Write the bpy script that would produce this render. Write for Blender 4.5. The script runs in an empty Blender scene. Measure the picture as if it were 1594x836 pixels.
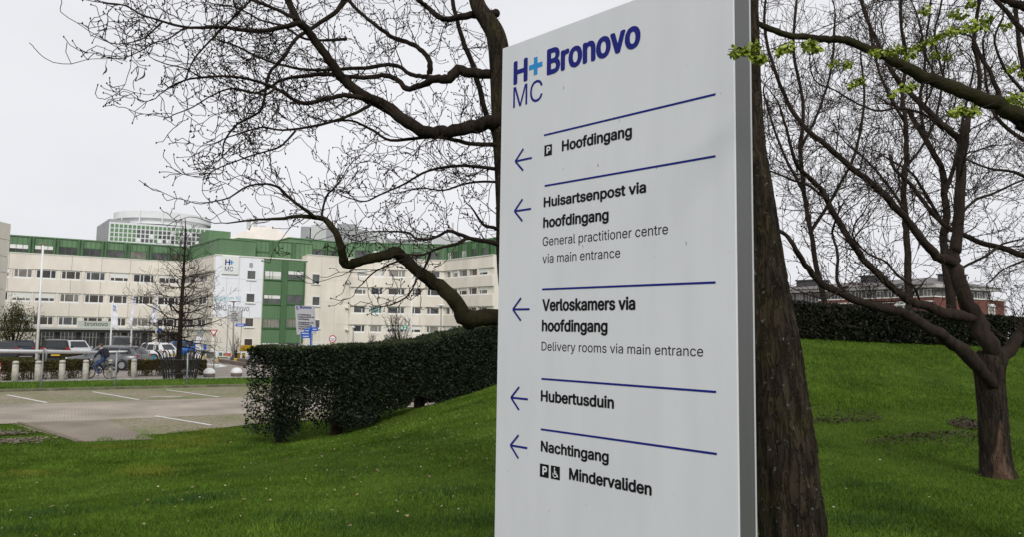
import bpy, math, random
import numpy as np
from mathutils import Vector, Matrix

# ------------------------------------------------------------------ camera, sky, sun, exposure
S = bpy.context.scene
COL = S.collection
FPX, IW, IH = 1151.0, 1594.0, 836.0
EYE = 2.7
PITCH, ROLL = math.radians(4.931), math.radians(0.874)
_f = Vector((0, math.cos(PITCH), math.sin(PITCH)))
_r0 = Vector((1, 0, 0)); _u0 = _r0.cross(_f)
_r = _r0 * math.cos(ROLL) + _u0 * math.sin(ROLL); _u = _r.cross(_f)
cam = bpy.data.objects.new('camera', bpy.data.cameras.new('camera')); COL.objects.link(cam)
cam.data.sensor_width = 36.0; cam.data.lens = 36.0 * FPX / IW
cam.data.clip_start = 0.05; cam.data.clip_end = 3000
cam.matrix_world = Matrix(((_r.x, _u.x, -_f.x, 0), (_r.y, _u.y, -_f.y, 0), (_r.z, _u.z, -_f.z, EYE), (0, 0, 0, 1)))
S.camera = cam

SUN_EL, SUN_AZ = math.radians(38), math.radians(168)      # azimuth clockwise from +Y: behind the photographer, a little to the right
w = bpy.data.worlds.new("World"); S.world = w; w.use_nodes = True
nt = w.node_tree; nt.nodes.clear()
def N(t, **k):
    n = nt.nodes.new(t)
    for a, b in k.items(): setattr(n, a, b)
    return n
sky = N('ShaderNodeTexSky', sky_type='NISHITA', sun_disc=False, sun_elevation=SUN_EL, sun_rotation=SUN_AZ)
sky.air_density = 1.0; sky.dust_density = 6.0
hs = N('ShaderNodeHueSaturation'); hs.inputs['Saturation'].default_value = 0.10; hs.inputs['Value'].default_value = 1.0
nt.links.new(sky.outputs[0], hs.inputs['Color'])
tc = N('ShaderNodeTexCoord'); mp = N('ShaderNodeMapping'); mp.inputs['Scale'].default_value = (1, 1, 2.6)
nt.links.new(tc.outputs['Generated'], mp.inputs[0])
nz = N('ShaderNodeTexNoise'); nz.inputs['Scale'].default_value = 1.7; nz.inputs['Detail'].default_value = 5; nz.inputs['Roughness'].default_value = 0.5
nt.links.new(mp.outputs[0], nz.inputs['Vector'])
cr = N('ShaderNodeValToRGB')
cr.color_ramp.elements[0].position = 0.3; cr.color_ramp.elements[0].color = (6.9, 6.97, 7.3, 1)
cr.color_ramp.elements[1].position = 0.72; cr.color_ramp.elements[1].color = (8.0, 8.06, 8.4, 1)
nt.links.new(nz.outputs[0], cr.inputs[0])
mx = N('ShaderNodeMix', data_type='RGBA'); mx.inputs['Factor'].default_value = 0.93
nt.links.new(hs.outputs[0], mx.inputs['A']); nt.links.new(cr.outputs[0], mx.inputs['B'])
bg = N('ShaderNodeBackground'); bg.inputs['Strength'].default_value = 0.10
nt.links.new(mx.outputs['Result'], bg.inputs[0])
wo = N('ShaderNodeOutputWorld'); nt.links.new(bg.outputs[0], wo.inputs[0])

sl = bpy.data.lights.new('sun', 'SUN'); sl.energy = 1.5; sl.angle = math.radians(20); sl.color = (1.0, 0.97, 0.93)
so = bpy.data.objects.new('sun', sl); COL.objects.link(so)
sd = Vector((math.sin(SUN_AZ) * math.cos(SUN_EL), math.cos(SUN_AZ) * math.cos(SUN_EL), math.sin(SUN_EL)))
so.rotation_euler = (-sd).to_track_quat('-Z', 'Y').to_euler()
so.location = (0, 0, 40)
S.view_settings.view_transform = 'Standard'; S.view_settings.look = 'None'
S.view_settings.exposure = 0.2; S.view_settings.gamma = 1.0; S.view_settings.use_curve_mapping = False
S.cycles.max_bounces = 6; S.cycles.diffuse_bounces = 3; S.cycles.transparent_max_bounces = 8

# ------------------------------------------------------------------ photo measurements -> places
def ray(x, y):
    return (_f + _r * ((x - IW / 2) / FPX) + _u * ((IH / 2 - y) / FPX))
def at(x, y, Y):                       # point seen at pixel (x,y) and standing Y metres down the view axis on the ground plan
    d = ray(x, y); return Vector((0, 0, EYE)) + d * (Y / d.y)
def atz(x, y, z=0.0):                  # point seen at pixel (x,y) on level z
    d = ray(x, y); return Vector((0, 0, EYE)) + d * ((z - EYE) / d.z)
def size(px, Y): return px * Y / FPX

# ------------------------------------------------------------------ materials
MATS = {}
def mat(name, col, rough=0.7, var=0.0, scale=8.0, bump=0.0, bscale=None, metal=0.0, col2=None, spec=None, detail=6.0, stretch=None, island=0.0):
    if name in MATS: return MATS[name]
    m = bpy.data.materials.new(name); m.use_nodes = True; MATS[name] = m
    t = m.node_tree; b = t.nodes['Principled BSDF']
    b.inputs['Roughness'].default_value = rough; b.inputs['Metallic'].default_value = metal
    if spec is not None: b.inputs['Specular IOR Level'].default_value = spec
    b.inputs['Base Color'].default_value = (*col, 1)
    if var > 0 or col2 is not None or bump > 0 or island > 0:
        tc = t.nodes.new('ShaderNodeTexCoord'); vec = tc.outputs['Object']
        if stretch:
            mp = t.nodes.new('ShaderNodeMapping'); mp.inputs['Scale'].default_value = stretch
            t.links.new(vec, mp.inputs[0]); vec = mp.outputs[0]
        n = t.nodes.new('ShaderNodeTexNoise'); n.inputs['Scale'].default_value = scale; n.inputs['Detail'].default_value = detail
        n.inputs['Roughness'].default_value = 0.62
        t.links.new(vec, n.inputs['Vector'])
        r = t.nodes.new('ShaderNodeValToRGB'); r.color_ramp.elements[0].position = 0.32; r.color_ramp.elements[1].position = 0.68
        c2 = col2 if col2 is not None else tuple(min(1, c * (1 + var)) for c in col)
        c1 = tuple(c * (1 - var) for c in col)
        r.color_ramp.elements[0].color = (*c1, 1); r.color_ramp.elements[1].color = (*c2, 1)
        t.links.new(n.outputs[0], r.inputs[0]); out = r.outputs[0]
        if island > 0:
            g = t.nodes.new('ShaderNodeNewGeometry'); mr = t.nodes.new('ShaderNodeMapRange')
            mr.inputs['To Min'].default_value = 1 - island; mr.inputs['To Max'].default_value = 1 + island
            t.links.new(g.outputs['Random Per Island'], mr.inputs[0])
            mu = t.nodes.new('ShaderNodeMix'); mu.data_type = 'RGBA'; mu.blend_type = 'MULTIPLY'; mu.inputs['Factor'].default_value = 1
            t.links.new(out, mu.inputs['A']); t.links.new(mr.outputs[0], mu.inputs['B']); out = mu.outputs['Result']
        t.links.new(out, b.inputs['Base Color'])
        if bump > 0:
            nb = t.nodes.new('ShaderNodeTexNoise'); nb.inputs['Scale'].default_value = bscale or scale * 3; nb.inputs['Detail'].default_value = 5
            t.links.new(vec, nb.inputs['Vector'])
            bp = t.nodes.new('ShaderNodeBump'); bp.inputs['Strength'].default_value = bump; bp.inputs['Distance'].default_value = 0.02
            t.links.new(nb.outputs[0], bp.inputs['Height']); t.links.new(bp.outputs[0], b.inputs['Normal'])
    return m

# ------------------------------------------------------------------ mesh builder
class MB:
    def __init__(s): s.v = []; s.f = []; s.m = []; s.smooth = False
    def add(s, vs, fs, mi=0):
        o = len(s.v); s.v.extend([tuple(q) for q in vs]); s.f.extend([tuple(i + o for i in q) for q in fs]); s.m.extend([mi] * len(fs)); return s
    def obox(s, c, ax, ay, az, mi=0):         # centre and three half-axis vectors
        c, ax, ay, az = Vector(c), Vector(ax), Vector(ay), Vector(az)
        vs = [c + ax * i + ay * j + az * k for k in (-1, 1) for j in (-1, 1) for i in (-1, 1)]
        return s.add(vs, [(0, 2, 3, 1), (4, 5, 7, 6), (0, 1, 5, 4), (2, 6, 7, 3), (0, 4, 6, 2), (1, 3, 7, 5)], mi)
    def box(s, x0, x1, y0, y1, z0, z1, mi=0):
        return s.obox(((x0 + x1) / 2, (y0 + y1) / 2, (z0 + z1) / 2), ((x1 - x0) / 2, 0, 0), (0, (y1 - y0) / 2, 0), (0, 0, (z1 - z0) / 2), mi)
    def quad(s, a, b, c, d, mi=0): return s.add([a, b, c, d], [(0, 1, 2, 3)], mi)
    def prism(s, poly, z0, z1, mi=0, cap=True):      # poly: plan points, counter-clockwise
        n = len(poly); vs = [(p[0], p[1], z0) for p in poly] + [(p[0], p[1], z1) for p in poly]
        fs = [(i, (i + 1) % n, n + (i + 1) % n, n + i) for i in range(n)]
        if cap: fs += [tuple(range(n, 2 * n)), tuple(reversed(range(n)))]
        return s.add(vs, fs, mi)
    def tube(s, pts, rad, sides=6, mi=0, cap=True):
        pts = [Vector(p) for p in pts]; n = len(pts)
        if not hasattr(rad, '__len__'): rad = [rad] * n
        t0 = (pts[1] - pts[0]).normalized()
        a = t0.cross(Vector((0, 0, 1)));
        if a.length < 0.2: a = t0.cross(Vector((1, 0, 0)))
        a.normalize(); vs = []
        for i, p in enumerate(pts):
            t = (pts[min(i + 1, n - 1)] - pts[max(i - 1, 0)])
            if t.length < 1e-9: t = t0.copy()
            t.normalize(); a = a - t * a.dot(t)
            if a.length < 1e-6: a = t.orthogonal()
            a.normalize(); b = t.cross(a)
            for k in range(sides):
                an = 2 * math.pi * k / sides
                vs.append(p + (a * math.cos(an) + b * math.sin(an)) * rad[i])
        fs = []
        for i in range(n - 1):
            for k in range(sides):
                k2 = (k + 1) % sides
                fs.append((i * sides + k, i * sides + k2, (i + 1) * sides + k2, (i + 1) * sides + k))
        if cap: fs += [tuple(reversed(range(sides))), tuple(range((n - 1) * sides, n * sides))]
        return s.add(vs, fs, mi)
    def lathe(s, prof, c=(0, 0, 0), sides=16, mi=0, axis='z'):      # prof: (r, h)
        vs = []; n = len(prof)
        for r, h in prof:
            for k in range(sides):
                an = 2 * math.pi * k / sides; q = (r * math.cos(an), r * math.sin(an), h)
                if axis == 'y': q = (q[0], q[2], q[1])
                if axis == 'x': q = (q[2], q[0], q[1])
                vs.append((q[0] + c[0], q[1] + c[1], q[2] + c[2]))
        fs = [(i * sides + k, i * sides + (k + 1) % sides, (i + 1) * sides + (k + 1) % sides, (i + 1) * sides + k) for i in range(n - 1) for k in range(sides)]
        fs += [tuple(reversed(range(sides))), tuple(range((n - 1) * sides, n * sides))]
        return s.add(vs, fs, mi)
    def build(s, name, mats, parent=None, smooth=None):
        if not isinstance(mats, (list, tuple)): mats = [mats]
        org = Vector((0, 0, 0)); p = parent
        while p is not None: org = org + p.location; p = p.parent
        me = bpy.data.meshes.new(name)
        me.from_pydata([(q[0] - org.x, q[1] - org.y, q[2] - org.z) for q in s.v], [], s.f)
        for m in mats: me.materials.append(m)
        if len(mats) > 1: me.polygons.foreach_set('material_index', s.m)
        if smooth if smooth is not None else s.smooth: me.polygons.foreach_set('use_smooth', [True] * len(me.polygons))
        me.update()
        o = bpy.data.objects.new(name, me); COL.objects.link(o)
        if parent is not None: o.parent = parent
        return o

def tag(o, label=None, cat=None, group=None, kind=None):
    if label: o['label'] = label
    if cat: o['category'] = cat
    if group: o['group'] = group
    if kind: o['kind'] = kind
    return o
def thing(name, label, cat, loc=(0, 0, 0), group=None):
    o = bpy.data.objects.new(name, None); COL.objects.link(o); o.location = loc; o.empty_display_size = 0.2
    return tag(o, label, cat, group)
def kids(o): return [c for c in COL.objects if c.parent == o]
def copy_thing(o, label=None, loc=None, rot=None, group=None, parent=None):
    c = o.copy(); COL.objects.link(c)
    if parent is not None: c.parent = parent
    if label: c['label'] = label
    if group: c['group'] = group
    if loc is not None: c.location = loc
    if rot is not None: c.rotation_euler = (0, 0, rot)
    for ch in list(o.children): copy_thing(ch, parent=c)
    return c
def numpy_mesh(name, V, F, mats, parent=None, mi=None):     # V (n,3), F (m,k) arrays
    me = bpy.data.meshes.new(name); n, k = F.shape
    me.vertices.add(len(V)); me.vertices.foreach_set('co', np.ascontiguousarray(V, dtype=np.float32).ravel())
    me.loops.add(n * k); me.loops.foreach_set('vertex_index', np.ascontiguousarray(F, dtype=np.int32).ravel())
    me.polygons.add(n); me.polygons.foreach_set('loop_start', np.arange(0, n * k, k, dtype=np.int32))
    if not isinstance(mats, (list, tuple)): mats = [mats]
    for m in mats: me.materials.append(m)
    if mi is not None: me.polygons.foreach_set('material_index', np.asarray(mi, dtype=np.int32))
    me.update(calc_edges=True)
    o = bpy.data.objects.new(name, me); COL.objects.link(o)
    if parent is not None: o.parent = parent
    return o

# ------------------------------------------------------------------ lettering
import os
FONT = None
try:
    FONT = bpy.data.fonts.load(os.path.join(bpy.utils.system_resource('DATAFILES'), 'fonts', 'Inter.woff2'))
except Exception:
    FONT = None
_txt = {}
def text_geo(s, offset=0.0):           # flat outlines of a line of text: (verts, faces), cap height 1
    key = (s, offset)
    if key in _txt: return _txt[key]
    def geo(t):                        # outlines -> triangles kept by winding number (the built-in fill fails on some letters)
        cu = bpy.data.curves.new('t', 'FONT'); cu.body = t; cu.size = 1.0; cu.resolution_u = 4; cu.fill_mode = 'NONE'
        if FONT: cu.font = FONT
        ob = bpy.data.objects.new('t', cu); COL.objects.link(ob)
        bpy.context.view_layer.update()
        me = bpy.data.meshes.new_from_object(ob.evaluated_get(bpy.context.evaluated_depsgraph_get()))
        vs = [Vector((v.co.x, v.co.y)) for v in me.vertices]; nb = {}
        for e in me.edges:
            i, j = e.vertices; nb.setdefault(i, []).append(j); nb.setdefault(j, []).append(i)
        seen = set(); loops = []
        for i in range(len(vs)):
            if i in seen or i not in nb: continue
            lp = [i]; seen.add(i); nx = i + 1 if (i + 1) in nb[i] else nb[i][0]
            while nx not in seen:
                lp.append(nx); seen.add(nx)
                c = [q for q in nb[nx] if q not in seen]
                if not c: break
                nx = c[0]
            loops.append(lp)
        ed = [(l[k], l[(k + 1) % len(l)]) for l in loops for k in range(len(l))]
        from mathutils.geometry import delaunay_2d_cdt
        ov, oe, of, *_ = delaunay_2d_cdt(vs, ed, [], 0, 1e-6)
        A = np.array([vs[i] for i, j in ed]); B = np.array([vs[j] for i, j in ed]); keep = []
        for f in of:
            c = (ov[f[0]] + ov[f[1]] + ov[f[2]]) / 3
            up = (A[:, 1] <= c.y) & (B[:, 1] > c.y); dn = (A[:, 1] > c.y) & (B[:, 1] <= c.y)
            cr_ = (B[:, 0] - A[:, 0]) * (c.y - A[:, 1]) - (c.x - A[:, 0]) * (B[:, 1] - A[:, 1])
            if (up & (cr_ > 0)).sum() - (dn & (cr_ < 0)).sum() != 0: keep.append(tuple(f))
        bpy.data.objects.remove(ob); bpy.data.meshes.remove(me); bpy.data.curves.remove(cu)
        return [Vector((v.x, v.y, 0)) for v in ov], keep
    hv, _ = geo('H'); ch = max(v.y for v in hv)
    vs, fs = geo(s)
    x0 = min(v.x for v in vs)
    _txt[key] = ([((v.x - x0) / ch, v.y / ch) for v in vs], fs)
    return _txt[key]
def put_text(mb, s, origin, eu, ev, cap, width=None, offset=0.0, mi=0):   # origin: left end of the baseline; eu/ev unit vectors
    vs, fs = text_geo(s, 0.0); wx = max(v[0] for v in vs)
    b = max(offset, 0.0) * 1.4; nrm = eu.cross(ev)
    sx = ((width - 2 * b * cap) / wx) if width else cap
    o = Vector(origin) + eu * (b * cap)
    sh = [(0, 0)] if b == 0 else [(0, 0)] + [(b * math.cos(k * math.pi / 4), .8 * b * math.sin(k * math.pi / 4)) for k in range(8)]
    for i, (dx, dy) in enumerate(sh):        # a heavier weight: the outline laid again round itself, each layer a hair prouder
        q = o + eu * (dx * cap) + ev * (dy * cap) + nrm * (cap * .0008 * i)
        mb.add([q + eu * (v[0] * sx) + ev * (v[1] * cap) for v in vs], fs, mi)
    return wx * sx
def logo(mb, o, eu, ev, h, mi=0, mi2=1):        # a bold H, a lighter plus sign, MC beneath; h = letter height, o = bottom left
    put_text(mb, 'MC', o, eu, ev, h, width=1.45 * h, mi=mi)
    put_text(mb, 'H', o + ev * (1.3 * h), eu, ev, h, offset=0.03, mi=mi)
    a = o + ev * (1.8 * h) + eu * (1.12 * h)
    mb.quad(a - eu * .36 * h - ev * .1 * h, a + eu * .36 * h - ev * .1 * h, a + eu * .36 * h + ev * .1 * h, a - eu * .36 * h + ev * .1 * h, mi2)
    mb.quad(a - eu * .1 * h + ev * .101 * h, a + eu * .1 * h + ev * .101 * h, a + eu * .1 * h + ev * .42 * h, a - eu * .1 * h + ev * .42 * h, mi2)
    mb.quad(a - eu * .1 * h - ev * .42 * h, a + eu * .1 * h - ev * .42 * h, a + eu * .1 * h - ev * .101 * h, a - eu * .1 * h - ev * .101 * h, mi2)

NAVY = mat('navy_print', (0.016, 0.022, 0.20), 0.5, spec=.08)
BLACK = mat('black_print', (0.012, 0.012, 0.014), 0.5, spec=.08)
CYAN = mat('light_blue_print', (0.03, 0.27, 0.62), 0.5, spec=.08)
WHITEP = mat('white_print', (0.75, 0.75, 0.76), 0.5, spec=.08)

# ------------------------------------------------------------------ terrain
def sst(a, b, x): t = np.clip((x - a) / (b - a), 0, 1); return t * t * (3 - 2 * t)
PD = (math.cos(math.radians(30.5)), math.sin(math.radians(30.5)))      # direction of the parking lane
def nn(x, y): return -PD[1] * x + PD[0] * y
_cp = [(0, 0, 1.1), (2, 3, 1.12), (-1, 4, 1.04), (3, 6, 1.1), (6.06, 9.2, 1.03), (4, 5, 1.1), (10, 5, 1.15), (8, 11, 1.14),
       (6.1, 11.2, 1.12), (4.5, 12, 1.2), (10.5, 14, 1.22), (14, 14, 1.3), (6.3, 16, 1.95), (9, 16.5, 1.9), (4, 16.5, 1.9), (13, 18, 2.2),
       (5, 20.5, 2.52), (8, 21, 2.6), (11.5, 20.2, 2.53), (14, 19.5, 2.5), (18, 22, 2.6), (5, 26, 2.65), (14, 26, 2.65), (1.5, 25, 2.0), (2, 19, 1.75), (1, 14, 1.35),
       (-5.5, 16.5, .10), (-4.15, 18.8, .08), (-2.85, 21.1, .42), (-.7, 24.9, .92), (-3.4, 15.5, .38), (-1.6, 18.5, .72), (0, 22, 1.2),
       (-4, 6, .85), (-7, 8, .52), (-3, 11, .62), (-6, 13, .22), (-10.6, 17, .02), (-15, 20, 0), (-12, 12, .1), (-20, 12, .05), (-10, 4, .5), (-20, 0, .3),
       (-7.6, 20, 0), (-6, 21, 0), (-4, 24, 0), (-2.5, 27, .1), (-10, 27, 0), (-25, 26, 0), (12, -6, 1.2), (-4, -6, 1.0)]
_c = np.array(_cp, float)
def _U(r2): return np.where(r2 > 0, 0.5 * r2 * np.log(np.maximum(r2, 1e-12)), 0)
_d2 = ((_c[:, None, :2] - _c[None, :, :2]) ** 2).sum(-1); _n = len(_c)
_A = np.zeros((_n + 3, _n + 3)); _A[:_n, :_n] = _U(_d2) + np.eye(_n) * 0.25
_A[:_n, _n] = 1; _A[:_n, _n + 1:] = _c[:, :2]; _A[_n:, :_n] = _A[:_n, _n:].T
_w = np.linalg.solve(_A, np.concatenate([_c[:, 2], np.zeros(3)]))
def H(x, y):
    x = np.atleast_1d(np.asarray(x, float)); y = np.atleast_1d(np.asarray(y, float))
    r2 = (x[:, None] - _c[None, :, 0]) ** 2 + (y[:, None] - _c[None, :, 1]) ** 2
    t = _U(r2) @ _w[:_n] + _w[_n] + _w[_n + 1] * x + _w[_n + 2] * y
    t = np.clip(t, 0, 2.75)
    t = t * (1 - sst(18.0, 20.0, nn(x, y)) * sst(-4.5, -6.5, x))
    far = 2.6 * sst(-1.0, 5.0, x - 0.25 * (y - 25)) - 1.5 * sst(66, 96, y) * sst(4.0, -3.0, x - 0.25 * (y - 25))
    k = sst(22.5, 27.0, y)
    return t * (1 - k) + far * k
def h1(x, y): return float(H(x, y)[0])
def ground(p): return Vector((p[0], p[1], h1(p[0], p[1])))
# ------------------------------------------------------------------ ground sheet
def terrain():
    xs = np.concatenate([[-900, -400, -200, -120, -90, -70], np.arange(-60, -24, 3.0), np.arange(-24, 20, 0.4), np.arange(20, 44, 3.0), [50, 70, 100, 200, 400, 900]])
    ys = np.concatenate([[-60, -30, -15, -8], np.arange(-5, 28, 0.4), np.arange(28, 110, 2.5), [130, 180, 300, 600, 1500]])
    X, Y = np.meshgrid(xs, ys); Z = np.concatenate([H(X[i], Y[i]) for i in range(len(ys))]).reshape(X.shape)
    V = np.stack([X, Y, Z], -1).reshape(-1, 3); nx = len(xs)
    i, j = np.meshgrid(np.arange(len(ys) - 1), np.arange(nx - 1), indexing='ij'); a = (i * nx + j).ravel()
    F = np.stack([a, a + 1, a + nx + 1, a + nx], -1)
    m = mat('lawn_soil', (0.044, 0.080, 0.012), 0.95, var=0.35, scale=0.9, bump=0.6, bscale=30, col2=(0.074, 0.118, 0.018), spec=.02)
    o = numpy_mesh('lawn', V, F, m); o.data.polygons.foreach_set('use_smooth', [True] * len(F))
    return tag(o, kind='structure')
terrain()

def L2(p, n): return Vector((PD[0] * p - PD[1] * n, PD[1] * p + PD[0] * n, 0))      # parking-lane coordinates
def to_pn(v): return (PD[0] * v[0] + PD[1] * v[1], nn(v[0], v[1]))
def sheet(name, poly, z, m, sub=1):
    mb = MB(); mb.add([(p[0], p[1], z) for p in poly], [tuple(range(len(poly)))]); o = mb.build(name, m); return tag(o, kind='structure')

def brick_mat(name, c1, c2, mortar, scale, rot):
    m = bpy.data.materials.new(name); m.use_nodes = True; t = m.node_tree; b = t.nodes['Principled BSDF']; b.inputs['Roughness'].default_value = 0.85
    tc = t.nodes.new('ShaderNodeTexCoord'); mp = t.nodes.new('ShaderNodeMapping'); mp.inputs['Rotation'].default_value = (0, 0, rot)
    t.links.new(tc.outputs['Object'], mp.inputs[0])
    br = t.nodes.new('ShaderNodeTexBrick'); br.inputs['Scale'].default_value = scale
    br.inputs['Color1'].default_value = (*c1, 1); br.inputs['Color2'].default_value = (*c2, 1); br.inputs['Mortar'].default_value = (*mortar, 1)
    br.inputs['Mortar Size'].default_value = 0.03; br.inputs['Brick Width'].default_value = .42; br.inputs['Row Height'].default_value = .21
    t.links.new(mp.outputs[0], br.inputs[0])
    n = t.nodes.new('ShaderNodeTexNoise'); n.inputs['Scale'].default_value = 0.5; n.inputs['Detail'].default_value = 8; t.links.new(tc.outputs['Object'], n.inputs[0])
    mr = t.nodes.new('ShaderNodeMapRange'); mr.inputs['From Min'].default_value = .3; mr.inputs['From Max'].default_value = .7; mr.inputs['To Min'].default_value = .62; mr.inputs['To Max'].default_value = 1.18
    t.links.new(n.outputs[0], mr.inputs[0])
    mu = t.nodes.new('ShaderNodeMix'); mu.data_type = 'RGBA'; mu.blend_type = 'MULTIPLY'; mu.inputs['Factor'].default_value = 1
    t.links.new(br.outputs[0], mu.inputs['A']); t.links.new(mr.outputs[0], mu.inputs['B']); t.links.new(mu.outputs['Result'], b.inputs['Base Color'])
    return m
def bay_mat():
    m = bpy.data.materials.new('grass_pavers'); m.use_nodes = True; t = m.node_tree; b = t.nodes['Principled BSDF']; b.inputs['Roughness'].default_value = 0.95
    tc = t.nodes.new('ShaderNodeTexCoord')
    n1 = t.nodes.new('ShaderNodeTexNoise'); n1.inputs['Scale'].default_value = 0.45; n1.inputs['Detail'].default_value = 9; n1.inputs['Roughness'].default_value = .7
    n2 = t.nodes.new('ShaderNodeTexNoise'); n2.inputs['Scale'].default_value = 9; n2.inputs['Detail'].default_value = 6
    for n in (n1, n2): t.links.new(tc.outputs['Object'], n.inputs[0])
    r1 = t.nodes.new('ShaderNodeValToRGB'); e = r1.color_ramp.elements
    e[0].position = .36; e[0].color = (.25, .21, .155, 1); e[1].position = .66; e[1].color = (.115, .15, .04, 1)
    k = r1.color_ramp.elements.new(.5); k.color = (.20, .18, .105, 1)
    t.links.new(n1.outputs[0], r1.inputs[0])
    mr = t.nodes.new('ShaderNodeMapRange'); mr.inputs['From Min'].default_value = .3; mr.inputs['From Max'].default_value = .7; mr.inputs['To Min'].default_value = .6; mr.inputs['To Max'].default_value = 1.35
    t.links.new(n2.outputs[0], mr.inputs[0])
    mu = t.nodes.new('ShaderNodeMix'); mu.data_type = 'RGBA'; mu.blend_type = 'MULTIPLY'; mu.inputs['Factor'].default_value = 1
    t.links.new(r1.outputs[0], mu.inputs['A']); t.links.new(mr.outputs[0], mu.inputs['B']); t.links.new(mu.outputs['Result'], b.inputs['Base Color'])
    bp = t.nodes.new('ShaderNodeBump'); bp.inputs['Strength'].default_value = .5; bp.inputs['Distance'].default_value = .03
    t.links.new(n2.outputs[0], bp.inputs['Height']); t.links.new(bp.outputs[0], b.inputs['Normal'])
    return m
BAY = bay_mat()
LANE = brick_mat('lane_bricks', (.39, .335, .27), (.33, .28, .225), (.26, .22, .175), 2.3, -math.radians(30.5))
EDGEB = brick_mat('edging_bricks', (.24, .195, .15), (.27, .22, .17), (.17, .15, .11), 3.6, math.radians(20))
CONC = mat('pale_concrete', (.40, .38, .35), .85, var=.18, scale=3, bump=.2)
ASPH = mat('pinkish_asphalt', (.25, .215, .185), .9, var=.22, scale=.6, bump=.2, bscale=40)
PAVE = mat('pavement_slabs', (.33, .31, .29), .85, var=.15, scale=2)
LINE = mat('worn_white_paint', (.62, .62, .60), .7, var=.25, scale=7)

P1, P0 = 33, -70
sheet('brick_lane', [L2(P0, 24.45), L2(P1, 24.45), L2(P1, 30.25), L2(P0, 30.25)], .012, LANE)
sheet('parking_bays', [L2(P0, 30.25), L2(15, 30.25), L2(15, 35.9), L2(P0, 35.9)], .008, BAY)
c0, c1 = atz(122, 689), atz(30, 659)
lowp = [to_pn(c0), to_pn(atz(190, 684)), to_pn(atz(260, 676)), to_pn(atz(330, 669)), to_pn(atz(395, 661))]
sheet('parking_bay_by_lawn', [L2(*q) for q in lowp] + [L2(lowp[-1][0] + 3, lowp[-1][1] + .6), L2(lowp[-1][0] + 4, 24.45), L2(to_pn(c1)[0] - .2, 24.45)], .008, BAY)
sheet('edging_strip', [c0 + Vector((.15, 0, 0)), c0 + Vector((1.5, .55, 0)), c1 + Vector((1.9, .9, 0)), c1 + Vector((.2, .1, 0))], .0125, EDGEB)
mb = MB(); mb.obox((c0 + c1) / 2 + Vector((0, 0, .012)), (c1 - c0) / 2, Vector((-(c1 - c0).y, (c1 - c0).x, 0)).normalized() * .06, (0, 0, .012)); tag(mb.build('edging_kerb', mat('brown_edging', (.15, .115, .085), .9, var=.3, scale=5)), kind='structure')
mb = MB(); mb.obox(L2(-20, 36.05) + Vector((0, 0, .05)), Vector((PD[0], PD[1], 0)) * 40, Vector((-PD[1], PD[0], 0)) * .13, (0, 0, .055)); tag(mb.build('kerb', mat('mossy_kerb', (.13, .13, .075), .9, var=.4, scale=3)), kind='structure')
sheet('pavement', [L2(P0, 41.8), L2(P1, 41.8), L2(P1, 43.4), L2(P0, 43.4)], .012, PAVE)
sheet('road', [L2(P0, 43.4), L2(P1, 43.4), (6, 66, 0), (-110, 66, 0), (-110, -19, 0)], .008, ASPH)
mb = MB()
def painted(a, b, wd=.11, z=.017):
    a, b = Vector(a), Vector(b); d = (b - a).normalized(); s = Vector((-d.y, d.x, 0)) * wd / 2; up = Vector((0, 0, z))
    mb.quad(a - s + up, b - s + up, b + s + up, a + s + up)
for q in ((10.7, 616, 73.5, 628.2), (144, 611, 216, 623.6), (259, 608, 341, 619.3), (242, 649, 330, 663.5), (-130, 622, -60, 634)):
    painted(atz(q[0], q[1]), atz(q[2], q[3]))
painted(atz(322, 567.5), atz(338, 570.5), .35); painted(atz(336, 572.8), atz(349, 571), .5); painted(atz(336, 568), atz(349, 571), .5)
painted(atz(318, 560), atz(347, 561.5), .2)
tag(mb.build('painted_lane_markings', LINE), kind='structure')
sheet('concrete_patch', [atz(231, 619), atz(240, 619.8), atz(251, 619.6), atz(266, 620.4), atz(284, 619.2), atz(289, 618.2), atz(272, 617.4), atz(257, 617.8), atz(241, 617.5)], .0165, mat('worn_pale_paving', (.33, .30, .26), .9, var=.3, scale=4))

# ------------------------------------------------------------------ grass blades and litter
rng = np.random.default_rng(5)
def scatter_tri(name, X, Y, hgt, wid, m, lean=.5, z=None):
    n = len(X); Z = np.concatenate([H(X[i:i + 20000], Y[i:i + 20000]) for i in range(0, n, 20000)]) if z is None else z
    a = rng.uniform(0, 2 * np.pi, n); la = rng.uniform(0, 2 * np.pi, n); l = rng.uniform(0.1, lean, n) * hgt
    bx, by = np.cos(a) * wid / 2, np.sin(a) * wid / 2
    V = np.empty((n, 3, 3)); V[:, 0] = np.stack([X - bx, Y - by, Z - .004], -1); V[:, 1] = np.stack([X + bx, Y + by, Z - .004], -1)
    V[:, 2] = np.stack([X + np.cos(la) * l, Y + np.sin(la) * l, Z + hgt * rng.uniform(.55, 1.0, n)], -1)
    return numpy_mesh(name, V.reshape(-1, 3), np.arange(n * 3).reshape(-1, 3), m)
def in_parking(X, Y):
    n = nn(X, Y); p = PD[0] * X + PD[1] * Y
    la, lb = lowp[0], lowp[-1]
    edge = np.interp(p, [q[0] for q in lowp], [q[1] for q in lowp]) + .35 * np.sin(X * 5) * np.sin(Y * 4.1 + X)
    c0p, c1p = to_pn(c0), to_pn(c1)
    left = c0p[0] + (n - c0p[1]) * (c1p[0] - c0p[0]) / (c1p[1] - c0p[1])
    low = (n > edge) & (p > left - .05) & (p < lowp[-1][0] + 4) & (n < 24.7)
    return low | ((n > 24.35) & (n < 36.2)) | (n > 41.7)
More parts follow.
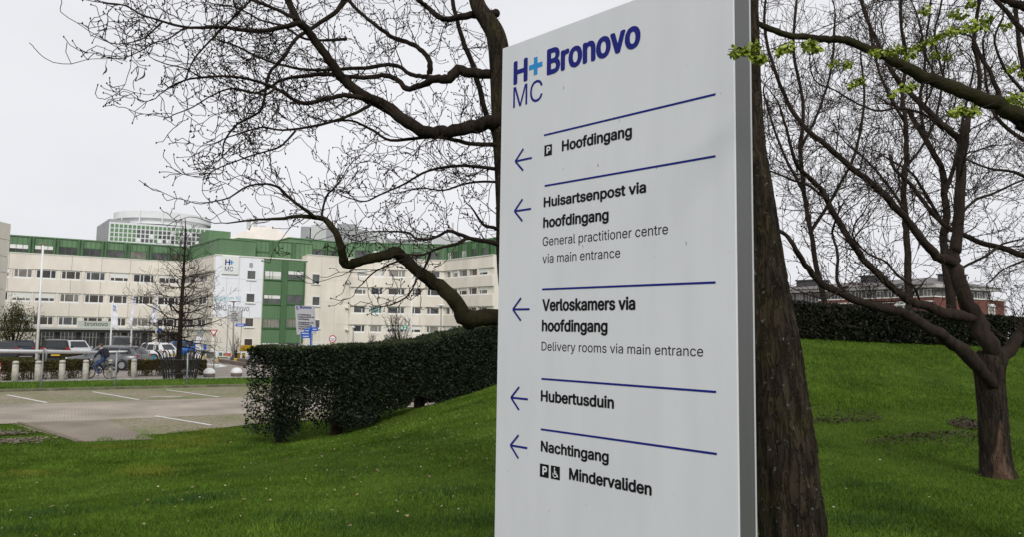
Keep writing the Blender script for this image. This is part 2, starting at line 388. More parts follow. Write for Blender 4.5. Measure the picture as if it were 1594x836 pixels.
def vnoise(X, Y, s, seed=0):
    v = 0
    for k in range(5):
        r = np.random.default_rng(seed + k); a = r.uniform(0, 6.28); f = s * r.uniform(.6, 1.7); v = v + np.sin((X * np.cos(a) + Y * np.sin(a)) * f + r.uniform(0, 6.28))
    return v / 5
def frustum_pts(n, y0, y1, pw=1.0):
    Y = y0 + (y1 - y0) * rng.uniform(0, 1, n) ** pw; X = rng.uniform(-.76, .78, n) * Y
    return X, Y
GR = mat('grass_blade', (.074, .146, .017), .8, var=.42, scale=.8, col2=(.122, .200, .026), island=.5, spec=.04, detail=9)
GRY = mat('yellow_grass_blade', (.135, .165, .018), .8, var=.3, scale=2, island=.3, spec=.2)
X, Y = frustum_pts(620000, 3.4, 15.5, 1.2)
k = ~in_parking(X, Y); X, Y = X[k], Y[k]
hh = (.026 + .014 * (vnoise(X, Y, 2.2) > .25) + .012 * vnoise(X, Y, 1.1, 9)) * rng.uniform(.6, 1.35, len(X))
tag(scatter_tri('grass', X, Y, hh, (.0040 + .0005 * Y), GR, 1.1), kind='stuff')
X, Y = frustum_pts(420000, 13.5, 27, 1.05)
k = ~in_parking(X, Y) & (rng.uniform(0, 1, len(X)) < .9); X, Y = X[k], Y[k]
hh = (.05 + .02 * vnoise(X, Y, 1.3, 4)) * rng.uniform(.6, 1.4, len(X))
tag(scatter_tri('grass', X, Y, hh, .0125, GR, 1.1), kind='stuff')
n = 70000; p = rng.uniform(-45, 14, n); q = rng.uniform(36.15, 41.8, n)
tag(scatter_tri('grass', PD[0] * p - PD[1] * q, PD[1] * p + PD[0] * q, .10 * rng.uniform(.6, 1.4, n), .03, mat('verge_blade', (.065, .135, .016), .75, scale=.4, col2=(.11, .19, .022), island=.35, spec=.2)), kind='stuff')
# yellowed, mossy patches on the lawn
YX, YY = [], []
for (px, py, rx, ry, cnt) in ((228, 733, 34, 9, 2600), (300, 684, 50, 8, 3200), (45, 735, 45, 6, 1300), (255, 693, 80, 6, 2200), (330, 672, 40, 5, 1600), (228, 733, 60, 14, 1500), (1300, 670, 70, 12, 0), (160, 694, 40, 4, 900)):
    a = rng.normal(0, .5, cnt) * rx + px; b = rng.normal(0, .5, cnt) * ry + py
    for u, v in zip(a, b):
        g = atz(u, v, .25); g = atz(u, v, h1(g.x, g.y)); YX.append(g.x); YY.append(g.y)
tag(scatter_tri('dry_grass', np.array(YX), np.array(YY), np.full(len(YX), .052), .012, GRY, 1.2), kind='stuff')
# dark tufts
TX, TY = [], []
for (px, py) in ((66, 800), (325, 775), (275, 780), (560, 735), (575, 820), (690, 770), (1410, 795), (1345, 815), (1570, 700), (1480, 648), (735, 812), (450, 810), (415, 700), (20, 830), (640, 690), (1350, 760)):
    g = atz(px, py, .8); g = atz(px, py, h1(g.x, g.y)); g = atz(px, py, h1(g.x, g.y))
    r = g.y * .028; TX.append(rng.normal(g.x, r * 1.2, 420)); TY.append(rng.normal(g.y, r, 420))
TX, TY = np.concatenate(TX), np.concatenate(TY)
tag(scatter_tri('grass_tufts', TX, TY, .085 * rng.uniform(.7, 1.3, len(TX)), .008, mat('tuft_blade', (.028, .07, .012), .7, var=.2, scale=3, island=.4, spec=.2), .7), kind='stuff')
# fallen leaves and petals
def litter(name, n, y0, y1, sz, m, dens, seed):
    X, Y = frustum_pts(n, y0, y1, 1.2); k = ~in_parking(X, Y) & (dens(X, Y) > rng.uniform(0, 1, n)); X, Y = X[k], Y[k]; n = len(X)
    Z = H(X, Y) + .05; a = rng.uniform(0, 6.28, n); s = sz * rng.uniform(.5, 1.5, n)
    V = np.empty((n, 4, 3)); tl = rng.uniform(-.4, .4, (n, 4)) * s[:, None]
    for i, (u, v) in enumerate(((-1, 0), (0, -.5), (1, 0), (0, .6))):
        V[:, i] = np.stack([X + (np.cos(a) * u - np.sin(a) * v) * s, Y + (np.sin(a) * u + np.cos(a) * v) * s, Z + tl[:, i]], -1)
    return tag(numpy_mesh(name, V.reshape(-1, 3), np.arange(n * 4).reshape(-1, 4), m), kind='stuff')
near_hedge = lambda X, Y: np.clip(.10 + .8 * np.exp(-((X + 2.0 - (Y - 12) * .05) / 2.6) ** 2) * (Y < 24), 0, 1) * np.clip((Y - 5) / 7, .12, 1)
litter('fallen_leaves', 900, 5, 24, .024, mat('dead_leaf', (.26, .16, .09), .8, var=.4, scale=5, island=.4), near_hedge, 1)
litter('fallen_leaves', 3000, 7, 24, .014, mat('pale_leaf', (.34, .29, .17), .8, var=.3, scale=5, island=.4), near_hedge, 2)
litter('fallen_petals', 170, 5, 22, .011, mat('petal', (.6, .6, .58), .7, var=.1, scale=5), lambda X, Y: np.full(len(X), .5), 3)
# muddy worn strip along the toe of the bank
n = 7000; X = rng.uniform(3.6, 8.0, n); Y = 12.1 + .22 * (X - 6) + rng.normal(0, .45, n)
k = vnoise(X, Y, 2.4, 11) > .0; X, Y = X[k], Y[k]; n = len(X)
Z = H(X, Y) + .018 + .03 * rng.uniform(0, 1, n); a = rng.uniform(0, 6.28, n); s = rng.uniform(.012, .035, n); V = np.empty((n, 4, 3))
for i, (u, v) in enumerate(((-1, -.3), (.4, -.5), (1, .2), (-.2, .6))):
    V[:, i] = np.stack([X + (np.cos(a) * u - np.sin(a) * v) * s, Y + (np.sin(a) * u + np.cos(a) * v) * s * .7, Z + rng.uniform(-.015, .02, n)], -1)
tag(numpy_mesh('mud', V.reshape(-1, 3), np.arange(n * 4).reshape(-1, 4), mat('mud', (.05, .036, .021), .95, var=.4, scale=6, island=.4)), kind='stuff')

X, Y = [], []
for k in range(2600):
    u, v = rng.normal(10, 30), rng.normal(679, 4.2); g = atz(u, v, .06); X.append(g.x); Y.append(g.y)
X, Y = np.array(X), np.array(Y); k = (vnoise(X, Y, 3.0, 17) > -.1) & ~in_parking(X, Y); X, Y = X[k], Y[k]; n = len(X); Z = H(X, Y) + .03 + .03 * rng.uniform(0, 1, n); a = rng.uniform(0, 6.28, n); s = rng.uniform(.02, .07, n); V = np.empty((n, 4, 3))
for i, (u, v) in enumerate(((-1, -.3), (.4, -.5), (1, .2), (-.2, .6))):
    V[:, i] = np.stack([X + (np.cos(a) * u - np.sin(a) * v) * s, Y + (np.sin(a) * u + np.cos(a) * v) * s * .7, Z + rng.uniform(-.012, .012, n)], -1)
tag(numpy_mesh('bare_soil', V.reshape(-1, 3), np.arange(n * 4).reshape(-1, 4), mat('pale_soil', (.17, .14, .10), .95, var=.35, scale=4, island=.3)), kind='stuff')
# ------------------------------------------------------------------ the directory sign
BR = Vector((.8672, 2.85, 0)); EU = Vector((.70768, -.70653, 0)); EV = Vector((0, 0, 1)); NR = Vector((-.70653, -.70768, 0))
SW = 1.321; BL = BR - EU * SW
def on_sign(x, y, off=0.0):             # (u from the left edge, height) seen at a pixel of the sign's face
    d = ray(x, y); o = Vector((0, 0, EYE)); t = (BL + NR * off - o).dot(NR) / d.dot(NR); p = o + d * t
    return (p - BL).dot(EU), p.z
ZT = on_sign(782, 75)[1]
def sp(u, z, off): return BL + EU * u + Vector((0, 0, z)) + NR * off
def directory_sign():
    zg = min(h1(BR.x, BR.y), h1(BL.x, BL.y)) - .05
    root = thing('directory_sign', 'tall light grey hospital totem with blue arrows and black Dutch lettering standing on the lawn', 'sign', (BL + BR) / 2 + Vector((0, 0, zg)))
    face = bpy.data.materials.new('sign_face'); face.use_nodes = True; t = face.node_tree; b = t.nodes['Principled BSDF']
    b.inputs['Roughness'].default_value = .42; b.inputs['Specular IOR Level'].default_value = .35
    tc = t.nodes.new('ShaderNodeTexCoord'); n = t.nodes.new('ShaderNodeTexNoise'); n.inputs['Scale'].default_value = 2.2; n.inputs['Detail'].default_value = 8
    mp = t.nodes.new('ShaderNodeMapping'); mp.inputs['Scale'].default_value = (3, 3, .6); t.links.new(tc.outputs['Object'], mp.inputs[0]); t.links.new(mp.outputs[0], n.inputs[0])
    r = t.nodes.new('ShaderNodeValToRGB'); r.color_ramp.elements[0].position = .3; r.color_ramp.elements[1].position = .6
    r.color_ramp.elements[0].color = (.645, .65, .685, 1); r.color_ramp.elements[1].color = (.69, .695, .73, 1)
    t.links.new(n.outputs[0], r.inputs[0])
    n2 = t.nodes.new('ShaderNodeTexNoise'); n2.inputs['Scale'].default_value = 46; n2.inputs['Detail'].default_value = 2; mp2 = t.nodes.new('ShaderNodeMapping'); mp2.inputs['Scale'].default_value = (1, 1, .45)
    t.links.new(tc.outputs['Object'], mp2.inputs[0]); t.links.new(mp2.outputs[0], n2.inputs[0])
    r2 = t.nodes.new('ShaderNodeValToRGB'); r2.color_ramp.elements[0].position = .745; r2.color_ramp.elements[1].position = .775
    r2.color_ramp.elements[0].color = (1, 1, 1, 1); r2.color_ramp.elements[1].color = (.55, .53, .5, 1); t.links.new(n2.outputs[0], r2.inputs[0])
    mu = t.nodes.new('ShaderNodeMix'); mu.data_type = 'RGBA'; mu.blend_type = 'MULTIPLY'; mu.inputs['Factor'].default_value = 1
    t.links.new(r.outputs[0], mu.inputs['A']); t.links.new(r2.outputs[0], mu.inputs['B']); t.links.new(mu.outputs['Result'], b.inputs['Base Color'])
    def slab(u0, u1, z0, z1, n0, n1, m, name):
        c = sp((u0 + u1) / 2, (z0 + z1) / 2, (n0 + n1) / 2); q = MB(); q.obox(c, EU * (u1 - u0) / 2, NR * (n1 - n0) / 2, EV * (z1 - z0) / 2)
        o = q.build(name, m, root); bv = o.modifiers.new('b', 'BEVEL'); bv.width = .0025; bv.segments = 2; return o
    alu = mat('brushed_aluminium', (.105, .105, .107), .5, var=.06, scale=2, metal=.1, stretch=(30, 30, 1))
    slab(0, SW, zg, ZT, -.012, 0, face, 'front_panel')
    slab(.001, SW - .0005, zg, ZT - .001, -.135, -.0125, alu, 'side_profile')
    slab(0, SW, zg, ZT, -.148, -.1355, mat('sign_back', (.5, .5, .51), .5), 'back_panel')
    OFF = .0012
    def tx(mb, s, xl, yl, xr, yr, ycap, offset=0.0, mi=0):
        (u0, z0), (u1, z1) = on_sign(xl, yl), on_sign(xr, yr); cap = on_sign(xl, ycap)[1] - z0; zz = (z0 + z1) / 2
        put_text(mb, s, sp(u0, zz, OFF), EU, EV, cap, width=u1 - u0, offset=offset, mi=mi)
    q = MB()
    tx(q, 'H', 799.5, 130, 821.3, 124, 97, .042, 0)
    tx(q, 'Bronovo', 851.4, 113.9, 997.3, 71, 77, .042, 0)
    tx(q, 'MC', 799, 165.8, 844.5, 156.7, 134, -.004, 0)
    u, z = on_sign(834, 102); a = sp(u, z, OFF)
    l, th = .046, .0125
    q.quad(a - EU * l - EV * th, a + EU * l - EV * th, a + EU * l + EV * th, a - EU * l + EV * th, 1)
    for s0, s1 in ((th + .0001, l), (-l, -th - .0001)): q.quad(a - EU * th + EV * s0, a + EU * th + EV * s0, a + EU * th + EV * s1, a - EU * th + EV * s1, 1)
    q.build('logo', [NAVY, CYAN], root)
    B = .042
    q = MB(); tx(q, 'Hoofdingang', 874.8, 234.4, 984, 211, 219, B); q.build('lettering', BLACK, root)
    q = MB(); tx(q, 'Huisartsenpost via', 846.5, 321.7, 1006, 298.5, 307.2, B); q.build('lettering', BLACK, root)
    q = MB(); tx(q, 'hoofdingang', 845.7, 353.3, 947.7, 342, 338, B); q.build('lettering', BLACK, root)
    q = MB(); tx(q, 'Verloskamers via', 844.3, 485, 989.3, 481.5, 468, B); q.build('lettering', BLACK, root)
    q = MB(); tx(q, 'hoofdingang', 843.6, 517, 946, 516, 500.5, B); q.build('lettering', BLACK, root)
    q = MB(); tx(q, 'Hubertusduin', 842, 626, 956, 635, 610, B); q.build('lettering', BLACK, root)
    q = MB(); tx(q, 'Nachtingang', 842, 704, 947.8, 719, 688.5, B); q.build('lettering', BLACK, root)
    q = MB(); tx(q, 'Mindervaliden', 886, 747.9, 1014.7, 770, 731, B); q.build('lettering', BLACK, root)
    B = 0.0
    q = MB(); tx(q, 'General practitioner centre', 845, 382.5, 1040, 363.5, 368.8, B); q.build('lettering', BLACK, root)
    q = MB(); tx(q, 'via main entrance', 844.7, 409.5, 965.6, 400, 396, B); q.build('lettering', BLACK, root)
    q = MB(); tx(q, 'Delivery rooms via main entrance', 843.2, 548, 1094.8, 553.6, 534.6, B); q.build('lettering', BLACK, root)
    for (a, b_, c, d) in ((847, 210, 1114, 146), (848, 290, 1114, 241), (844, 453, 1114, 438.5), (843, 592, 1115, 609), (842, 671, 1116, 705)):
        (u0, z0), (u1, z1) = on_sign(a, b_), on_sign(c, d); zz = (z0 + z1) / 2
        q = MB(); q.quad(sp(u0, zz - .0046, OFF), sp(u1, zz - .0046, OFF), sp(u1, zz + .0046, OFF), sp(u0, zz + .0046, OFF)); q.build('divider_line', NAVY, root)
    for (x, y) in ((802.5, 250.5), (801.2, 328.2), (798.7, 482.5), (795.8, 619.7), (794.8, 694)):
        u, z = on_sign(x, y); q = MB(); L, hx, hy, th = .115, .056, .056, .0052
        q.quad(sp(u + .008, z - th, OFF), sp(u + L, z - th, OFF), sp(u + L, z + th, OFF), sp(u + .008, z + th, OFF))
        for sg in (1, -1):
            dv = Vector((hx, hy * sg)).normalized(); nv = Vector((-dv.y, dv.x)) * th
            p0, p1 = Vector((0, 0)), Vector((hx, hy * sg))
            pts = [p0 - nv, p1 - nv, p1 + nv, p0 + nv]
            if sg < 0: pts = [p0 - nv, p1 - nv, p1 + nv, p0 + nv]
            q.add([sp(u + k.x, z + k.y, OFF + .0004 * (2 + sg)) for k in pts], [(0, 1, 2, 3)])
        q.build('arrow', NAVY, root)
    def picto(x0, y0, y1, kind):
        u, zt = on_sign(x0, y0); zb = on_sign(x0, y1)[1]; s = zt - zb; q = MB()
        q.quad(sp(u, zb, OFF), sp(u + s * .92, zb, OFF), sp(u + s * .92, zt, OFF), sp(u, zt, OFF), 0)
        o2 = OFF + .0008
        if kind == 'P': put_text(q, 'P', sp(u + s * .28, zb + s * .22, o2), EU, EV, s * .58, offset=.05, mi=1)
        else:
            def ln(p, r, wd=.05):
                p, r = Vector(p), Vector(r); d = (r - p).normalized(); nv = Vector((-d.y, d.x)) * wd
                q.add([sp(u + k.x * s, zb + k.y * s, o2) for k in (p - nv, r - nv, r + nv, p + nv)], [(0, 1, 2, 3)], 1)
            pr = None
            for i in range(15):
                an = math.radians(150 + i * 15); c = (.43 + .2 * math.cos(an), .36 + .2 * math.sin(an))
                if pr: ln(pr, c, .035)
                pr = c
            ln((.38, .42), (.38, .72)); ln((.36, .42), (.62, .40)); ln((.6, .42), (.72, .2)); ln((.38, .58), (.58, .56), .035)
            for i in range(8):
                a0, a1 = i * .7854, (i + 1) * .7854
                q.add([sp(u + (.38 + .07 * math.cos(t_)) * s if t_ is not None else u + .38 * s, zb + (.82 + .07 * (math.sin(t_) if t_ is not None else 0)) * s, o2) for t_ in (None, a0, a1)], [(0, 1, 2)], 1)
        q.build('pictogram', [BLACK, WHITEP], root)
    picto(847.7, 226, 242.8, 'P'); picto(840.8, 722, 742.5, 'P'); picto(857.8, 725, 745.7, 'wheelchair')
    return root
directory_sign()
# ------------------------------------------------------------------ buildings
BEIGE = mat('beige_panels', (.74, .685, .605), .8, var=.13, scale=.35, bump=.05, stretch=(1, 1, .35), detail=9)
BEIGE2 = mat('beige_recess', (.68, .63, .56), .8, var=.10, scale=.5)
GREEN = mat('green_cladding', (.112, .208, .102), .55, var=.12, scale=.6, stretch=(1, 1, .2))
GREEND = mat('green_ribs', (.055, .13, .052), .55, var=.1, scale=1)
WHITE = mat('white_frames', (.74, .74, .72), .5)
CLAD = mat('white_cladding', (.80, .81, .86), .5, var=.04, scale=.3)
SILL = mat('pale_sill', (.70, .68, .64), .6)
def glass(name, c, r=.12): return mat(name, c, r, var=.5, scale=.5, spec=.45)
GL = [glass('dark_glass', (.045, .043, .045)), glass('grey_glass', (.09, .09, .092)), glass('curtained_glass', (.20, .185, .165), .3), glass('brown_glass', (.07, .055, .048)), glass('teal_glass', (.17, .30, .27), .3), glass('blind_glass', (.50, .49, .46), .5)]
ROOFG = mat('grey_roof_sheet', (.32, .325, .335), .6, var=.12, scale=.5)
ROOFW = mat('pale_roof_sheet', (.50, .505, .51), .6, var=.1, scale=.5)
GRAVEL = mat('roof_felt', (.18, .17, .16), .9, var=.2, scale=1)
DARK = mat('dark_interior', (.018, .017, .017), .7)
BLACKM = mat('black_steel', (.018, .018, .02), .45)
GALV = mat('galvanised_steel', (.30, .31, .32), .5, var=.15, scale=5, metal=.3)
rnd = random.Random(3)

class Facade:                       # a vertical wall plane between two plan points, found from pixel columns and their distances
    def __init__(s, xa, Ya, xb, Yb, lift=0.0):
        h = lambda x: 505.1 + .01531 * x
        a, b = at(xa, h(xa), Ya), at(xb, h(xb), Yb)
        s.a = Vector((a.x, a.y, 0)); s.b = Vector((b.x, b.y, 0)); s.u = (s.b - s.a).normalized(); s.L = (s.b - s.a).length
        s.n = Vector((s.u.y, -s.u.x, 0))
        if s.n.dot(-s.a) < 0: s.n = -s.n
    def px(s, x, y):                 # pixel -> (u along the wall, height)
        d = ray(x, y); o = Vector((0, 0, EYE)); t = (s.a - o).dot(s.n) / d.dot(s.n); p = o + d * t
        return (p - s.a).dot(s.u), p.z
    def P(s, u, z, n=0.0): return s.a + s.u * u + Vector((0, 0, z)) + s.n * n
    def slab(s, mb, u0, u1, z0, z1, n0, n1, mi=0):
        mb.obox(s.P((u0 + u1) / 2, (z0 + z1) / 2, (n0 + n1) / 2), s.u * (u1 - u0) / 2, s.n * (n1 - n0) / 2, (0, 0, (z1 - z0) / 2), mi)
    def uz(s, x0, x1, y0, y1):
        xm, ym = (x0 + x1) / 2, (y0 + y1) / 2
        return s.px(x0, ym)[0], s.px(x1, ym)[0], s.px(xm, y1)[1], s.px(xm, y0)[1]

def window(F, root, u0, u1, z0, z1, mull=(), gl=None, base=0.0, sill=True, frame=WHITE, fw=.11, blind=0.0):
    mb = MB(); fw = min(fw, (u1 - u0) * .2)
    F.slab(mb, u0, u1, z1 - fw, z1, base + .002, base + .06); F.slab(mb, u0, u1, z0, z0 + fw, base + .002, base + .06)
    for a in (u0, u1 - fw): F.slab(mb, a, a + fw, z0 + fw, z1 - fw, base + .002, base + .06)
    for k in mull:
        c = u0 + (u1 - u0) * k; F.slab(mb, c - fw * .5, c + fw * .5, z0 + fw, z1 - fw, base + .003, base + .058)
    if sill: F.slab(mb, u0 - .06, u1 + .06, z0 - .14, z0 - .004, base + .002, base + .16)
    w = mb.build('window', frame, root)
    if blind == 0 and sill and u1 - u0 > 1.2 and rnd.random() < .24: blind = rnd.uniform(.2, .6)
    mb = MB(); g = gl or GL[rnd.choice((0, 0, 0, 1, 1, 2, 3, 3))]
    F.slab(mb, u0 + fw * .5, u1 - fw * .5, z0 + fw * .5, z1 - fw * .5, base + .004, base + .025)
    mb.build('pane', g, w)
    if blind > 0:
        mb = MB(); F.slab(mb, u0 + fw, u1 - fw, z1 - fw - (z1 - z0) * blind, z1 - fw, base + .026, base + .034); mb.build('blind', WHITE, w)
    return w

def band(F, mb, u0, u1, z0, z1, n0, n1, step=3.6, gap=.035, mi=0):      # a row of storey-high panels with open joints
    k = max(1, round((u1 - u0) / step)); d = (u1 - u0) / k
    for i in range(k): F.slab(mb, u0 + i * d + gap / 2, u0 + (i + 1) * d - gap / 2, z0, z1, n0, n1, mi)

def hospital():
    g0 = -1.8
    FL = Facade(-45, 100.5, 283, 114); FC = Facade(283, 114, 330, 102.1); FB = Facade(330, 102.1, 474, 108.6); FD = Facade(474, 108.6, 541, 112.6)
    FR = Facade(541, 112.9, 690, 114.4); FS = Facade(690, 114.4, 767, 104.8)
    root = thing('hospital_building', 'long beige panelled hospital with green top storey, white cladding and ribbon windows', 'building', (FB.a.x, FB.a.y, -1.5))
    ZL, ZG = 12.7, 15.15; ZD, ZR = 13.65, 16.15
    wall = MB()
    def body(F, z, depth=9.0, mi=0, z0=g0, n=0.0): F.slab(wall, 0, F.L, z0, z, n - depth, n, mi)
    body(FL, ZL); body(FC, ZL, 6); body(FB, ZL, 9); body(FD, ZD, 9); body(FR, ZD, 9, n=-.12); body(FS, ZD, 9, n=-.12)
    FR.slab(wall, FR.L - .3, FR.L + .5, g0, ZD - .01, -2, -.125); FS.slab(wall, -.6, .1, g0, ZD - .02, -2, -.13)
    # --- ribbon bands on the left wing and the re-entrant wall
    rowsL = [9.84, 6.57, 3.26]; hh = .62
    for F in (FL, FC):
        lo, up = 0.0, F.L
        zs = [ZL] + [v for r in rowsL for v in (r + hh + .05, r - hh - .12)] + [2.3]
        for i in range(0, len(zs) - 1, 2): band(F, wall, lo, up, zs[i + 1], zs[i], .002, .20)
    win = []
    colsL = [(-8, 12), (18, 47.5), (53, 85), (92.5, 123), (131, 161.5), (169, 198), (205, 238), (245, 277.5)]
    for r_i, zc in enumerate(rowsL):
        for c_i, (x0, x1) in enumerate(colsL):
            if r_i == 2 and c_i == 4: pass
            u0, u1 = FL.px(x0, 470)[0], FL.px(x1, 470)[0]
            m3 = (.25, .72) if c_i not in (6, 7) else (.33, .5, .83)
            g = GL[2] if (r_i, c_i) in ((0, 1), (1, 1), (1, 3)) else None
            window(FL, root, u0, u1, zc - hh, zc + hh, m3, g, 0.0)
    for x0, x1 in ((286, 303), (310, 322)):
        for zc in rowsL:
            u0, u1 = FC.px(x0, 470)[0], FC.px(x1, 470)[0]; window(FC, root, u0, u1, zc - hh, zc + hh, (.5,), None, 0.0)
    # piers between windows
    for i in range(len(colsL) - 1):
        u0, u1 = FL.px(colsL[i][1], 470)[0] + .12, FL.px(colsL[i + 1][0], 470)[0] - .12
        for zc in rowsL: FL.slab(wall, u0, u1, zc - hh - .11, zc + hh + .04, .002, .12)
    # --- white clad corner with its windows, and the beige parts of the same wall
    u_g0, u_g1 = FB.px(409.5, 450)[0], FB.L - .25
    zb = FB.px(370, 495)[1]
    FB.slab(wall, .0, u_g0 - .1, g0, zb - .02, .002, .10)
    clad = MB()
    k = 4; d = (u_g0 - .12) / k
    for j, (za, zc) in enumerate(((zb, zb + 2.2), (zb + 2.2, zb + 5.4), (zb + 5.4, ZL + .05))):
        for i in range(k): FB.slab(clad, i * d + .012, (i + 1) * d - .012, za + .012, zc - .012, .002, .16)
    clad.build('white_cladding', CLAD, root)
    uw0, uw1 = FB.px(382, 465)[0], FB.px(396.5, 465)[0]
    for zc, bs in ((10.15, .162), (6.9, .162), (3.47, .102), (.55, .102)):
        window(FB, root, uw0, uw1, zc - .68, zc + .68, (), GL[1] if zc > 5 else GL[3], bs)
    gm = MB()
    FB.slab(gm, u_g0, u_g1, .6, ZL - .02, .002, .12); gm.build('green_bay', GREEN, root)
    rb = MB()
    for (x0, x1) in ((437.6, 446), (472.2, 474)):
        a, b = FB.px(x0, 450)[0], min(FB.px(x1, 450)[0], u_g1); FB.slab(rb, a, b, .6, ZL - .03, .122, .34)
    for i in range(11):
        for (x0, x1) in ((409.8, 437), (446.3, 472)):
            a, b = FB.px(x0, 450)[0], FB.px(x1, 450)[0]; c = a + (b - a) * (i + .5) / 11; FB.slab(rb, c - .02, c + .02, .6, ZL - .05, .121, .14)
    rb.build('green_rib', GREEND, root)
    for (x0, x1, k) in ((410, 437.4, 0), (446.2, 472, 1)):
        a, b = FB.px(x0, 450)[0], FB.px(x1, 450)[0]
        for (y0, y1, r) in ((422.8, 436, 0), (459.8, 474, 1), (497, 511, 2), (534, 548, 3)):
            z1, z0 = FB.px((x0 + x1) / 2, y0)[1], FB.px((x0 + x1) / 2, y1)[1]
            g = GL[5] if (r == 0 and k == 0) else (GL[2] if r == 2 else GL[1])
            window(FB, root, a + .05, b - .05, z0, z1, (.3, .48) if k == 0 else (.42, .55), g, .142, True, GREEND, .06, blind=.4 if (r, k) == (0, 1) else 0)
    fasc = MB(); FB.slab(fasc, -.1, FB.L, ZL + .052, ZL + .22, -.3, .24)
    FL.slab(fasc, 0, FL.L, ZL + .001, ZL + .12, -.4, .26); FC.slab(fasc, 0, FC.L, ZL + .001, ZL + .12, -.4, .26)
    FD.slab(fasc, 0, FD.L, ZD + .001, ZD + .12, -.3, .12); FR.slab(fasc, 0, FR.L, ZD + .001, ZD + .12, -.4, .26); FS.slab(fasc, 0, FS.L, ZD + .001, ZD + .12, -.4, .26)
    fasc.build('parapet_trim', SILL, root)
    # --- flat beige wall beside the green bay
    band(FD, wall, 0, FD.L, .2, 3.4, .002, .05, 2.2); band(FD, wall, 0, FD.L, 3.42, 6.7, .002, .05, 2.2); band(FD, wall, 0, FD.L, 6.72, 10, .002, .05, 2.2); band(FD, wall, 0, FD.L, 10.02, ZD, .002, .05, 2.2)
    for (y0, y1) in ((427, 443), (462, 477), (498, 512), (534, 547)):
        u0, u1, z0, z1 = FD.uz(485, 498, y0, y1); window(FD, root, u0, u1, z0, z1, (), GL[1], .052)
    # --- right wing
    rowsR = [11.34, 8.58, 5.72, 2.86, .1]; hr = .54
    for F in (FR, FS):
        zs = [ZD] + [v for r in rowsR for v in (r + hr + .05, r - hr - .10)] + [g0]
        for i in range(0, len(zs) - 1, 2): band(F, wall, 0, F.L, zs[i + 1], zs[i], -.118, .16)
    cR = [(550, 569), (576, 595), (603, 630), (641, 656), (664, 684)]
    cS = [(693, 700), (702.5, 711), (714, 726), (729.5, 741.5), (745, 758)]
    for F, cs in ((FR, cR), (FS, cS)):
        for r_i, zc in enumerate(rowsR):
            for c_i, (x0, x1) in enumerate(cs):
                if F is FR and r_i == 0 and c_i < 2:
                    u0, u1 = F.px(x0 + 4, 480)[0], F.px(x1 + 5, 480)[0]; window(F, root, u0, u1, zc - hr, zc + hr, (), GL[5], -.12); continue
                u0, u1 = F.px(x0, 480)[0], F.px(x1, 480)[0]
                g = GL[4] if (F is FR and (r_i, c_i) == (2, 1)) else (GL[2] if F is FR and (r_i, c_i) in ((0, 2), (0, 3)) else None)
                window(F, root, u0, u1, zc - hr, zc + hr, (.7,) if F is FR and c_i < 2 else ((.6, .75) if c_i == 2 and F is FR else (.28,)), g, -.12)
        for i in range(len(cs) - 1):
            u0, u1 = F.px(cs[i][1], 480)[0] + .1, F.px(cs[i + 1][0], 480)[0] - .1
            for zc in rowsR: F.slab(wall, u0, u1, zc - hr - .09, zc + hr + .04, -.118, .06)
    # --- block standing forward at the far left
    FN = Facade(-60, 84, 3.6, 92)
    FN.slab(wall, 0, FN.L, g0, FN.px(8, 347)[1], -1.2, 0)
    zt = FN.px(8, 347)[1]
    for i, z in enumerate((zt - 2.0, zt - 4.1, zt - 6.2, zt - 8.3, zt - 10.4, zt - 12.5)):
        FN.slab(wall, 0, FN.L + .06, z + .04, z + 2.04, .002, .10)
    wall.build('wall', BEIGE, root)
    # --- green set-back storey
    gr = MB(); rib = MB()
    for F, z0, z1, dep in ((FL, ZL + .121, ZG, 8), (FC, ZL + .121, ZG, 5), (FR, ZD + .121, ZR, 8), (FS, ZD + .121, ZR, 8)):
        F.slab(gr, 0, F.L, z0, z1, -.5 - dep, -.5)
        if F in (FL, FR): F.slab(gr, F.L, F.L + 1.6, z0, z1 - .01, -3, -.9)
        F.slab(gr, -.1, F.L + .1, z1 + .001, z1 + .16, -.6 - dep, -.35)
    u0 = FD.px(486, 390)[0]; FR.slab(gr, -1.4, 0, ZD + .122, ZR - .02, -8, -.6); FD.slab(gr, -1.6, FD.L + 1, ZD + .121, ZR + .2, -9, -3.5); FD.slab(gr, -1.7, FD.L + 1, ZR + .201, ZR + .36, -9, -3.36)
    def green_row(F, wins, z0, z1, nb=0.0):
        edges = []
        for (x0, x1, g, bl) in wins:
            a, b = F.px(x0, 390)[0], F.px(x1, 390)[0]
            window(F, root, a, b, z0 + .12, z0 + 1.25, (.35, .7) if b - a > 2 else (.5,), g, nb - .5, False, GREEND, .06, bl); edges.append((a, b))
        for i in range(len(edges)):
            a = edges[i][1] + .04; b = (edges[i + 1][0] if i + 1 < len(edges) else edges[i][1] + 1.2) - .04
            if b - a > .3 and b - a < 3.2:
                F.slab(rib, a, a + min(.3, (b - a) * .33), z0, z1 - .02, nb - .498, nb - .10); F.slab(rib, b - min(.3, (b - a) * .33), b, z0, z1 - .02, nb - .498, nb - .10)
        k = int(F.L / .6)
        for i in range(k): F.slab(rib, (i + .5) * .6 - .035, (i + .5) * .6 + .035, z0 + 1.3, z1 - .03, nb - .499, nb - .47)
    green_row(FL, [(13.5, 44, None, .5), (53, 83, None, .45), (92, 120.5, GL[0], 0), (130, 158, GL[0], 0), (166.5, 194, GL[1], 0), (203, 229, GL[2], 0), (237, 263, GL[1], 0), (268, 280, GL[3], 0)], ZL + .121, ZG)
    green_row(FR, [(552, 571, GL[1], 0), (578, 596, None, .4), (605, 619, GL[0], 0), (641, 656, GL[0], 0), (670, 684, GL[1], 0)], ZD + .121, ZR)
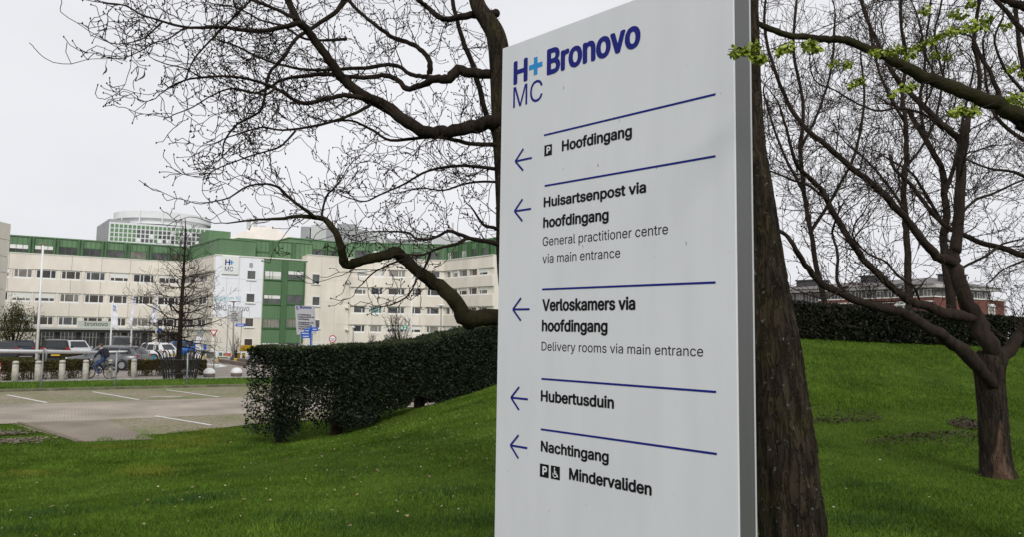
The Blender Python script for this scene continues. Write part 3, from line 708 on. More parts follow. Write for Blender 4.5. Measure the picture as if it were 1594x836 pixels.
    green_row(FS, [(693, 699, GL[5], 0), (701, 711, None, 0), (715, 725, GL[5], 0), (730, 741, GL[1], 0), (746, 757, GL[1], 0)], ZD + .121, ZR)
    green_row(FD, [(488, 494, GL[1], 0), (499, 519, GL[1], 0), (525, 536, GL[1], 0)], ZD + .121, ZR, -3.0)
    # green box over the white corner
    FT = Facade(366, 106, 481, 111); FU = Facade(321, 113, 366, 106)
    zt = FT.px(366, 371)[1]
    for F in (FT, FU):
        F.slab(gr, 0, F.L, ZL + .221, zt, -4, 0); F.slab(gr, -.1, F.L + .1, zt + .001, zt + .18, -4, .15)
        k = int(F.L / .62)
        for i in range(k + 1): F.slab(rib, i * .62 - .04, i * .62 + .04, ZL + .23, zt - .02, .001, .03)
    for x in (389, 421, 427, 457):
        u = FT.px(x, 385)[0]; FT.slab(rib, u - .18, u + .18, ZL + .23, zt - .02, .031, .25)
    for (x0, x1) in ((395, 421), (429.5, 455)):
        a, b = FT.px(x0, 385)[0], FT.px(x1, 385)[0]; zz = FT.px(408, 391.5)[1]; FT.slab(rib, a, b, zz - .08, zz + .08, .031, .12)
    gr.build('green_storey', GREEN, root); rib.build('green_storey_ribs', GREEND, root)
    # stair block and low pitched roof behind it
    m = MB(); FV = Facade(318, 116, 352, 118); FV.slab(m, 0, FV.L, ZL, FV.px(322, 357)[1], -6, 0); m.build('green_stair_block', GREEN, root)
    m = MB(); FW = Facade(340, 116, 466, 117.5); zl, zh = FW.px(400, 375)[1], FW.px(395, 348.5)[1]
    a0, a1 = FW.P(0, zl - .2, 0), FW.P(FW.L, zl - .2, 0); b0, b1 = FW.P(0, zl - .2, -9), FW.P(FW.L, zl - .2, -9)
    u1, u2 = FW.px(387, 349)[0], FW.px(423, 349)[0]
    t0, t1, t2, t3 = FW.P(u1, zh, -3), FW.P(u2, zh, -3), FW.P(u2, zh, -6), FW.P(u1, zh, -6)
    m.add([a0, a1, b1, b0, t0, t1, t2, t3], [(0, 1, 5, 4), (1, 2, 6, 5), (2, 3, 7, 6), (3, 0, 4, 7), (4, 5, 6, 7)]); m.build('pitched_roof', BEIGE2, root)
    for (x0, x1, y0, y1) in ((375, 381, 334, 352), (386, 392, 336, 352), (396, 404, 346, 354)):
        m = MB(); a, b, z0, z1 = FW.uz(x0, x1, y0, y1); c = FW.P((a + b) / 2, 0, -4); r = (b - a) / 2
        m.lathe([(r, z0 - 1), (r, z1 - .5), (r * 1.3, z1 - .5), (r * 1.3, z1)], (c.x, c.y, 0), 12); m.build('roof_vent', ROOFW, root)
    # green grid plant room with the round white parapet over it
    FG = Facade(160, 117, 318.5, 123)
    u0, u1 = 0, FG.L; zb_, zt_ = FG.px(239, 379)[1], FG.px(239, 351)[1]
    m = MB(); FG.slab(m, u0, u1, zb_ - .8, zt_ + .2, -6, 0); m.build('plant_room', mat('white_grid_frame', (.66, .67, .68), .5), root)
    cells = MB(); nx, nz = 23, 4; dx, dz = (u1 - u0 - .3) / nx, (zt_ - zb_ - .1) / nz
    for i in range(nx):
        for j in range(nz):
            lower = j < (3 if i > 5 else 0) and i > 5 and i not in (10, 15)
            a = u0 + .15 + i * dx; z = zb_ + .1 + j * dz
            FG.slab(cells, a + .09, a + dx - .09, z + .09, z + dz - .09, .002, .05, (2 if rnd.random() < .12 else 1) if lower else 0)
    cells.build('grid_panel', [GREEN, GL[1], WHITE], root)
    FH = Facade(141, 127, 159.5, 117.2); m = MB(); a, b, z0, z1 = FH.uz(141, 159.5, 376, 352); FH.slab(m, 0, FH.L, ZG, FH.px(150, 353)[1], -3, 0); m.build('plant_room_side', ROOFG, root)
    m = MB(); c = FG.P(FG.px(252, 345)[0], 0, -8.5); R = 7.7; z0, z1 = FG.px(190, 341)[1] + .75, FG.px(190, 331)[1] + .85
    m.lathe([(R, z0), (R, z1), (R - .25, z1), (R - .25, z0 + .3), (R - .6, z0 - .25), (R - .6, z0 - .9)], (c.x, c.y, 0), 56)
    o = m.build('round_parapet', mat('white_parapet', (.72, .72, .73), .5, var=.05, scale=.4), root)
    for an in (-2.5, -2.05, -1.6, -1.15):
        m = MB(); m.box(c.x + (R + .08) * math.cos(an) - .07, c.x + (R + .08) * math.cos(an) + .07, c.y + (R + .08) * math.sin(an) - .07, c.y + (R + .08) * math.sin(an) + .07, z0 - .8, z1 + .05); m.build('parapet_post', WHITE, root)
    rail = MB(); pr = FG.P(FG.px(318, 372)[0], 0, .6)
    for i in range(5):
        q = pr + FG.u * (i * .9); rail.tube([q + Vector((0, 0, ZG)), q + Vector((0, 0, ZG + 1.4))], .035, 5)
    for z in (.7, 1.4): rail.tube([pr + Vector((0, 0, ZG + z)), pr + FG.u * 3.6 + Vector((0, 0, ZG + z))], .035, 5)
    rail.build('roof_railing', WHITE, root)
    # plant on the right roof
    FP = Facade(462, 118, 720, 120)
    for (x0, x1, y0, y1, m_) in ((468, 482, 352, 374, ROOFG), (484, 508, 350, 374, ROOFW), (508, 525, 354, 376, ROOFG), (524, 553, 348, 378, ROOFG), (553, 572, 357, 380, ROOFG), (572, 600, 361, 382, ROOFW), (645, 672, 364, 386, ROOFW), (674, 716, 367, 386, ROOFW), (600, 645, 371, 386, ROOFG), (703, 706, 346, 370, ROOFW)):
        m = MB(); a, b, z0, z1 = FP.uz(x0, x1, y0, y1); FP.slab(m, a, b, z0 - 1.5, z1, -3, 0)
        for i in range(int((b - a) / .5)): FP.slab(m, a + i * .5 + .2, a + i * .5 + .26, z0, z1 - .02, .001, .04)
        m.build('roof_plant', m_, root)
    m = MB()
    for x, y in ((495, 349), (512, 352)):
        u, z = FP.px(x, y); c = FP.P(u, 0, -1.2); m.lathe([(.9, z - 1), (.9, z), (.5, z + .5), (.2, z + .6)], (c.x, c.y, 0), 14)
    m.build('roof_fan', ROOFW, root)
    # logo panel and welcome text on the white corner
    a, b, z0, z1 = FB.uz(345, 371.5, 397.5, 428.7)
    m = MB(); c = FB.P((a + b) / 2, (z0 + z1) / 2, .26); m.obox(c, FB.u * (b - a) / 2, FB.n * .09, (0, 0, (z1 - z0) / 2))
    lp = m.build('logo_panel', WHITE, root); bv = lp.modifiers.new('b', 'BEVEL'); bv.width = .22; bv.segments = 3; bv.limit_method = 'ANGLE'
    m = MB(); h = (z1 - z0) * .27; logo(m, FB.P(a + (b - a) * .17, z0 + (z1 - z0) * .17, .36), FB.u, EV, h); m.build('logo', [NAVY, CYAN], lp)
    m = MB(); u, z = FB.px(333.5, 469.5); u2 = FB.px(374, 469)[0]; put_text(m, 'Welkom bij', FB.P(u, z, .165), FB.u, EV, .82, width=u2 - u, offset=.0, mi=0); m.build('welcome_lettering', mat('teal_print', (.14, .42, .50), .5), root)
    m = MB(); u, z = FB.px(332.5, 484); u2 = FB.px(387, 484)[0]; put_text(m, 'HMC Bronovo', FB.P(u, z, .165), FB.u, EV, .82, width=u2 - u, offset=.0, mi=0); m.build('welcome_lettering', mat('dark_grey_print', (.05, .05, .055), .5), root)
    m = MB(); u, z = FB.px(390.5, 412); c = FB.P(u, z, .2); m.obox(c, FB.u * .22, FB.n * .05, (0, 0, .28)); m.build('wall_plate', ROOFG, root)
    # wall lamps and downpipe on the flat wall
    for y in (440, 480, 514):
        u, z = FD.px(540, y); m = MB(); FD.slab(m, u - .35, u + .25, z - .1, z + .1, .052, .5); m.build('balcony_lip', SILL, root)
    m = MB(); u, _z = FD.px(543.5, 470); m.tube([FD.P(u, .2, .22), FD.P(u, ZD - .1, .22)], .05, 6); m.build('downpipe', SILL, root)
    # ground floor glazing seen under the canopy and at street level
    gm = MB()
    for (x0, x1) in ((112, 180), (58, 111.5), (180.5, 236), (245, 276)):
        u0, u1 = FL.px(x0, 535)[0], FL.px(x1, 535)[0]; FL.slab(gm, u0, u1, -.9, 1.9, .002, .06)
    gm.build('entrance_glazing', GL[0], root)
    fr = MB()
    for x0, x1, k in ((112, 180, 13), (58, 111.5, 9), (180.5, 236, 9), (245, 276, 5)):
        u0, u1 = FL.px(x0, 535)[0], FL.px(x1, 535)[0]
        for i in range(k + 1):
            u = u0 + (u1 - u0) * i / k; FL.slab(fr, u - .04, u + .04, -.9, 1.9, .062, .12)
        for z in (.95, 1.86): FL.slab(fr, u0, u1, z, z + .07, .063, .118)
    fr.build('entrance_frames', mat('grey_frames', (.22, .22, .215), .5), root)
    return FL
FL = hospital()

def canopy():
    Fc = Facade(20, 80, 256, 91)
    root = thing('entrance_canopy', 'flat entrance canopy on black posts carrying a pale green lettered board', 'canopy', (Fc.a.x, Fc.a.y, -.8))
    z0 = Fc.px(140, 518.5)[1]; zt = Fc.px(140, 511.5)[1]
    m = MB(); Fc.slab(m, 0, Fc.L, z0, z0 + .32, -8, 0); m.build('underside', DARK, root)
    m = MB(); Fc.slab(m, -.1, Fc.L + .1, z0 + .321, zt, -8.1, .12); m.build('roof', mat('canopy_fascia', (.42, .42, .40), .6), root)
    for i, x in enumerate((62, 91, 124, 161, 196, 228)):
        u = Fc.px(x, 530)[0]
        for n in (-.5,): m = MB(); Fc.slab(m, u - .22, u + .22, -1.2, z0 - .001, n - .4, n); m.build('post', BLACKM, root)
    m = MB(); a, b, s0, s1 = Fc.uz(121.5, 173, 513, 500.5); s0, s1 = zt + .01, Fc.px(147, 500.5)[1]; Fc.slab(m, a, b, s0, s1, -.3, -.1)
    bd = m.build('name_board', mat('pale_green_board', (.47, .50, .44), .6), root)
    m = MB(); u0, u1 = Fc.px(132, 508)[0], Fc.px(168, 508)[0]; put_text(m, 'bronovo', Fc.P(u0, s0 + .24, -.095), Fc.u, EV, .46, width=u1 - u0, offset=.015); m.build('lettering', mat('dark_grey_print', (.05, .05, .055), .5), bd)
canopy()

def brick_building():
    RB = mat('red_brick', (.15, .052, .042), .85, var=.18, scale=1.5); TILE = mat('grey_roof_tiles', (.15, .135, .13), .8, var=.15, scale=1.2, stretch=(1, 1, 4))
    FX = Facade(1456, 66, 1568, 72); FY = Facade(1160, 84, 1456, 66)
    root = thing('brick_building', 'low red brick building with grey hipped roof and dark roof boxes beyond the far hedge', 'building', (FX.a.x, FX.a.y, 2.0))
    zb = FX.px(1512, 466.5)[1]
    FZ = Facade(1456, 69, 1545, 73); ze = FX.px(1456, 446)[1]
    m = MB(); FX.slab(m, 0, FX.L, 1.5, zb, -12, 0); FY.slab(m, 0, FY.L, 1.5, FY.px(1320, 474)[1], -10, 0); m.build('wall', RB, root)
    m = MB(); FX.slab(m, -.05, FX.L + .05, zb + .001, zb + .1, -12, .08); zyb = FY.px(1320, 474)[1]; FY.slab(m, 0, FY.L, zyb + .001, zyb + .12, -.3, .12)
    u0, u1, z0, z1 = FX.uz(1512, 1556, 497, 492); FX.slab(m, u0, u1, z1 - .08, z1 + .02, .002, .06); m.build('trim', SILL, root)
    FYs = Facade(1160, 86, 1456, 68)
    up = MB(); FYs.slab(up, 0, FYs.L, zyb - 1, ze, -9, 0); FZ.slab(up, 0, FZ.L, zb + .1, ze, -9, 0); up.build('upper_wall', mat('dark_upper_wall', (.09, .088, .09), .6, var=.1, scale=1), root)
    for F, k in ((FYs, 19), (FZ, 7)):
        d = F.L / k
        for i in range(k): window(F, root, i * d + d * .16, (i + 1) * d - d * .16, min(zyb, zb) + .35, ze - .12, (.5,), GL[rnd.choice((0, 1, 2, 3))], .002, False, mat('grey_white_frames', (.4, .4, .4), .5), .09)
    u0, u1, z0, z1 = FX.uz(1538, 1548, 492, 476); window(FX, root, u0, u1, z0, z1, (.5,), GL[2], .002)
    u0, u1, z0, z1 = FY.uz(1395, 1413, 489, 474); window(FY, root, u0, u1, z0, z1, (.33, .66), GL[2], .002)
    m = MB(); FYs.slab(m, -.5, FYs.L + .6, ze + .001, ze + .3, -10, .7); FZ.slab(m, -.6, FZ.L + .6, ze + .002, ze + .298, -10, .72); m.build('eaves', mat('grey_eaves', (.42, .41, .40), .6), root)
    r = MB(); A, B_, Cc = FYs.P(-.5, ze + .302, .8), FYs.P(FYs.L + .4, ze + .302, .9), FZ.P(FZ.L + .8, ze + .302, .8)
    zr = ze + 1.15; A2, B2, C2 = FYs.P(-.5, zr, -6), FYs.P(FYs.L - 3.5, zr + .3, -6.5), FZ.P(FZ.L - 4.5, zr - .1, -5.5)
    D1, D2 = FYs.P(-.5, ze + .302, -12), FZ.P(FZ.L + .8, ze + .302, -12)
    r.add([A, B_, Cc, A2, B2, C2, D1, D2], [(0, 1, 4, 3), (1, 2, 5, 4), (2, 7, 5), (3, 4, 5, 7, 6), (0, 3, 6)]); r.build('roof', TILE, root)
    for (x0, x1, y0, y1, F) in ((1209, 1239, 446, 434, FYs), (1309, 1332, 440, 427.5, FYs), (1429, 1454, 438, 421, FYs)):
        a, b, z0, z1 = F.uz(x0, x1, y0, y1); q = MB(); z1 += .75; F.slab(q, a, b, z0 - 1.0, z1, -6, -3.5)
        F.slab(q, a - .1, b + .1, z1 + .001, z1 + .12, -6.1, -3.4); q.build('roof_box', mat('dark_roof_box', (.06, .06, .064), .6), root)
    q = MB(); u, z = FX.px(1209 + 350, 485); FX.slab(q, FX.L - .35, FX.L - .28, 1.6, zb - .05, .002, .1); q.build('downpipe', SILL, root)
brick_building()
# ------------------------------------------------------------------ trees
BARK = mat('dark_bark', (.022, .016, .012), .95, var=.4, scale=14, bump=.9, bscale=26, stretch=(1, 1, .3), spec=.1)
BARKM = mat('mossy_bark', (.024, .018, .012), .95, scale=5, var=.3, col2=(.034, .032, .013), bump=.8, bscale=22, spec=.1)
BARKR = mat('reddish_bark', (.030, .022, .017), .95, var=.35, scale=12, bump=.8, bscale=24, stretch=(1, 1, .3), spec=.1)
TWIG = mat('twig', (.026, .018, .015), .9, var=.3, scale=20, spec=.1)
TWIGR = mat('brown_twig', (.036, .026, .021), .9, var=.3, scale=20, spec=.1)
class Tubes:                 # fast collection of thin three-sided twigs
    def __init__(s): s.V = []; s.F = []; s.n = 0
    def tube(s, pts, rad, sides=3):
        P = np.array([tuple(p) for p in pts], float); n = len(P)
        T = np.gradient(P, axis=0); T /= np.linalg.norm(T, axis=1)[:, None] + 1e-9
        ref = np.array([.31, .22, .92]); A = np.cross(T, ref); l = np.linalg.norm(A, axis=1)
        A[l < .1] = np.cross(T[l < .1], [1, 0, .1]); A /= np.linalg.norm(A, axis=1)[:, None]; B = np.cross(T, A)
        an = np.arange(sides) * 2 * np.pi / sides; R = np.asarray(rad, float)
        V = P[:, None] + (A[:, None] * np.cos(an)[None, :, None] + B[:, None] * np.sin(an)[None, :, None]) * R[:, None, None]
        s.V.append(V.reshape(-1, 3)); i, k = np.meshgrid(np.arange(n - 1), np.arange(sides), indexing='ij'); k2 = (k + 1) % sides
        F = np.stack([i * sides + k, i * sides + k2, (i + 1) * sides + k2, (i + 1) * sides + k], -1).reshape(-1, 4) + s.n
        s.F.append(F); s.n += n * sides
    def bud(s, p, r):
        p = np.array(tuple(p)); o = np.array([(1, 0, 0), (0, 1, 0), (-1, 0, 0), (0, -1, 0), (0, 0, 1.5), (0, 0, -1.3)]) * r + p
        s.V.append(o); s.F.append(np.array([(0, 1, 4, 4), (1, 2, 4, 4), (2, 3, 4, 4), (3, 0, 4, 4), (1, 0, 5, 5), (2, 1, 5, 5), (3, 2, 5, 5), (0, 3, 5, 5)]) + s.n); s.n += 6
    def build(s, name, m, parent):
        V = np.concatenate(s.V); F = np.concatenate(s.F); org = Vector(); p = parent
        while p is not None: org = org + p.location; p = p.parent
        V = V - np.array(tuple(org))
        me = bpy.data.meshes.new(name); me.from_pydata(V.tolist(), [], [tuple(f[:3]) if f[2] == f[3] else tuple(f) for f in F.tolist()])
        me.materials.append(m); me.update(); o = bpy.data.objects.new(name, me); COL.objects.link(o); o.parent = parent; return o

def smooth(pts, rad, k=4):            # Catmull-Rom through measured points
    P = [Vector(p) for p in pts]; n = len(P); out, ro = [], []
    for i in range(n - 1):
        a, b, c, d = P[max(i - 1, 0)], P[i], P[i + 1], P[min(i + 2, n - 1)]
        for j in range(k):
            t = j / k; t2, t3 = t * t, t * t * t
            out.append(.5 * ((2 * b) + (c - a) * t + (2 * a - 5 * b + 4 * c - d) * t2 + (3 * b - 3 * c + d - a) * t3)); ro.append(rad[i] + (rad[i + 1] - rad[i]) * t)
    out.append(P[-1]); ro.append(rad[-1]); return out, ro
def limb_pts(pix, w0, w1, Y0, Y1, widths=None, wob=.0, seed=0):
    n = len(pix); r_ = random.Random(seed); ln = [0]
    for i in range(1, n): ln.append(ln[-1] + math.dist(pix[i], pix[i - 1]))
    pts, rad = [], []
    for i, (x, y) in enumerate(pix):
        t = ln[i] / ln[-1]; Y = Y0 + (Y1 - Y0) * t + (r_.uniform(-wob, wob) if 0 < i < n - 1 else 0)
        wd = widths[i] if widths else w0 + (w1 - w0) * t ** .8
        pts.append(at(x, y, Y)); rad.append(max(.0035, wd * Y / FPX / 2))
    return pts, rad
def rvec(r): return Vector((r.gauss(0, 1), r.gauss(0, 1), r.gauss(0, 1)))
def grow(tb, start, d, length, rad, level, r, o):
    """one twig with a wandering course; carries finer twigs while level > 0"""
    seg = max(.028, length / (4 if level == 0 else o.get('seg', 8))); n = max(3, int(length / seg)); pts = [start]; rads = [rad]; d = d.normalized(); p = start.copy()
    curl = rvec(r) * o.get('curl', .16)
    for i in range(n):
        d = (d + rvec(r) * o.get('wander', .16) + curl * .5 + Vector((0, 0, o.get('up', .06)))).normalized()
        p = p + d * seg; pts.append(p.copy()); rads.append(max(o.get('rmin', .0028), rad * (1 - .8 * (i + 1) / n)))
    tb.tube(pts, rads, 4 if rad > .012 else 3)
    if level == 0:
        if r.random() < o.get('buds', .8): tb.bud(p, o.get('bud', .0075))
        return
    cnt = max(1, int(length / o['gap'][level - 1] * r.uniform(.7, 1.3)))
    for k in range(cnt):
        t = r.uniform(.12, 1.0) if k else 1.0; j = min(n, int(t * n)); q = pts[j]; tg = (pts[min(n, j + 1)] - pts[max(0, j - 1)]).normalized()
        sd = rvec(r); sd = (sd - tg * sd.dot(tg))
        if sd.length < .1: continue
        sd.normalize(); an = r.uniform(.45, 1.15)
        nd = tg * math.cos(an) + sd * math.sin(an)
        grow(tb, q, nd, length * r.uniform(*o.get('ratio', (.35, .7))) * (1.1 - .5 * t), max(o.get('rmin', .0028), rads[j] * .7), level - 1, r, o)
def dress(tb, pts, rads, r, o, start=.15, gap=.16, length=.7, level=2, rscale=.4, lift=0.0):
    """twigs along a limb"""
    acc = 0; tot = sum((pts[i + 1] - pts[i]).length for i in range(len(pts) - 1)); run = 0; nxt = tot * start
    for i in range(len(pts) - 1):
        L = (pts[i + 1] - pts[i]).length
        while nxt <= run + L:
            t = (nxt - run) / max(L, 1e-6); q = pts[i].lerp(pts[i + 1], t); tg = (pts[i + 1] - pts[i]).normalized()
            sd = rvec(r)
            if lift and sd.z < 0: sd.z *= -lift
            sd = sd - tg * sd.dot(tg); sd.normalize(); an = r.uniform(.5, 1.2)
            k = nxt / tot; ln = length * r.uniform(.45, 1.25) * (1.0 - .35 * k)
            grow(tb, q, tg * math.cos(an) + sd * math.sin(an), ln, max(.0035, min(rads[i] * rscale, ln * .012)), level, r, o)
            nxt += gap * r.uniform(.5, 1.6)
        run += L
    tg = (pts[-1] - pts[-2]).normalized(); grow(tb, pts[-1], tg, length * .7, rads[-1], level, r, o)
def bumpy(pts, rads, r, amt=.06): return [q * (1 + r.uniform(-amt, amt)) for q in rads]
def limb(root, name, pts, rads, m, sides=10, seed=1):
    P, R = smooth(pts, rads); rj = random.Random(seed + 500)
    P = [p + rvec(rj) * R[i] * .12 if 0 < i < len(P) - 1 else p for i, p in enumerate(P)]; mb = MB(); mb.tube(P, bumpy(P, R, random.Random(seed), .055), sides); mb.build(name, m, root, True); return P, R

def trunk_mesh(pts, rads, r, sides=28, sub=10, rough=.05, lobes=5):
    """a trunk with ridged, plated bark in the mesh"""
    P, R = smooth(pts, rads, sub); mb = MB(); n = len(P); ph = [r.uniform(0, 6.28) for _ in range(6)]; vs = []
    for i, p in enumerate(P):
        t = (P[min(i + 1, n - 1)] - P[max(i - 1, 0)]).normalized(); a = t.cross(Vector((0, 1, 0))); a.normalize(); b = t.cross(a)
        for k in range(sides):
            an = 2 * math.pi * k / sides
            h = i / n * 9
            q = 1 + rough * (.5 * math.sin(lobes * an + ph[0] + .35 * h) + .45 * math.sin(9 * an + ph[1] + math.sin(h * 1.3 + ph[2]) * .8) + .45 * math.sin(14 * an + ph[3] + 1.2 * math.sin(h * .9 + an)) + r.uniform(-.35, .35))
            vs.append(p + (a * math.cos(an) + b * math.sin(an)) * R[i] * q)
    fs = [(i * sides + k, i * sides + (k + 1) % sides, (i + 1) * sides + (k + 1) % sides, (i + 1) * sides + k) for i in range(n - 1) for k in range(sides)]
    mb.add(vs, fs); return mb, P, R

def bark_mat(name, lo, hi, ridge, lichen, scale=1.0):
    m = bpy.data.materials.new(name); m.use_nodes = True; t = m.node_tree; b = t.nodes['Principled BSDF']; b.inputs['Roughness'].default_value = .95; b.inputs['Specular IOR Level'].default_value = .1
    tc = t.nodes.new('ShaderNodeTexCoord'); mp = t.nodes.new('ShaderNodeMapping'); mp.inputs['Scale'].default_value = (scale, scale, scale * .16); t.links.new(tc.outputs['Object'], mp.inputs[0])
    n = t.nodes.new('ShaderNodeTexNoise'); n.inputs['Scale'].default_value = 26; n.inputs['Detail'].default_value = 7; n.inputs['Distortion'].default_value = .8; t.links.new(mp.outputs[0], n.inputs[0])
    v = t.nodes.new('ShaderNodeTexVoronoi'); v.feature = 'DISTANCE_TO_EDGE'; v.inputs['Scale'].default_value = 17; 
    mp2 = t.nodes.new('ShaderNodeMapping'); mp2.inputs['Scale'].default_value = (scale, scale, scale * .22); t.links.new(tc.outputs['Object'], mp2.inputs[0])
    ad = t.nodes.new('ShaderNodeMix'); ad.data_type = 'RGBA'; ad.blend_type = 'ADD'; ad.inputs['Factor'].default_value = .12; t.links.new(mp2.outputs[0], ad.inputs['A']); t.links.new(n.outputs['Color'], ad.inputs['B']); t.links.new(ad.outputs['Result'], v.inputs['Vector'])
    r = t.nodes.new('ShaderNodeValToRGB'); r.color_ramp.elements[0].position = .3; r.color_ramp.elements[1].position = .72
    r.color_ramp.elements[0].color = (*lo, 1); r.color_ramp.elements[1].color = (*hi, 1); t.links.new(n.outputs[0], r.inputs[0])
    g = t.nodes.new('ShaderNodeTexNoise'); g.inputs['Scale'].default_value = 3.2; g.inputs['Detail'].default_value = 6; t.links.new(tc.outputs['Object'], g.inputs[0])
    gr = t.nodes.new('ShaderNodeValToRGB'); gr.color_ramp.elements[0].position = .52; gr.color_ramp.elements[1].position = .68; t.links.new(g.outputs[0], gr.inputs[0])
    m1 = t.nodes.new('ShaderNodeMix'); m1.data_type = 'RGBA'; t.links.new(gr.outputs[0], m1.inputs['Factor']); t.links.new(r.outputs[0], m1.inputs['A']); m1.inputs['B'].default_value = (*ridge, 1)
    l = t.nodes.new('ShaderNodeTexNoise'); l.inputs['Scale'].default_value = 34; l.inputs['Detail'].default_value = 4; t.links.new(tc.outputs['Object'], l.inputs[0])
    lr = t.nodes.new('ShaderNodeValToRGB'); lr.color_ramp.elements[0].position = .665; lr.color_ramp.elements[1].position = .69; t.links.new(l.outputs[0], lr.inputs[0])
    m2 = t.nodes.new('ShaderNodeMix'); m2.data_type = 'RGBA'; t.links.new(lr.outputs[0], m2.inputs['Factor']); t.links.new(m1.outputs['Result'], m2.inputs['A']); m2.inputs['B'].default_value = (*lichen, 1)
    t.links.new(m2.outputs['Result'], b.inputs['Base Color'])
    vr = t.nodes.new('ShaderNodeMapRange'); vr.inputs['From Max'].default_value = .12; t.links.new(v.outputs['Distance'], vr.inputs[0])
    mu = t.nodes.new('ShaderNodeMath'); mu.operation = 'MULTIPLY_ADD'; mu.inputs[1].default_value = .8; t.links.new(vr.outputs[0], mu.inputs[0]); t.links.new(n.outputs[0], mu.inputs[2])
    bp = t.nodes.new('ShaderNodeBump'); bp.inputs['Strength'].default_value = 1.0; bp.inputs['Distance'].default_value = .018; t.links.new(mu.outputs[0], bp.inputs['Height']); t.links.new(bp.outputs[0], b.inputs['Normal'])
    return m
BK1 = bark_mat('rough_bark', (.014, .010, .007), (.050, .039, .027), (.042, .036, .016), (.13, .13, .115))
BK2 = bark_mat('brown_bark', (.017, .013, .010), (.044, .033, .025), (.036, .030, .019), (.10, .095, .08), .8)

def worn_bark():                 # the brown bark with a worn, barkless patch low on the side towards the path
    m = BK2.copy(); m.name = 'worn_brown_bark'; t = m.node_tree; b = t.nodes['Principled BSDF']; old = b.inputs['Base Color'].links[0].from_socket
    tc = t.nodes.new('ShaderNodeTexCoord'); n = t.nodes.new('ShaderNodeTexNoise'); n.inputs['Scale'].default_value = 9; n.inputs['Detail'].default_value = 6
    mp = t.nodes.new('ShaderNodeMapping'); mp.inputs['Scale'].default_value = (1, 1, .35); t.links.new(tc.outputs['Object'], mp.inputs[0]); t.links.new(mp.outputs[0], n.inputs[0])
    sx = t.nodes.new('ShaderNodeSeparateXYZ'); t.links.new(tc.outputs['Object'], sx.inputs[0])
    def M(op, a, bb=None):
        q = t.nodes.new('ShaderNodeMath'); q.operation = op
        for i, v in enumerate((a, bb)):
            if v is None: continue
            if isinstance(v, (int, float)): q.inputs[i].default_value = v
            else: t.links.new(v, q.inputs[i])
        return q.outputs[0]
    ax = M('ABSOLUTE', M('ADD', sx.outputs[0], .07)); wd = M('SUBTRACT', .115, M('MULTIPLY', sx.outputs[2], .15))
    k = M('ADD', M('SUBTRACT', wd, ax), M('MULTIPLY', M('SUBTRACT', n.outputs[0], .5), .26)); k = M('MULTIPLY', k, 30); k.node.use_clamp = True
    k = M('MULTIPLY', k, M('LESS_THAN', sx.outputs[1], 0.0)); k = M('MULTIPLY', k, M('LESS_THAN', sx.outputs[2], .75))
    mx = t.nodes.new('ShaderNodeMix'); mx.data_type = 'RGBA'; t.links.new(k, mx.inputs['Factor']); t.links.new(old, mx.inputs['A']); mx.inputs['B'].default_value = (.115, .072, .05, 1)
    t.links.new(mx.outputs['Result'], b.inputs['Base Color']); return m

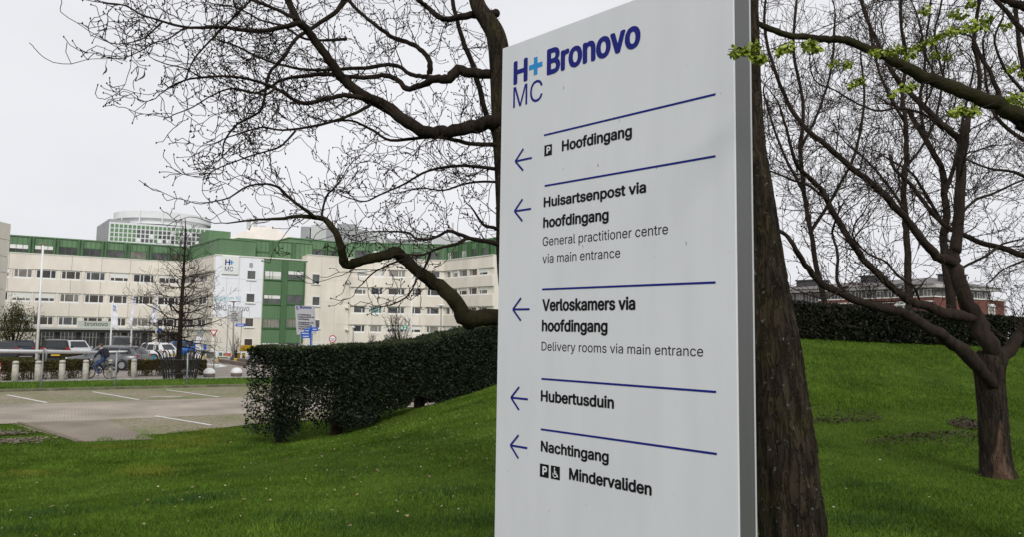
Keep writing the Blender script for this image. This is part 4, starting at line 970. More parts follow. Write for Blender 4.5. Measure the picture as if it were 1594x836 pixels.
# ---- the bare tree behind the sign, its limbs reaching left over the hospital
def pod_tree():
    base = at(838, 760, 8.3); base = ground(base)
    root = thing('bare_pod_tree', 'bare crooked tree behind the sign, long limbs hung with dry brown seed pods', 'tree', base)
    r = random.Random(11); tb = Tubes()
    tp = [base - Vector((0, 0, .1)), at(830, 640, 8.2), at(812, 520, 8.1), at(800, 400, 8), at(796, 300, 8), at(787, 190, 8), at(780, 110, 8), at(772, 56, 8.0), at(758, 30, 8.05), at(742, 2, 8.1), at(735, -60, 8.2), at(745, -160, 8.3)]
    rd = [.27, .21, .20, .19, .175, .155, .125, .11, .10, .085, .07, .04]
    mb, P, R = trunk_mesh(tp, rd, r, 24, 5, .04); mb.build('trunk', BK1, root, True)
    L = [
     # low limb across the hospital
     ([(815, 505), (775, 495), (740, 497), (725, 495), (713.5, 476), (683, 447), (652, 424), (629, 403), (614, 391), (591, 399), (564, 406.7), (540, 411), (533.5, 398), (526, 368), (508.7, 343.6), (491, 338), (464.6, 336), (434, 340), (392, 342), (353.6, 347)], 0, 0, 8.1, 7.2, [27, 26, 27, 28, 24, 22, 20, 19, 18, 17, 15.5, 15, 13, 11.5, 9, 7.5, 6, 5, 3.4, 2]),
     ([(491, 338), (464.6, 318.7), (445.5, 303), (434, 292), (415, 286), (384, 290), (357, 307), (323, 315)], 6, 2, 7.4, 7.0, None),
     ([(500, 340), (503, 322), (508, 306), (516, 296), (530, 280), (540, 262)], 4, 1.6, 7.4, 7.5, None),
     ([(800, 384), (774, 379), (732, 371), (708, 380), (687, 385), (669, 392), (656, 397), (640, 396)], 10, 3, 8.0, 7.3, None),
     ([(732, 371), (708, 361), (695, 360), (682, 367), (666, 372), (648, 371), (635, 361.6), (603, 360), (577, 360)], 7, 2, 7.7, 7.4, None),
     ([(669, 392), (666, 406), (660, 417), (650.5, 430), (644, 446), (632, 464), (608, 476)], 5, 2, 7.5, 7.3, None),
     ([(629, 403), (600.5, 414), (579.5, 427), (564, 443)], 4, 2, 7.5, 7.4, None),
     ([(798, 352), (778, 357), (768, 354), (757, 352)], 9, 5, 8, 7.9, None),
     # big limb rising to the upper left
     ([(800, 180), (779, 187), (751, 193), (714, 200.7), (683, 205), (654.7, 202), (626.7, 183.6), (598.7, 165), (567.6, 149), (542.7, 130.7), (521, 106), (502, 78), (480.5, 50), (462, 28), (449, 0), (436, -40), (430, -90)], 0, 0, 8, 7.0, [28, 26, 23, 20, 20, 20, 19, 19, 17, 16, 15, 14, 13, 12, 11, 9, 6]),
     ([(564, 152), (536.5, 148), (511.6, 152.5), (477, 160), (460, 155.5), (440, 143), (421.7, 133.7), (400, 126), (375, 120), (344, 118), (313, 120), (288, 124), (262, 136)], 9, 2.4, 7.4, 6.7, None),
     ([(577, 162), (567.6, 168), (533, 183.6), (486.7, 196), (440, 202), (409, 197.5), (380, 205), (352, 214)], 6, 2, 7.5, 7.0, None),
     ([(460, 203), (443.5, 221), (431, 230), (394, 241), (362.6, 252), (338, 262)], 4, 2, 7.2, 7.0, None),
     # knuckled limb half way up
     ([(790, 112), (763.6, 115), (738.7, 113.6), (713.8, 109), (698, 121), (676.5, 123), (654.7, 132), (633, 137), (620.5, 124.5), (601.8, 116.7), (573.8, 120), (542.7, 118), (502, 115), (471, 118), (440, 123), (420, 135), (395, 144), (362, 137)], 0, 0, 8, 8.6, [18, 16, 15, 17, 16, 13, 10, 9, 8, 8, 7, 7, 6.5, 6, 5, 4.5, 3.5, 2.5]),
     ([(676.5, 120), (658, 118), (639, 115), (623.6, 104), (605, 99.6), (580, 104), (530, 107), (480, 108), (434, 99.5), (400, 87), (369, 71.5), (338, 60.7)], 8, 2.6, 8.3, 8.6, None),
     ([(668.7, 115), (668.7, 96.5), (658, 79), (639, 67), (614, 59), (595.6, 46.7), (577, 32.7), (558, 17), (542.7, 0), (520, -30)], 9.5, 5, 8.3, 8.8, None),
     ([(772, 20), (751, 22), (726, 23), (698, 29.6), (682.7, 25), (664, 9.3), (651.6, 0), (630, -25)], 14, 6, 8.05, 8.6, None),
     ([(700, -14), (704, 0), (714, 40), (729, 84), (746, 134), (754, 168), (767, 202), (779, 227), (800, 262)], 7, 11, 9.3, 8.2, None),
     ([(536.5, 0), (518, 22), (480.5, 46.7), (460, 61), (440, 90), (418.6, 115), (409, 165), (394, 180), (369, 193), (350, 218), (347, 236)], 8, 2.4, 8.4, 7.2, None),
     ([(800, 222), (779, 224), (738.7, 224), (714, 219), (686, 213), (658, 213), (608, 218), (580, 202), (546, 187), (510, 190)], 9, 3, 8, 7.6, None),
     ([(800, 264), (778.6, 263), (721, 257.4), (667.5, 265), (629, 286), (591, 303), (568, 313), (545, 308), (530, 303)], 7, 2, 8, 7.6, None),
     ([(800, 292), (775, 283), (730, 284), (690, 296), (655, 292), (620, 300)], 5, 2, 8, 8.3, None),
     # upper left spread
     ([(470, 34), (460, 37), (431, 43.5), (393.7, 48), (350, 42), (319, 42), (288, 42), (253.7, 32.7), (222.6, 23), (194.6, 7.8), (165, 4)], 8.5, 2.2, 7.0, 6.5, None),
     ([(462, 30), (431, 14), (394, 0), (360, -14)], 7, 4, 7.0, 7.1, None),
     ([(288, 124), (300, 95), (320, 70), (345, 45), (370, 20), (390, 0)], 2.4, 4, 6.8, 7.0, None),
     ([(540, 60), (500, 62), (470, 58), (440, 40), (405, 30), (370, 12), (330, 5)], 5, 2, 8.4, 8.2, None),
     ([(430, 135), (415, 146), (397, 144), (362, 137), (330, 148), (300, 166), (270, 178)], 4, 1.8, 7.0, 6.8, None),
     ([(313, 120), (285, 105), (262, 100), (240, 92)], 3, 1.6, 6.7, 6.6, None), ([(253, 33), (235, 50), (222, 60), (200, 66), (180, 68)], 3, 1.4, 6.6, 6.5, None),
     ([(288, 42), (262, 60), (240, 66), (220, 78), (190, 90), (165, 88)], 3, 1.4, 6.6, 6.5, None),
    ]
    o = dict(gap=(.062, .115), wander=.20, curl=.05, up=.05, ratio=(.22, .55), bud=.0088, buds=.8, rmin=.0036)
    for i, (pix, w0, w1, Y0, Y1, ws) in enumerate(L):
        pts, rads = limb_pts(pix, w0, w1, Y0, Y1, ws, .1, i)
        P_, R_ = limb(root, 'branch', pts, rads, BARKM if i == 0 else BARK, 10 if max(rads) > .04 else 6, i)
        big = max(rads) > .045
        dress(tb, P_, R_, r, o, .28 if big else .12, (.24 if i == 0 else .12) if big else .085, .5 if i in (3, 5, 6) else .70, 2, .36)
    # high limbs out of the frame
    for q, d, ln in ((tp[-2], Vector((-.6, .1, 1)), 2.2), (tp[-1], Vector((.4, .2, 1)), 2.0), (at(430, -90, 7.0), Vector((-.6, -.1, .8)), 1.4), (tp[-3], Vector((.9, .1, .6)), 2.2)): grow(tb, q, d, ln, .05, 2, r, dict(o, gap=(.2, .3)))
    tag(tb.build('twigs', TWIG, root), kind='stuff')
    PM = mat('seed_pod', (.045, .024, .018), .7, var=.3, scale=20)
    for (x, y, l, k) in ((160, 87, 11, .2), (163, 110, 17, .1), (194, 90, 11, 0), (217, 88, 11, .1), (219, 119, 18, .6), (254, 5, 13, .2), (381, 150, 11, 0), (411, 182, 12, .3), (428, 175, 17, .35), (432, 172, 16, .2), (292, 222, 10, .3), (300, 212, 8, .3), (387, 218, 12, .2), (211, 34, 9, .2), (361, 28, 13, .15), (296, 204, 5, .1), (381, 228, 9, 0)):
        Y = 6.6 if x < 260 else 6.9; c = at(x, y, Y); h = size(l, Y); q = MB(); pts = []; rr = []
        for j in range(8):
            t = j / 7; pts.append(c + Vector((k * h * (t - .5) * (-1) + .18 * h * k * math.sin(t * 3.14), .02 * math.sin(t * 5), h * (.5 - t)))); rr.append(.0008 + size(2.3, Y) * math.sin(math.pi * min(1, t + .08)) ** .7 * .55)
        q.tube([pts[0] + Vector((.01, 0, .06)), pts[0] + Vector((.004, 0, .03)), pts[0]], .0025, 4); q.tube(pts, rr, 6); q.build('seed_pod', PM, root, True)
pod_tree()

def stout_tree():
    Y = 4.5
    ed = [(1235, 940, 106), (1234, 836, 96), (1226, 760, 93), (1219, 700, 94), (1211, 640, 90), (1207, 600, 88), (1201, 540, 84), (1191, 470, 76), (1184, 400, 68), (1171, 300, 64), (1163, 240, 60), (1156, 150, 58), (1153, 60, 57), (1152, -40, 54), (1154, -200, 48)]
    base = ground(at(1236, 940, Y))
    root = thing('leaning_tree_trunk', 'stout rough barked tree trunk leaning in close behind the right edge of the sign', 'tree', base)
    pts = [at(x, y, Y + .02 * i) for i, (x, y, w_) in enumerate(ed)]; rd = [w_ * Y / FPX / 2 for x, y, w_ in ed]
    pts.insert(0, base - Vector((-.02, 0, .15))); rd.insert(0, .27)
    mb, P, R = trunk_mesh(pts, rd, random.Random(4), 44, 9, .075, 6); mb.build('trunk', BK1, root, True)
    tb = Tubes(); r = random.Random(8); o = dict(gap=(.16, .26), wander=.16, curl=.15, up=.08, ratio=(.4, .7), bud=.007)
    for d, ln, rd_, k in ((Vector((-.5, .4, .9)), 2.4, .06, -1), (Vector((.6, .5, .9)), 2.2, .06, -1), (Vector((0, .8, .6)), 2.0, .05, -6), (Vector((-.2, -.2, 1)), 2.6, .07, -1)): grow(tb, P[k], d, ln, rd_, 2, r, o)
    tag(tb.build('twigs', TWIG, root), kind='stuff')
stout_tree()

# ---- the forked tree on the right-hand lawn
def forked_tree():
    Y = 9.2; base = ground(at(1555, 738, Y))
    root = thing('forked_tree', 'low forked bare tree with worn bark patch on its trunk, standing on the right lawn', 'tree', base)
    r = random.Random(21); tb = Tubes()
    tp = [base - Vector((0, 0, .1)), at(1551, 730, Y), at(1548, 690, Y), at(1545, 640, Y), at(1541, 600, Y), at(1540, 572, Y), at(1541, 548, Y)]
    rd = [.24, .185, .166, .158, .157, .170, .13]
    mb, P, R = trunk_mesh(tp, rd, r, 36, 7, .045, 4); mb.build('trunk', worn_bark(), root, True)
    q = MB(); c = at(1529, 573, Y - .24); q.lathe([(.0, -.02), (.055, -.02), (.062, 0), (.05, .018), (.03, .012), (.0, .014)], (0, 0, 0), 14, axis='y')
    q.v = [(c.x + v[0], c.y - v[1], c.z + v[2]) for v in q.v]; q.build('branch_scar', BK2, root, True)
    L = [
     ([(1546, 602), (1512, 558), (1484, 536), (1456, 516.5), (1428.5, 500), (1400, 487), (1365, 478), (1335, 469.5), (1299, 451.6), (1277.6, 441), (1252.5, 412), (1234.6, 380), (1224, 365.5), (1202, 355), (1180, 345)], 34, 8, 9.1, 8.0, [38, 34, 29, 26, 24, 22, 20, 18, 16, 15, 13, 11, 9, 8, 6]),
     ([(1335, 469.5), (1313.5, 455), (1302.7, 433.7), (1303.4, 394), (1295.5, 362), (1300, 345)], 10, 5, 8.4, 8.6, None),
     ([(1299, 451), (1320, 447), (1312, 452), (1280, 465), (1240, 452), (1215, 440)], 5, 2, 8.4, 8.2, None),
     ([(1541, 560), (1540, 536), (1520, 500), (1501, 463.6), (1487, 424.6), (1484, 400), (1489, 376), (1494.6, 312), (1497, 249), (1503, 199), (1508, 184), (1524.6, 137), (1521.5, 93), (1515, 62), (1524.6, 0), (1530, -60)], 0, 0, 9.2, 9.3, [46, 40, 36, 32, 31, 27, 25, 22, 20, 19, 12, 10, 9, 9, 8, 6]),
     ([(1516, 497), (1501, 493), (1470, 489), (1442, 477), (1417, 469), (1387, 447), (1367, 427), (1345, 405), (1328, 380), (1313.5, 358), (1288, 312), (1278, 294), (1245, 261.5), (1234.6, 240), (1224, 200), (1212, 160)], 0, 0, 9.1, 8.2, [26, 26, 25, 22, 18, 16, 15, 14, 14, 14, 13, 12, 9, 8, 6, 4]),
     ([(1488, 414), (1475, 405), (1457, 398), (1435, 373), (1414, 344), (1385, 312), (1349, 279), (1322, 258), (1285, 224), (1254, 199), (1226, 159), (1204, 103), (1193, 62), (1190, 20), (1196, -30)], 0, 0, 9.2, 8.6, [26, 24, 20, 18, 17, 16, 14, 13, 12, 11, 9, 8, 7, 6, 4]),
     ([(1497, 232), (1493.5, 217.7), (1465.5, 193), (1437.5, 165), (1409.5, 137), (1388, 109), (1369, 71.5), (1353.5, 40), (1339.5, 0), (1330, -40)], 17, 6, 9.3, 9.9, None),
     ([(1541, 590), (1552, 568), (1575, 540), (1594, 515), (1625, 470), (1660, 400), (1690, 300)], 0, 0, 9.2, 9.6, [38, 36, 27, 25, 22, 18, 12]),
     ([(1390, 250), (1385, 240), (1392, 261.5), (1417.5, 286.6), (1439, 315), (1457, 337), (1478.5, 355), (1500, 365.5), (1529, 378), (1564.6, 387), (1594, 398), (1640, 410)], 0, 0, 10.3, 9.8, [5, 6, 7, 9, 10, 10, 11, 11, 12, 13, 14, 14]),
     ([(1300, 450), (1330, 468), (1350, 471), (1400, 469), (1415, 462), (1432, 448)], 4, 4, 8.6, 9.0, None),
     ([(1432, 470), (1422, 447), (1398, 430), (1380, 408), (1352, 395), (1330, 372), (1330, 350), (1345, 330)], 7, 3, 9.0, 8.5, None),
     ([(1497, 330), (1520, 310), (1548, 300), (1580, 285), (1620, 270)], 8, 4, 9.2, 9.5, None),
     ([(1490, 420), (1515, 408), (1540, 395), (1560, 380), (1592, 372)], 8, 4, 9.2, 9.6, None),
     ([(1437, 165), (1450, 140), (1452, 110), (1440, 80), (1446, 30), (1450, -10)], 6, 4, 9.6, 9.8, None),
     ([(1385, 312), (1400, 290), (1398, 262), (1410, 235), (1405, 200)], 6, 3, 8.9, 8.9, None),
     ([(1288, 312), (1262, 290), (1235, 280), (1205, 268), (1185, 262)], 7, 4, 8.5, 8.3, None),
     ([(1470, 205), (1440, 178), (1400, 168), (1365, 172), (1330, 158), (1300, 140), (1272, 128), (1262, 108)], 7, 3, 9.4, 8.8, None),
    ]
    o = dict(gap=(.085, .14), wander=.19, curl=.06, up=.05, ratio=(.28, .62), bud=.009, buds=.6, rmin=.0033)
    for i, (pix, w0, w1, Y0, Y1, ws) in enumerate(L):
        pts, rads = limb_pts(pix, w0, w1, Y0, Y1, ws, .08, i + 40); rads = [q * (.68 if i else .67) for q in rads]; rads[0] *= .6
        P_, R_ = limb(root, 'branch', pts, rads, BK2 if max(rads) > .12 else BARKR, 14 if max(rads) > .06 else 7, i)
        dress(tb, P_, R_, r, o, .3 if i in (0, 3, 4, 5) else .15, .09, .55 if i in (0, 2, 9) else 1.0, 2, .34, .8 if i in (0, 2, 9) else 0)
    tag(tb.build('twigs', TWIGR, root), kind='stuff')
forked_tree()

# ---- the tree standing just outside the picture on the right, its limb crossing the top, with fresh green tufts
SPRAY = mat('lime_leaf', (.24, .32, .035), .6, var=.25, scale=30, col2=(.34, .40, .06), island=.35, spec=.2)
def limb_tree():
    base = ground(at(1800, 900, 4.9))
    root = thing('lime_tufted_tree', 'tree at the right edge with a high mossy limb and lime green leaf tufts', 'tree', base)
    r = random.Random(31); tb = Tubes()
    tp = [base - Vector((0, 0, .1)), at(1795, 800, 4.9), at(1780, 600, 4.9), at(1765, 420, 4.9), at(1745, 300, 4.9), at(1700, 240, 4.9), at(1650, 214, 4.9)]
    mb, P, R = trunk_mesh(tp + [at(1594, 186, 4.9)], [.26, .21, .19, .17, .14, .10, .08, .072], r, 28, 6, .05); mb.build('trunk', BK1, root, True)
    L = [([(1600, 188), (1594, 185), (1570, 172), (1550, 160), (1500, 142), (1450, 124), (1400, 99), (1375, 85), (1355, 77), (1335, 68), (1310, 62), (1285, 60), (1260, 57), (1230, 55), (1205, 47), (1188, 40), (1176, 33), (1160, 22)], 0, 0, 4.9, 5.1, [36, 35, 33, 31, 27, 25, 22, 20, 18, 17, 16, 15, 13, 13, 13, 12, 10, 7]),
         ([(1600, 12), (1580, 5), (1560, -4), (1540, -20)], 20, 12, 5.2, 5.4, None), ([(1610, 70), (1585, 40), (1562, 12), (1540, -10)], 12, 8, 5.6, 5.8, None),
         ([(1556, 152), (1552, 138), (1540, 109), (1528, 90), (1515, 60)], 11, 6, 5.0, 5.3, None),
         ([(1600, 150), (1570, 115), (1556, 90), (1548, 60), (1560, 30)], 7, 4, 5.6, 5.7, None),
         ([(1470, 125), (1455, 60), (1462, 20), (1468, -10)], 5, 4, 5.0, 5.2, None)]
    o = dict(gap=(.11, .2), wander=.15, curl=.14, up=.04, ratio=(.4, .7), bud=.004, buds=.5, rmin=.0019)
    for i, (pix, w0, w1, Y0, Y1, ws) in enumerate(L):
        pts, rads = limb_pts(pix, w0, w1, Y0, Y1, ws, .03, i + 70); rads = [q * .76 for q in rads]; P_, R_ = limb(root, 'branch', pts, rads, BARKM if i == 0 else BARK, 14 if i == 0 else 7, i)
        dress(tb, P_, R_, r, o, .05, .13, .42, 2, .25)
    # long thin shoots that carry the tufts, nearer the camera than the sign
    S_ = [([(1700, -20), (1560, 40), (1515, 45), (1480, 58), (1450, 72), (1415, 84), (1392, 82), (1365, 84)], 3.1), ([(1760, 10), (1600, 20), (1500, 10), (1378, 0), (1320, 28), (1262, 62), (1228, 66), (1190, 78), (1160, 76), (1134, 76)], 2.55),
          ([(1720, 190), (1600, 148), (1570, 152), (1530, 166), (1495, 172), (1470, 174)], 3.0), ([(1740, 150), (1600, 108), (1570, 104)], 3.1), ([(1500, 120), (1440, 128), (1410, 140), (1385, 146)], 3.4), ([(1440, 96), (1385, 110), (1345, 118), (1322, 128)], 3.3), ([(1380, 60), (1330, 92), (1300, 98), (1288, 94)], 3.2), ([(1640, -30), (1500, 8), (1470, 14), (1440, 15)], 3.5), ([(1400, -12), (1330, 22), (1262, 50), (1215, 70)], 2.8)]
    for pix, Y in S_:
        pts, rads = limb_pts(pix, 3.0, 1.3, Y + .5, Y, None, .0, 3); P_, R_ = smooth(pts, [max(.0016, q * .5) for q in rads]); tb.tube(P_, R_, 4)
    tag(tb.build('twigs', TWIG, root), kind='stuff')
    T = [(1145, 80, 11, 2.55), (1160, 76, 9, 2.55), (1176, 72, 9, 2.55), (1183, 90, 12, 2.57), (1172, 86, 7, 2.56), (1214, 77, 10, 2.6), (1228, 73, 10, 2.6), (1258, 70, 13, 2.65), (1270, 72, 11, 2.65), (1297, 98, 9, 3.2), (1318, 100, 7, 3.2), (1326, 130, 10, 3.3), (1341, 125, 5, 3.3), (1361, 82, 9, 3.1), (1385, 80, 12, 3.1), (1398, 76, 12, 3.1), (1418, 84, 11, 3.1), (1449, 62, 10, 3.1), (1466, 55, 10, 3.1), (1480, 48, 11, 3.1), (1498, 45, 9, 3.1), (1512, 40, 15, 3.1), (1528, 38, 14, 3.1), (1537, 28, 11, 3.1), (1566, 38, 8, 3.2), (1440, 15, 9, 3.5), (1485, 20, 10, 3.5), (1500, 24, 8, 3.5), (1484, 174, 9, 3.0), (1498, 170, 10, 3.0), (1515, 170, 14, 3.0), (1408, 138, 9, 3.4), (1420, 133, 7, 3.4), (1388, 146, 6, 3.4), (1576, 105, 9, 3.1), (1592, 112, 8, 3.1), (1580, 150, 13, 3.0), (1592, 158, 10, 3.0), (1456, 83, 9, 3.2), (1476, 87, 6, 3.2), (1512, 4, 9, 3.4), (1430, 72, 8, 3.2)]
    for (x, y, rad, Y) in T:
        c = at(x, y, Y); s = size(rad, Y); n = int(16 + rad * 3); V = []; F = []
        for k in range(n):
            d = rvec(r).normalized(); d.z = d.z * .7 - .25; d.normalize(); st = c + d * s * r.uniform(.05, .75); dd = (d + rvec(r) * .5 + Vector((0, 0, -.35))).normalized()
            sd = dd.cross(rvec(r)).normalized(); L_ = .0155 * r.uniform(.7, 1.3); W_ = L_ * r.uniform(.36, .5); nn_ = dd.cross(sd) * L_ * r.uniform(-.2, .2); b = len(V)
            V += [st, st + dd * L_ * .35 + sd * W_ + nn_, st + dd * L_ * .8 + sd * W_ * .85, st + dd * L_ * 1.05, st + dd * L_ * .8 - sd * W_ * .85, st + dd * L_ * .35 - sd * W_ + nn_]
            F += [(b, b + 1, b + 2, b + 3), (b, b + 3, b + 4, b + 5)]
        q = MB(); q.add(V, F); q.tube([c + Vector((0, 0, s * .8)), c], .0012, 4); q.build('leaf_tuft', SPRAY, root)
limb_tree()

# ---- farther trees behind the bank
def far_tree(label, base, stems, seed, m=BARKR, gap=.23, length=2.0, name='bare_tree', tw=TWIGR, extra=0):
    root = thing(name, label, 'tree', base, 'bare trees beyond the far hedge'); r = random.Random(seed); tb = Tubes()
    o = dict(gap=(.16, .25), wander=.17, curl=.14, up=.07, ratio=(.4, .75), bud=.01, buds=.2, rmin=.0065)
    for i, (pix, w0, w1, Y0, Y1) in enumerate(stems):
        pts, rads = limb_pts(pix, w0, w1, Y0, Y1, None, .2, i + seed)
        if i == 0: pts.insert(0, Vector((pts[0].x, pts[0].y, base.z - .1))); rads.insert(0, rads[0] * 1.15)
        P_, R_ = limb(root, 'trunk' if i == 0 else 'branch', pts, rads, m, 8, i); dress(tb, P_, R_, r, o, .3 if i == 0 else .1, gap, length, 2, .3)
    tag(tb.build('twigs', tw, root), kind='stuff')
b = at(1484, 500, 24); far_tree('tall bare tree rising behind the forked tree, just left of its main stem', ground(b), [([(1484, 500), (1475, 426.5), (1468, 376), (1473, 345), (1471, 312), (1467.7, 269), (1459, 249), (1440, 215), (1425, 190), (1415, 174)], 15, 7, 24, 24.5), ([(1471, 300), (1490, 240), (1500, 180), (1515, 110)], 7, 3, 24, 25), ([(1440, 215), (1432, 160), (1440, 90), (1430, 30)], 6, 3, 24.4, 25), ([(1468, 350), (1440, 300), (1420, 270), (1380, 245)], 6, 3, 24, 23)], 3)
b = at(1417, 500, 23); far_tree('slim straight bare tree behind the far hedge, left of the red brick corner', ground(b), [([(1417, 500), (1414, 441), (1412, 383), (1410, 347.6), (1406.7, 312), (1408.5, 261.5), (1411, 249), (1409.5, 187), (1405, 149), (1410, 90), (1402, 30), (1405, -40)], 12, 4, 23, 23.5), ([(1410, 330), (1380, 285), (1350, 250), (1320, 225)], 5, 3, 23, 22.5), ([(1408, 262), (1440, 220), (1460, 170), (1470, 100)], 5, 3, 23.3, 24), ([(1409, 190), (1380, 140), (1360, 80), (1350, 20)], 5, 3, 23.3, 23)], 5)
b = at(1335, 500, 27); far_tree('bare spreading tree behind the far hedge beside the rough trunk', ground(b), [([(1290, 500), (1272, 420), (1262, 360), (1252, 300), (1246, 240), (1250, 160), (1235, 80), (1240, 0)], 9, 4, 27, 27), ([(1252, 300), (1225, 250), (1205, 200), (1190, 150)], 5, 3, 27, 26.5), ([(1246, 230), (1275, 170), (1295, 100), (1300, 20)], 5, 3, 27, 27.5), ([(1262, 360), (1300, 300), (1330, 240), (1345, 160), (1340, 90)], 6, 3, 27, 28)], 7, gap=.22)
b = at(1700, 500, 24); far_tree('bare tree at the right edge of the picture beyond the bank', ground(b), [([(1690, 500), (1680, 400), (1660, 320), (1640, 240), (1610, 170), (1590, 90), (1580, 10)], 16, 6, 24, 24), ([(1660, 320), (1620, 290), (1580, 268), (1540, 262), (1510, 250)], 8, 3, 24, 23.5), ([(1640, 240), (1590, 215), (1550, 180), (1535, 130), (1530, 60)], 8, 3, 24, 24), ([(1680, 400), (1620, 400), (1570, 415), (1540, 440)], 6, 2, 24, 23)], 9)
# ------------------------------------------------------------------ hedges
def leaf_quads(P, D, ln, wd, rg):            # many small leaves: positions, main directions
    n = len(P); D = D / (np.linalg.norm(D, axis=1)[:, None] + 1e-9); R = rg.normal(0, 1, (n, 3)); Sx = np.cross(D, R); Sx /= np.linalg.norm(Sx, axis=1)[:, None] + 1e-9
    l = (ln * rg.uniform(.6, 1.4, n))[:, None]; w_ = (wd * rg.uniform(.6, 1.4, n))[:, None]
    V = np.stack([P, P + D * l * .45 + Sx * w_ * .5, P + D * l, P + D * l * .45 - Sx * w_ * .5], 1)
    return V.reshape(-1, 3), np.arange(n * 4).reshape(-1, 4)
def path_eval(pl, s):                        # polyline (k,2) at arc lengths s -> points, left normals
    pl = np.array(pl, float); seg = np.linalg.norm(np.diff(pl, axis=0), axis=1); cum = np.concatenate([[0], np.cumsum(seg)])
    x = np.interp(s, cum, pl[:, 0]); y = np.interp(s, cum, pl[:, 1]); i = np.clip(np.searchsorted(cum, s) - 1, 0, len(seg) - 1)
    d = np.diff(pl, axis=0)[i] / seg[i][:, None]; return x, y, np.stack([-d[:, 1], d[:, 0]], 1), cum[-1]
def hedge(root, pl, width, top, n, ln, wd, m, seed, low=None, dens=None, loose=.10, name='foliage', zmode='top'):
    rg = np.random.default_rng(seed); tot = path_eval(pl, np.array([0.]))[3]
    s = rg.uniform(-.05, tot + .05, n); f = rg.uniform(0, 1, n)
    x, y, nl, _ = path_eval(pl, np.clip(s, 0, tot)); zt = np.interp(s, [q[0] for q in top], [q[1] for q in top])
    zg = H(x, y)
    # a face of the hedge for each leaf: front, back, top, or inside
    u = rg.uniform(0, 1, n); c = np.where(u < .50, -1.0, np.where(u < .62, 1.0, 0.0)); istop = (u >= .62) & (u < .86)
    dd = np.where(c != 0, c * (1 - np.abs(rg.normal(0, .16, n))), rg.uniform(-1, 1, n))
    hfrac = np.where(istop, 1 - np.abs(rg.normal(0, .035, n)), rg.uniform(0, 1, n) ** .9)
    z = zg + (zt - zg) * hfrac
    bul = .06 * vnoise(s, z, 3.1, seed) + .05 * vnoise(s, z, 8, seed + 3)
    off = dd * width / 2 * (1 - .12 * np.clip((hfrac - .85) / .15, 0, 1) ** 2) + np.sign(dd) * bul + rg.normal(0, loose * .5, n)
    z = z + np.where(istop, .05 * vnoise(s, off, 3.3, seed + 5) + .03 * vnoise(s, off, 9, seed + 6), 0)
    keep = np.ones(n, bool)
    if low is not None: keep &= (z - zg) > np.interp(s, [q[0] for q in low], [q[1] for q in low]) + .08 * vnoise(s, off * 2, 9, seed + 8)
    if dens is not None: keep &= rg.uniform(0, 1, n) < dens(s, hfrac, tot)
    X = x + nl[:, 0] * off; Y = y + nl[:, 1] * off
    P = np.stack([X, Y, z], 1)[keep]; sg = np.sign(dd)[keep]
    D = rg.normal(0, .8, (len(P), 3)); D[:, :2] += nl[keep] * (sg * (~istop[keep]))[:, None] * .35; D[:, 2] += np.where(istop[keep], .9, .1)
    V, F = leaf_quads(P, D, ln, wd, rg); V = V - np.array(tuple(root.location)); return numpy_mesh(name, V, F, m, root)
YEW = mat('yew_leaf', (.009, .016, .007), .6, var=.3, scale=3, col2=(.016, .027, .009), island=.5, spec=.25)
YEWT = mat('yew_sunlit_leaf', (.045, .062, .018), .6, var=.3, scale=2, col2=(.07, .085, .025), island=.4, spec=.25)  # paler yew green, sunlight on the hedge top put into the colour
HB = [at(390, 690, 16.3), at(540, 675, 18.8), at(640, 640, 21.1), at(760, 600, 24.8)]
hp = [(p.x, p.y + .55) for p in HB] + [(2.0, 27.2)]
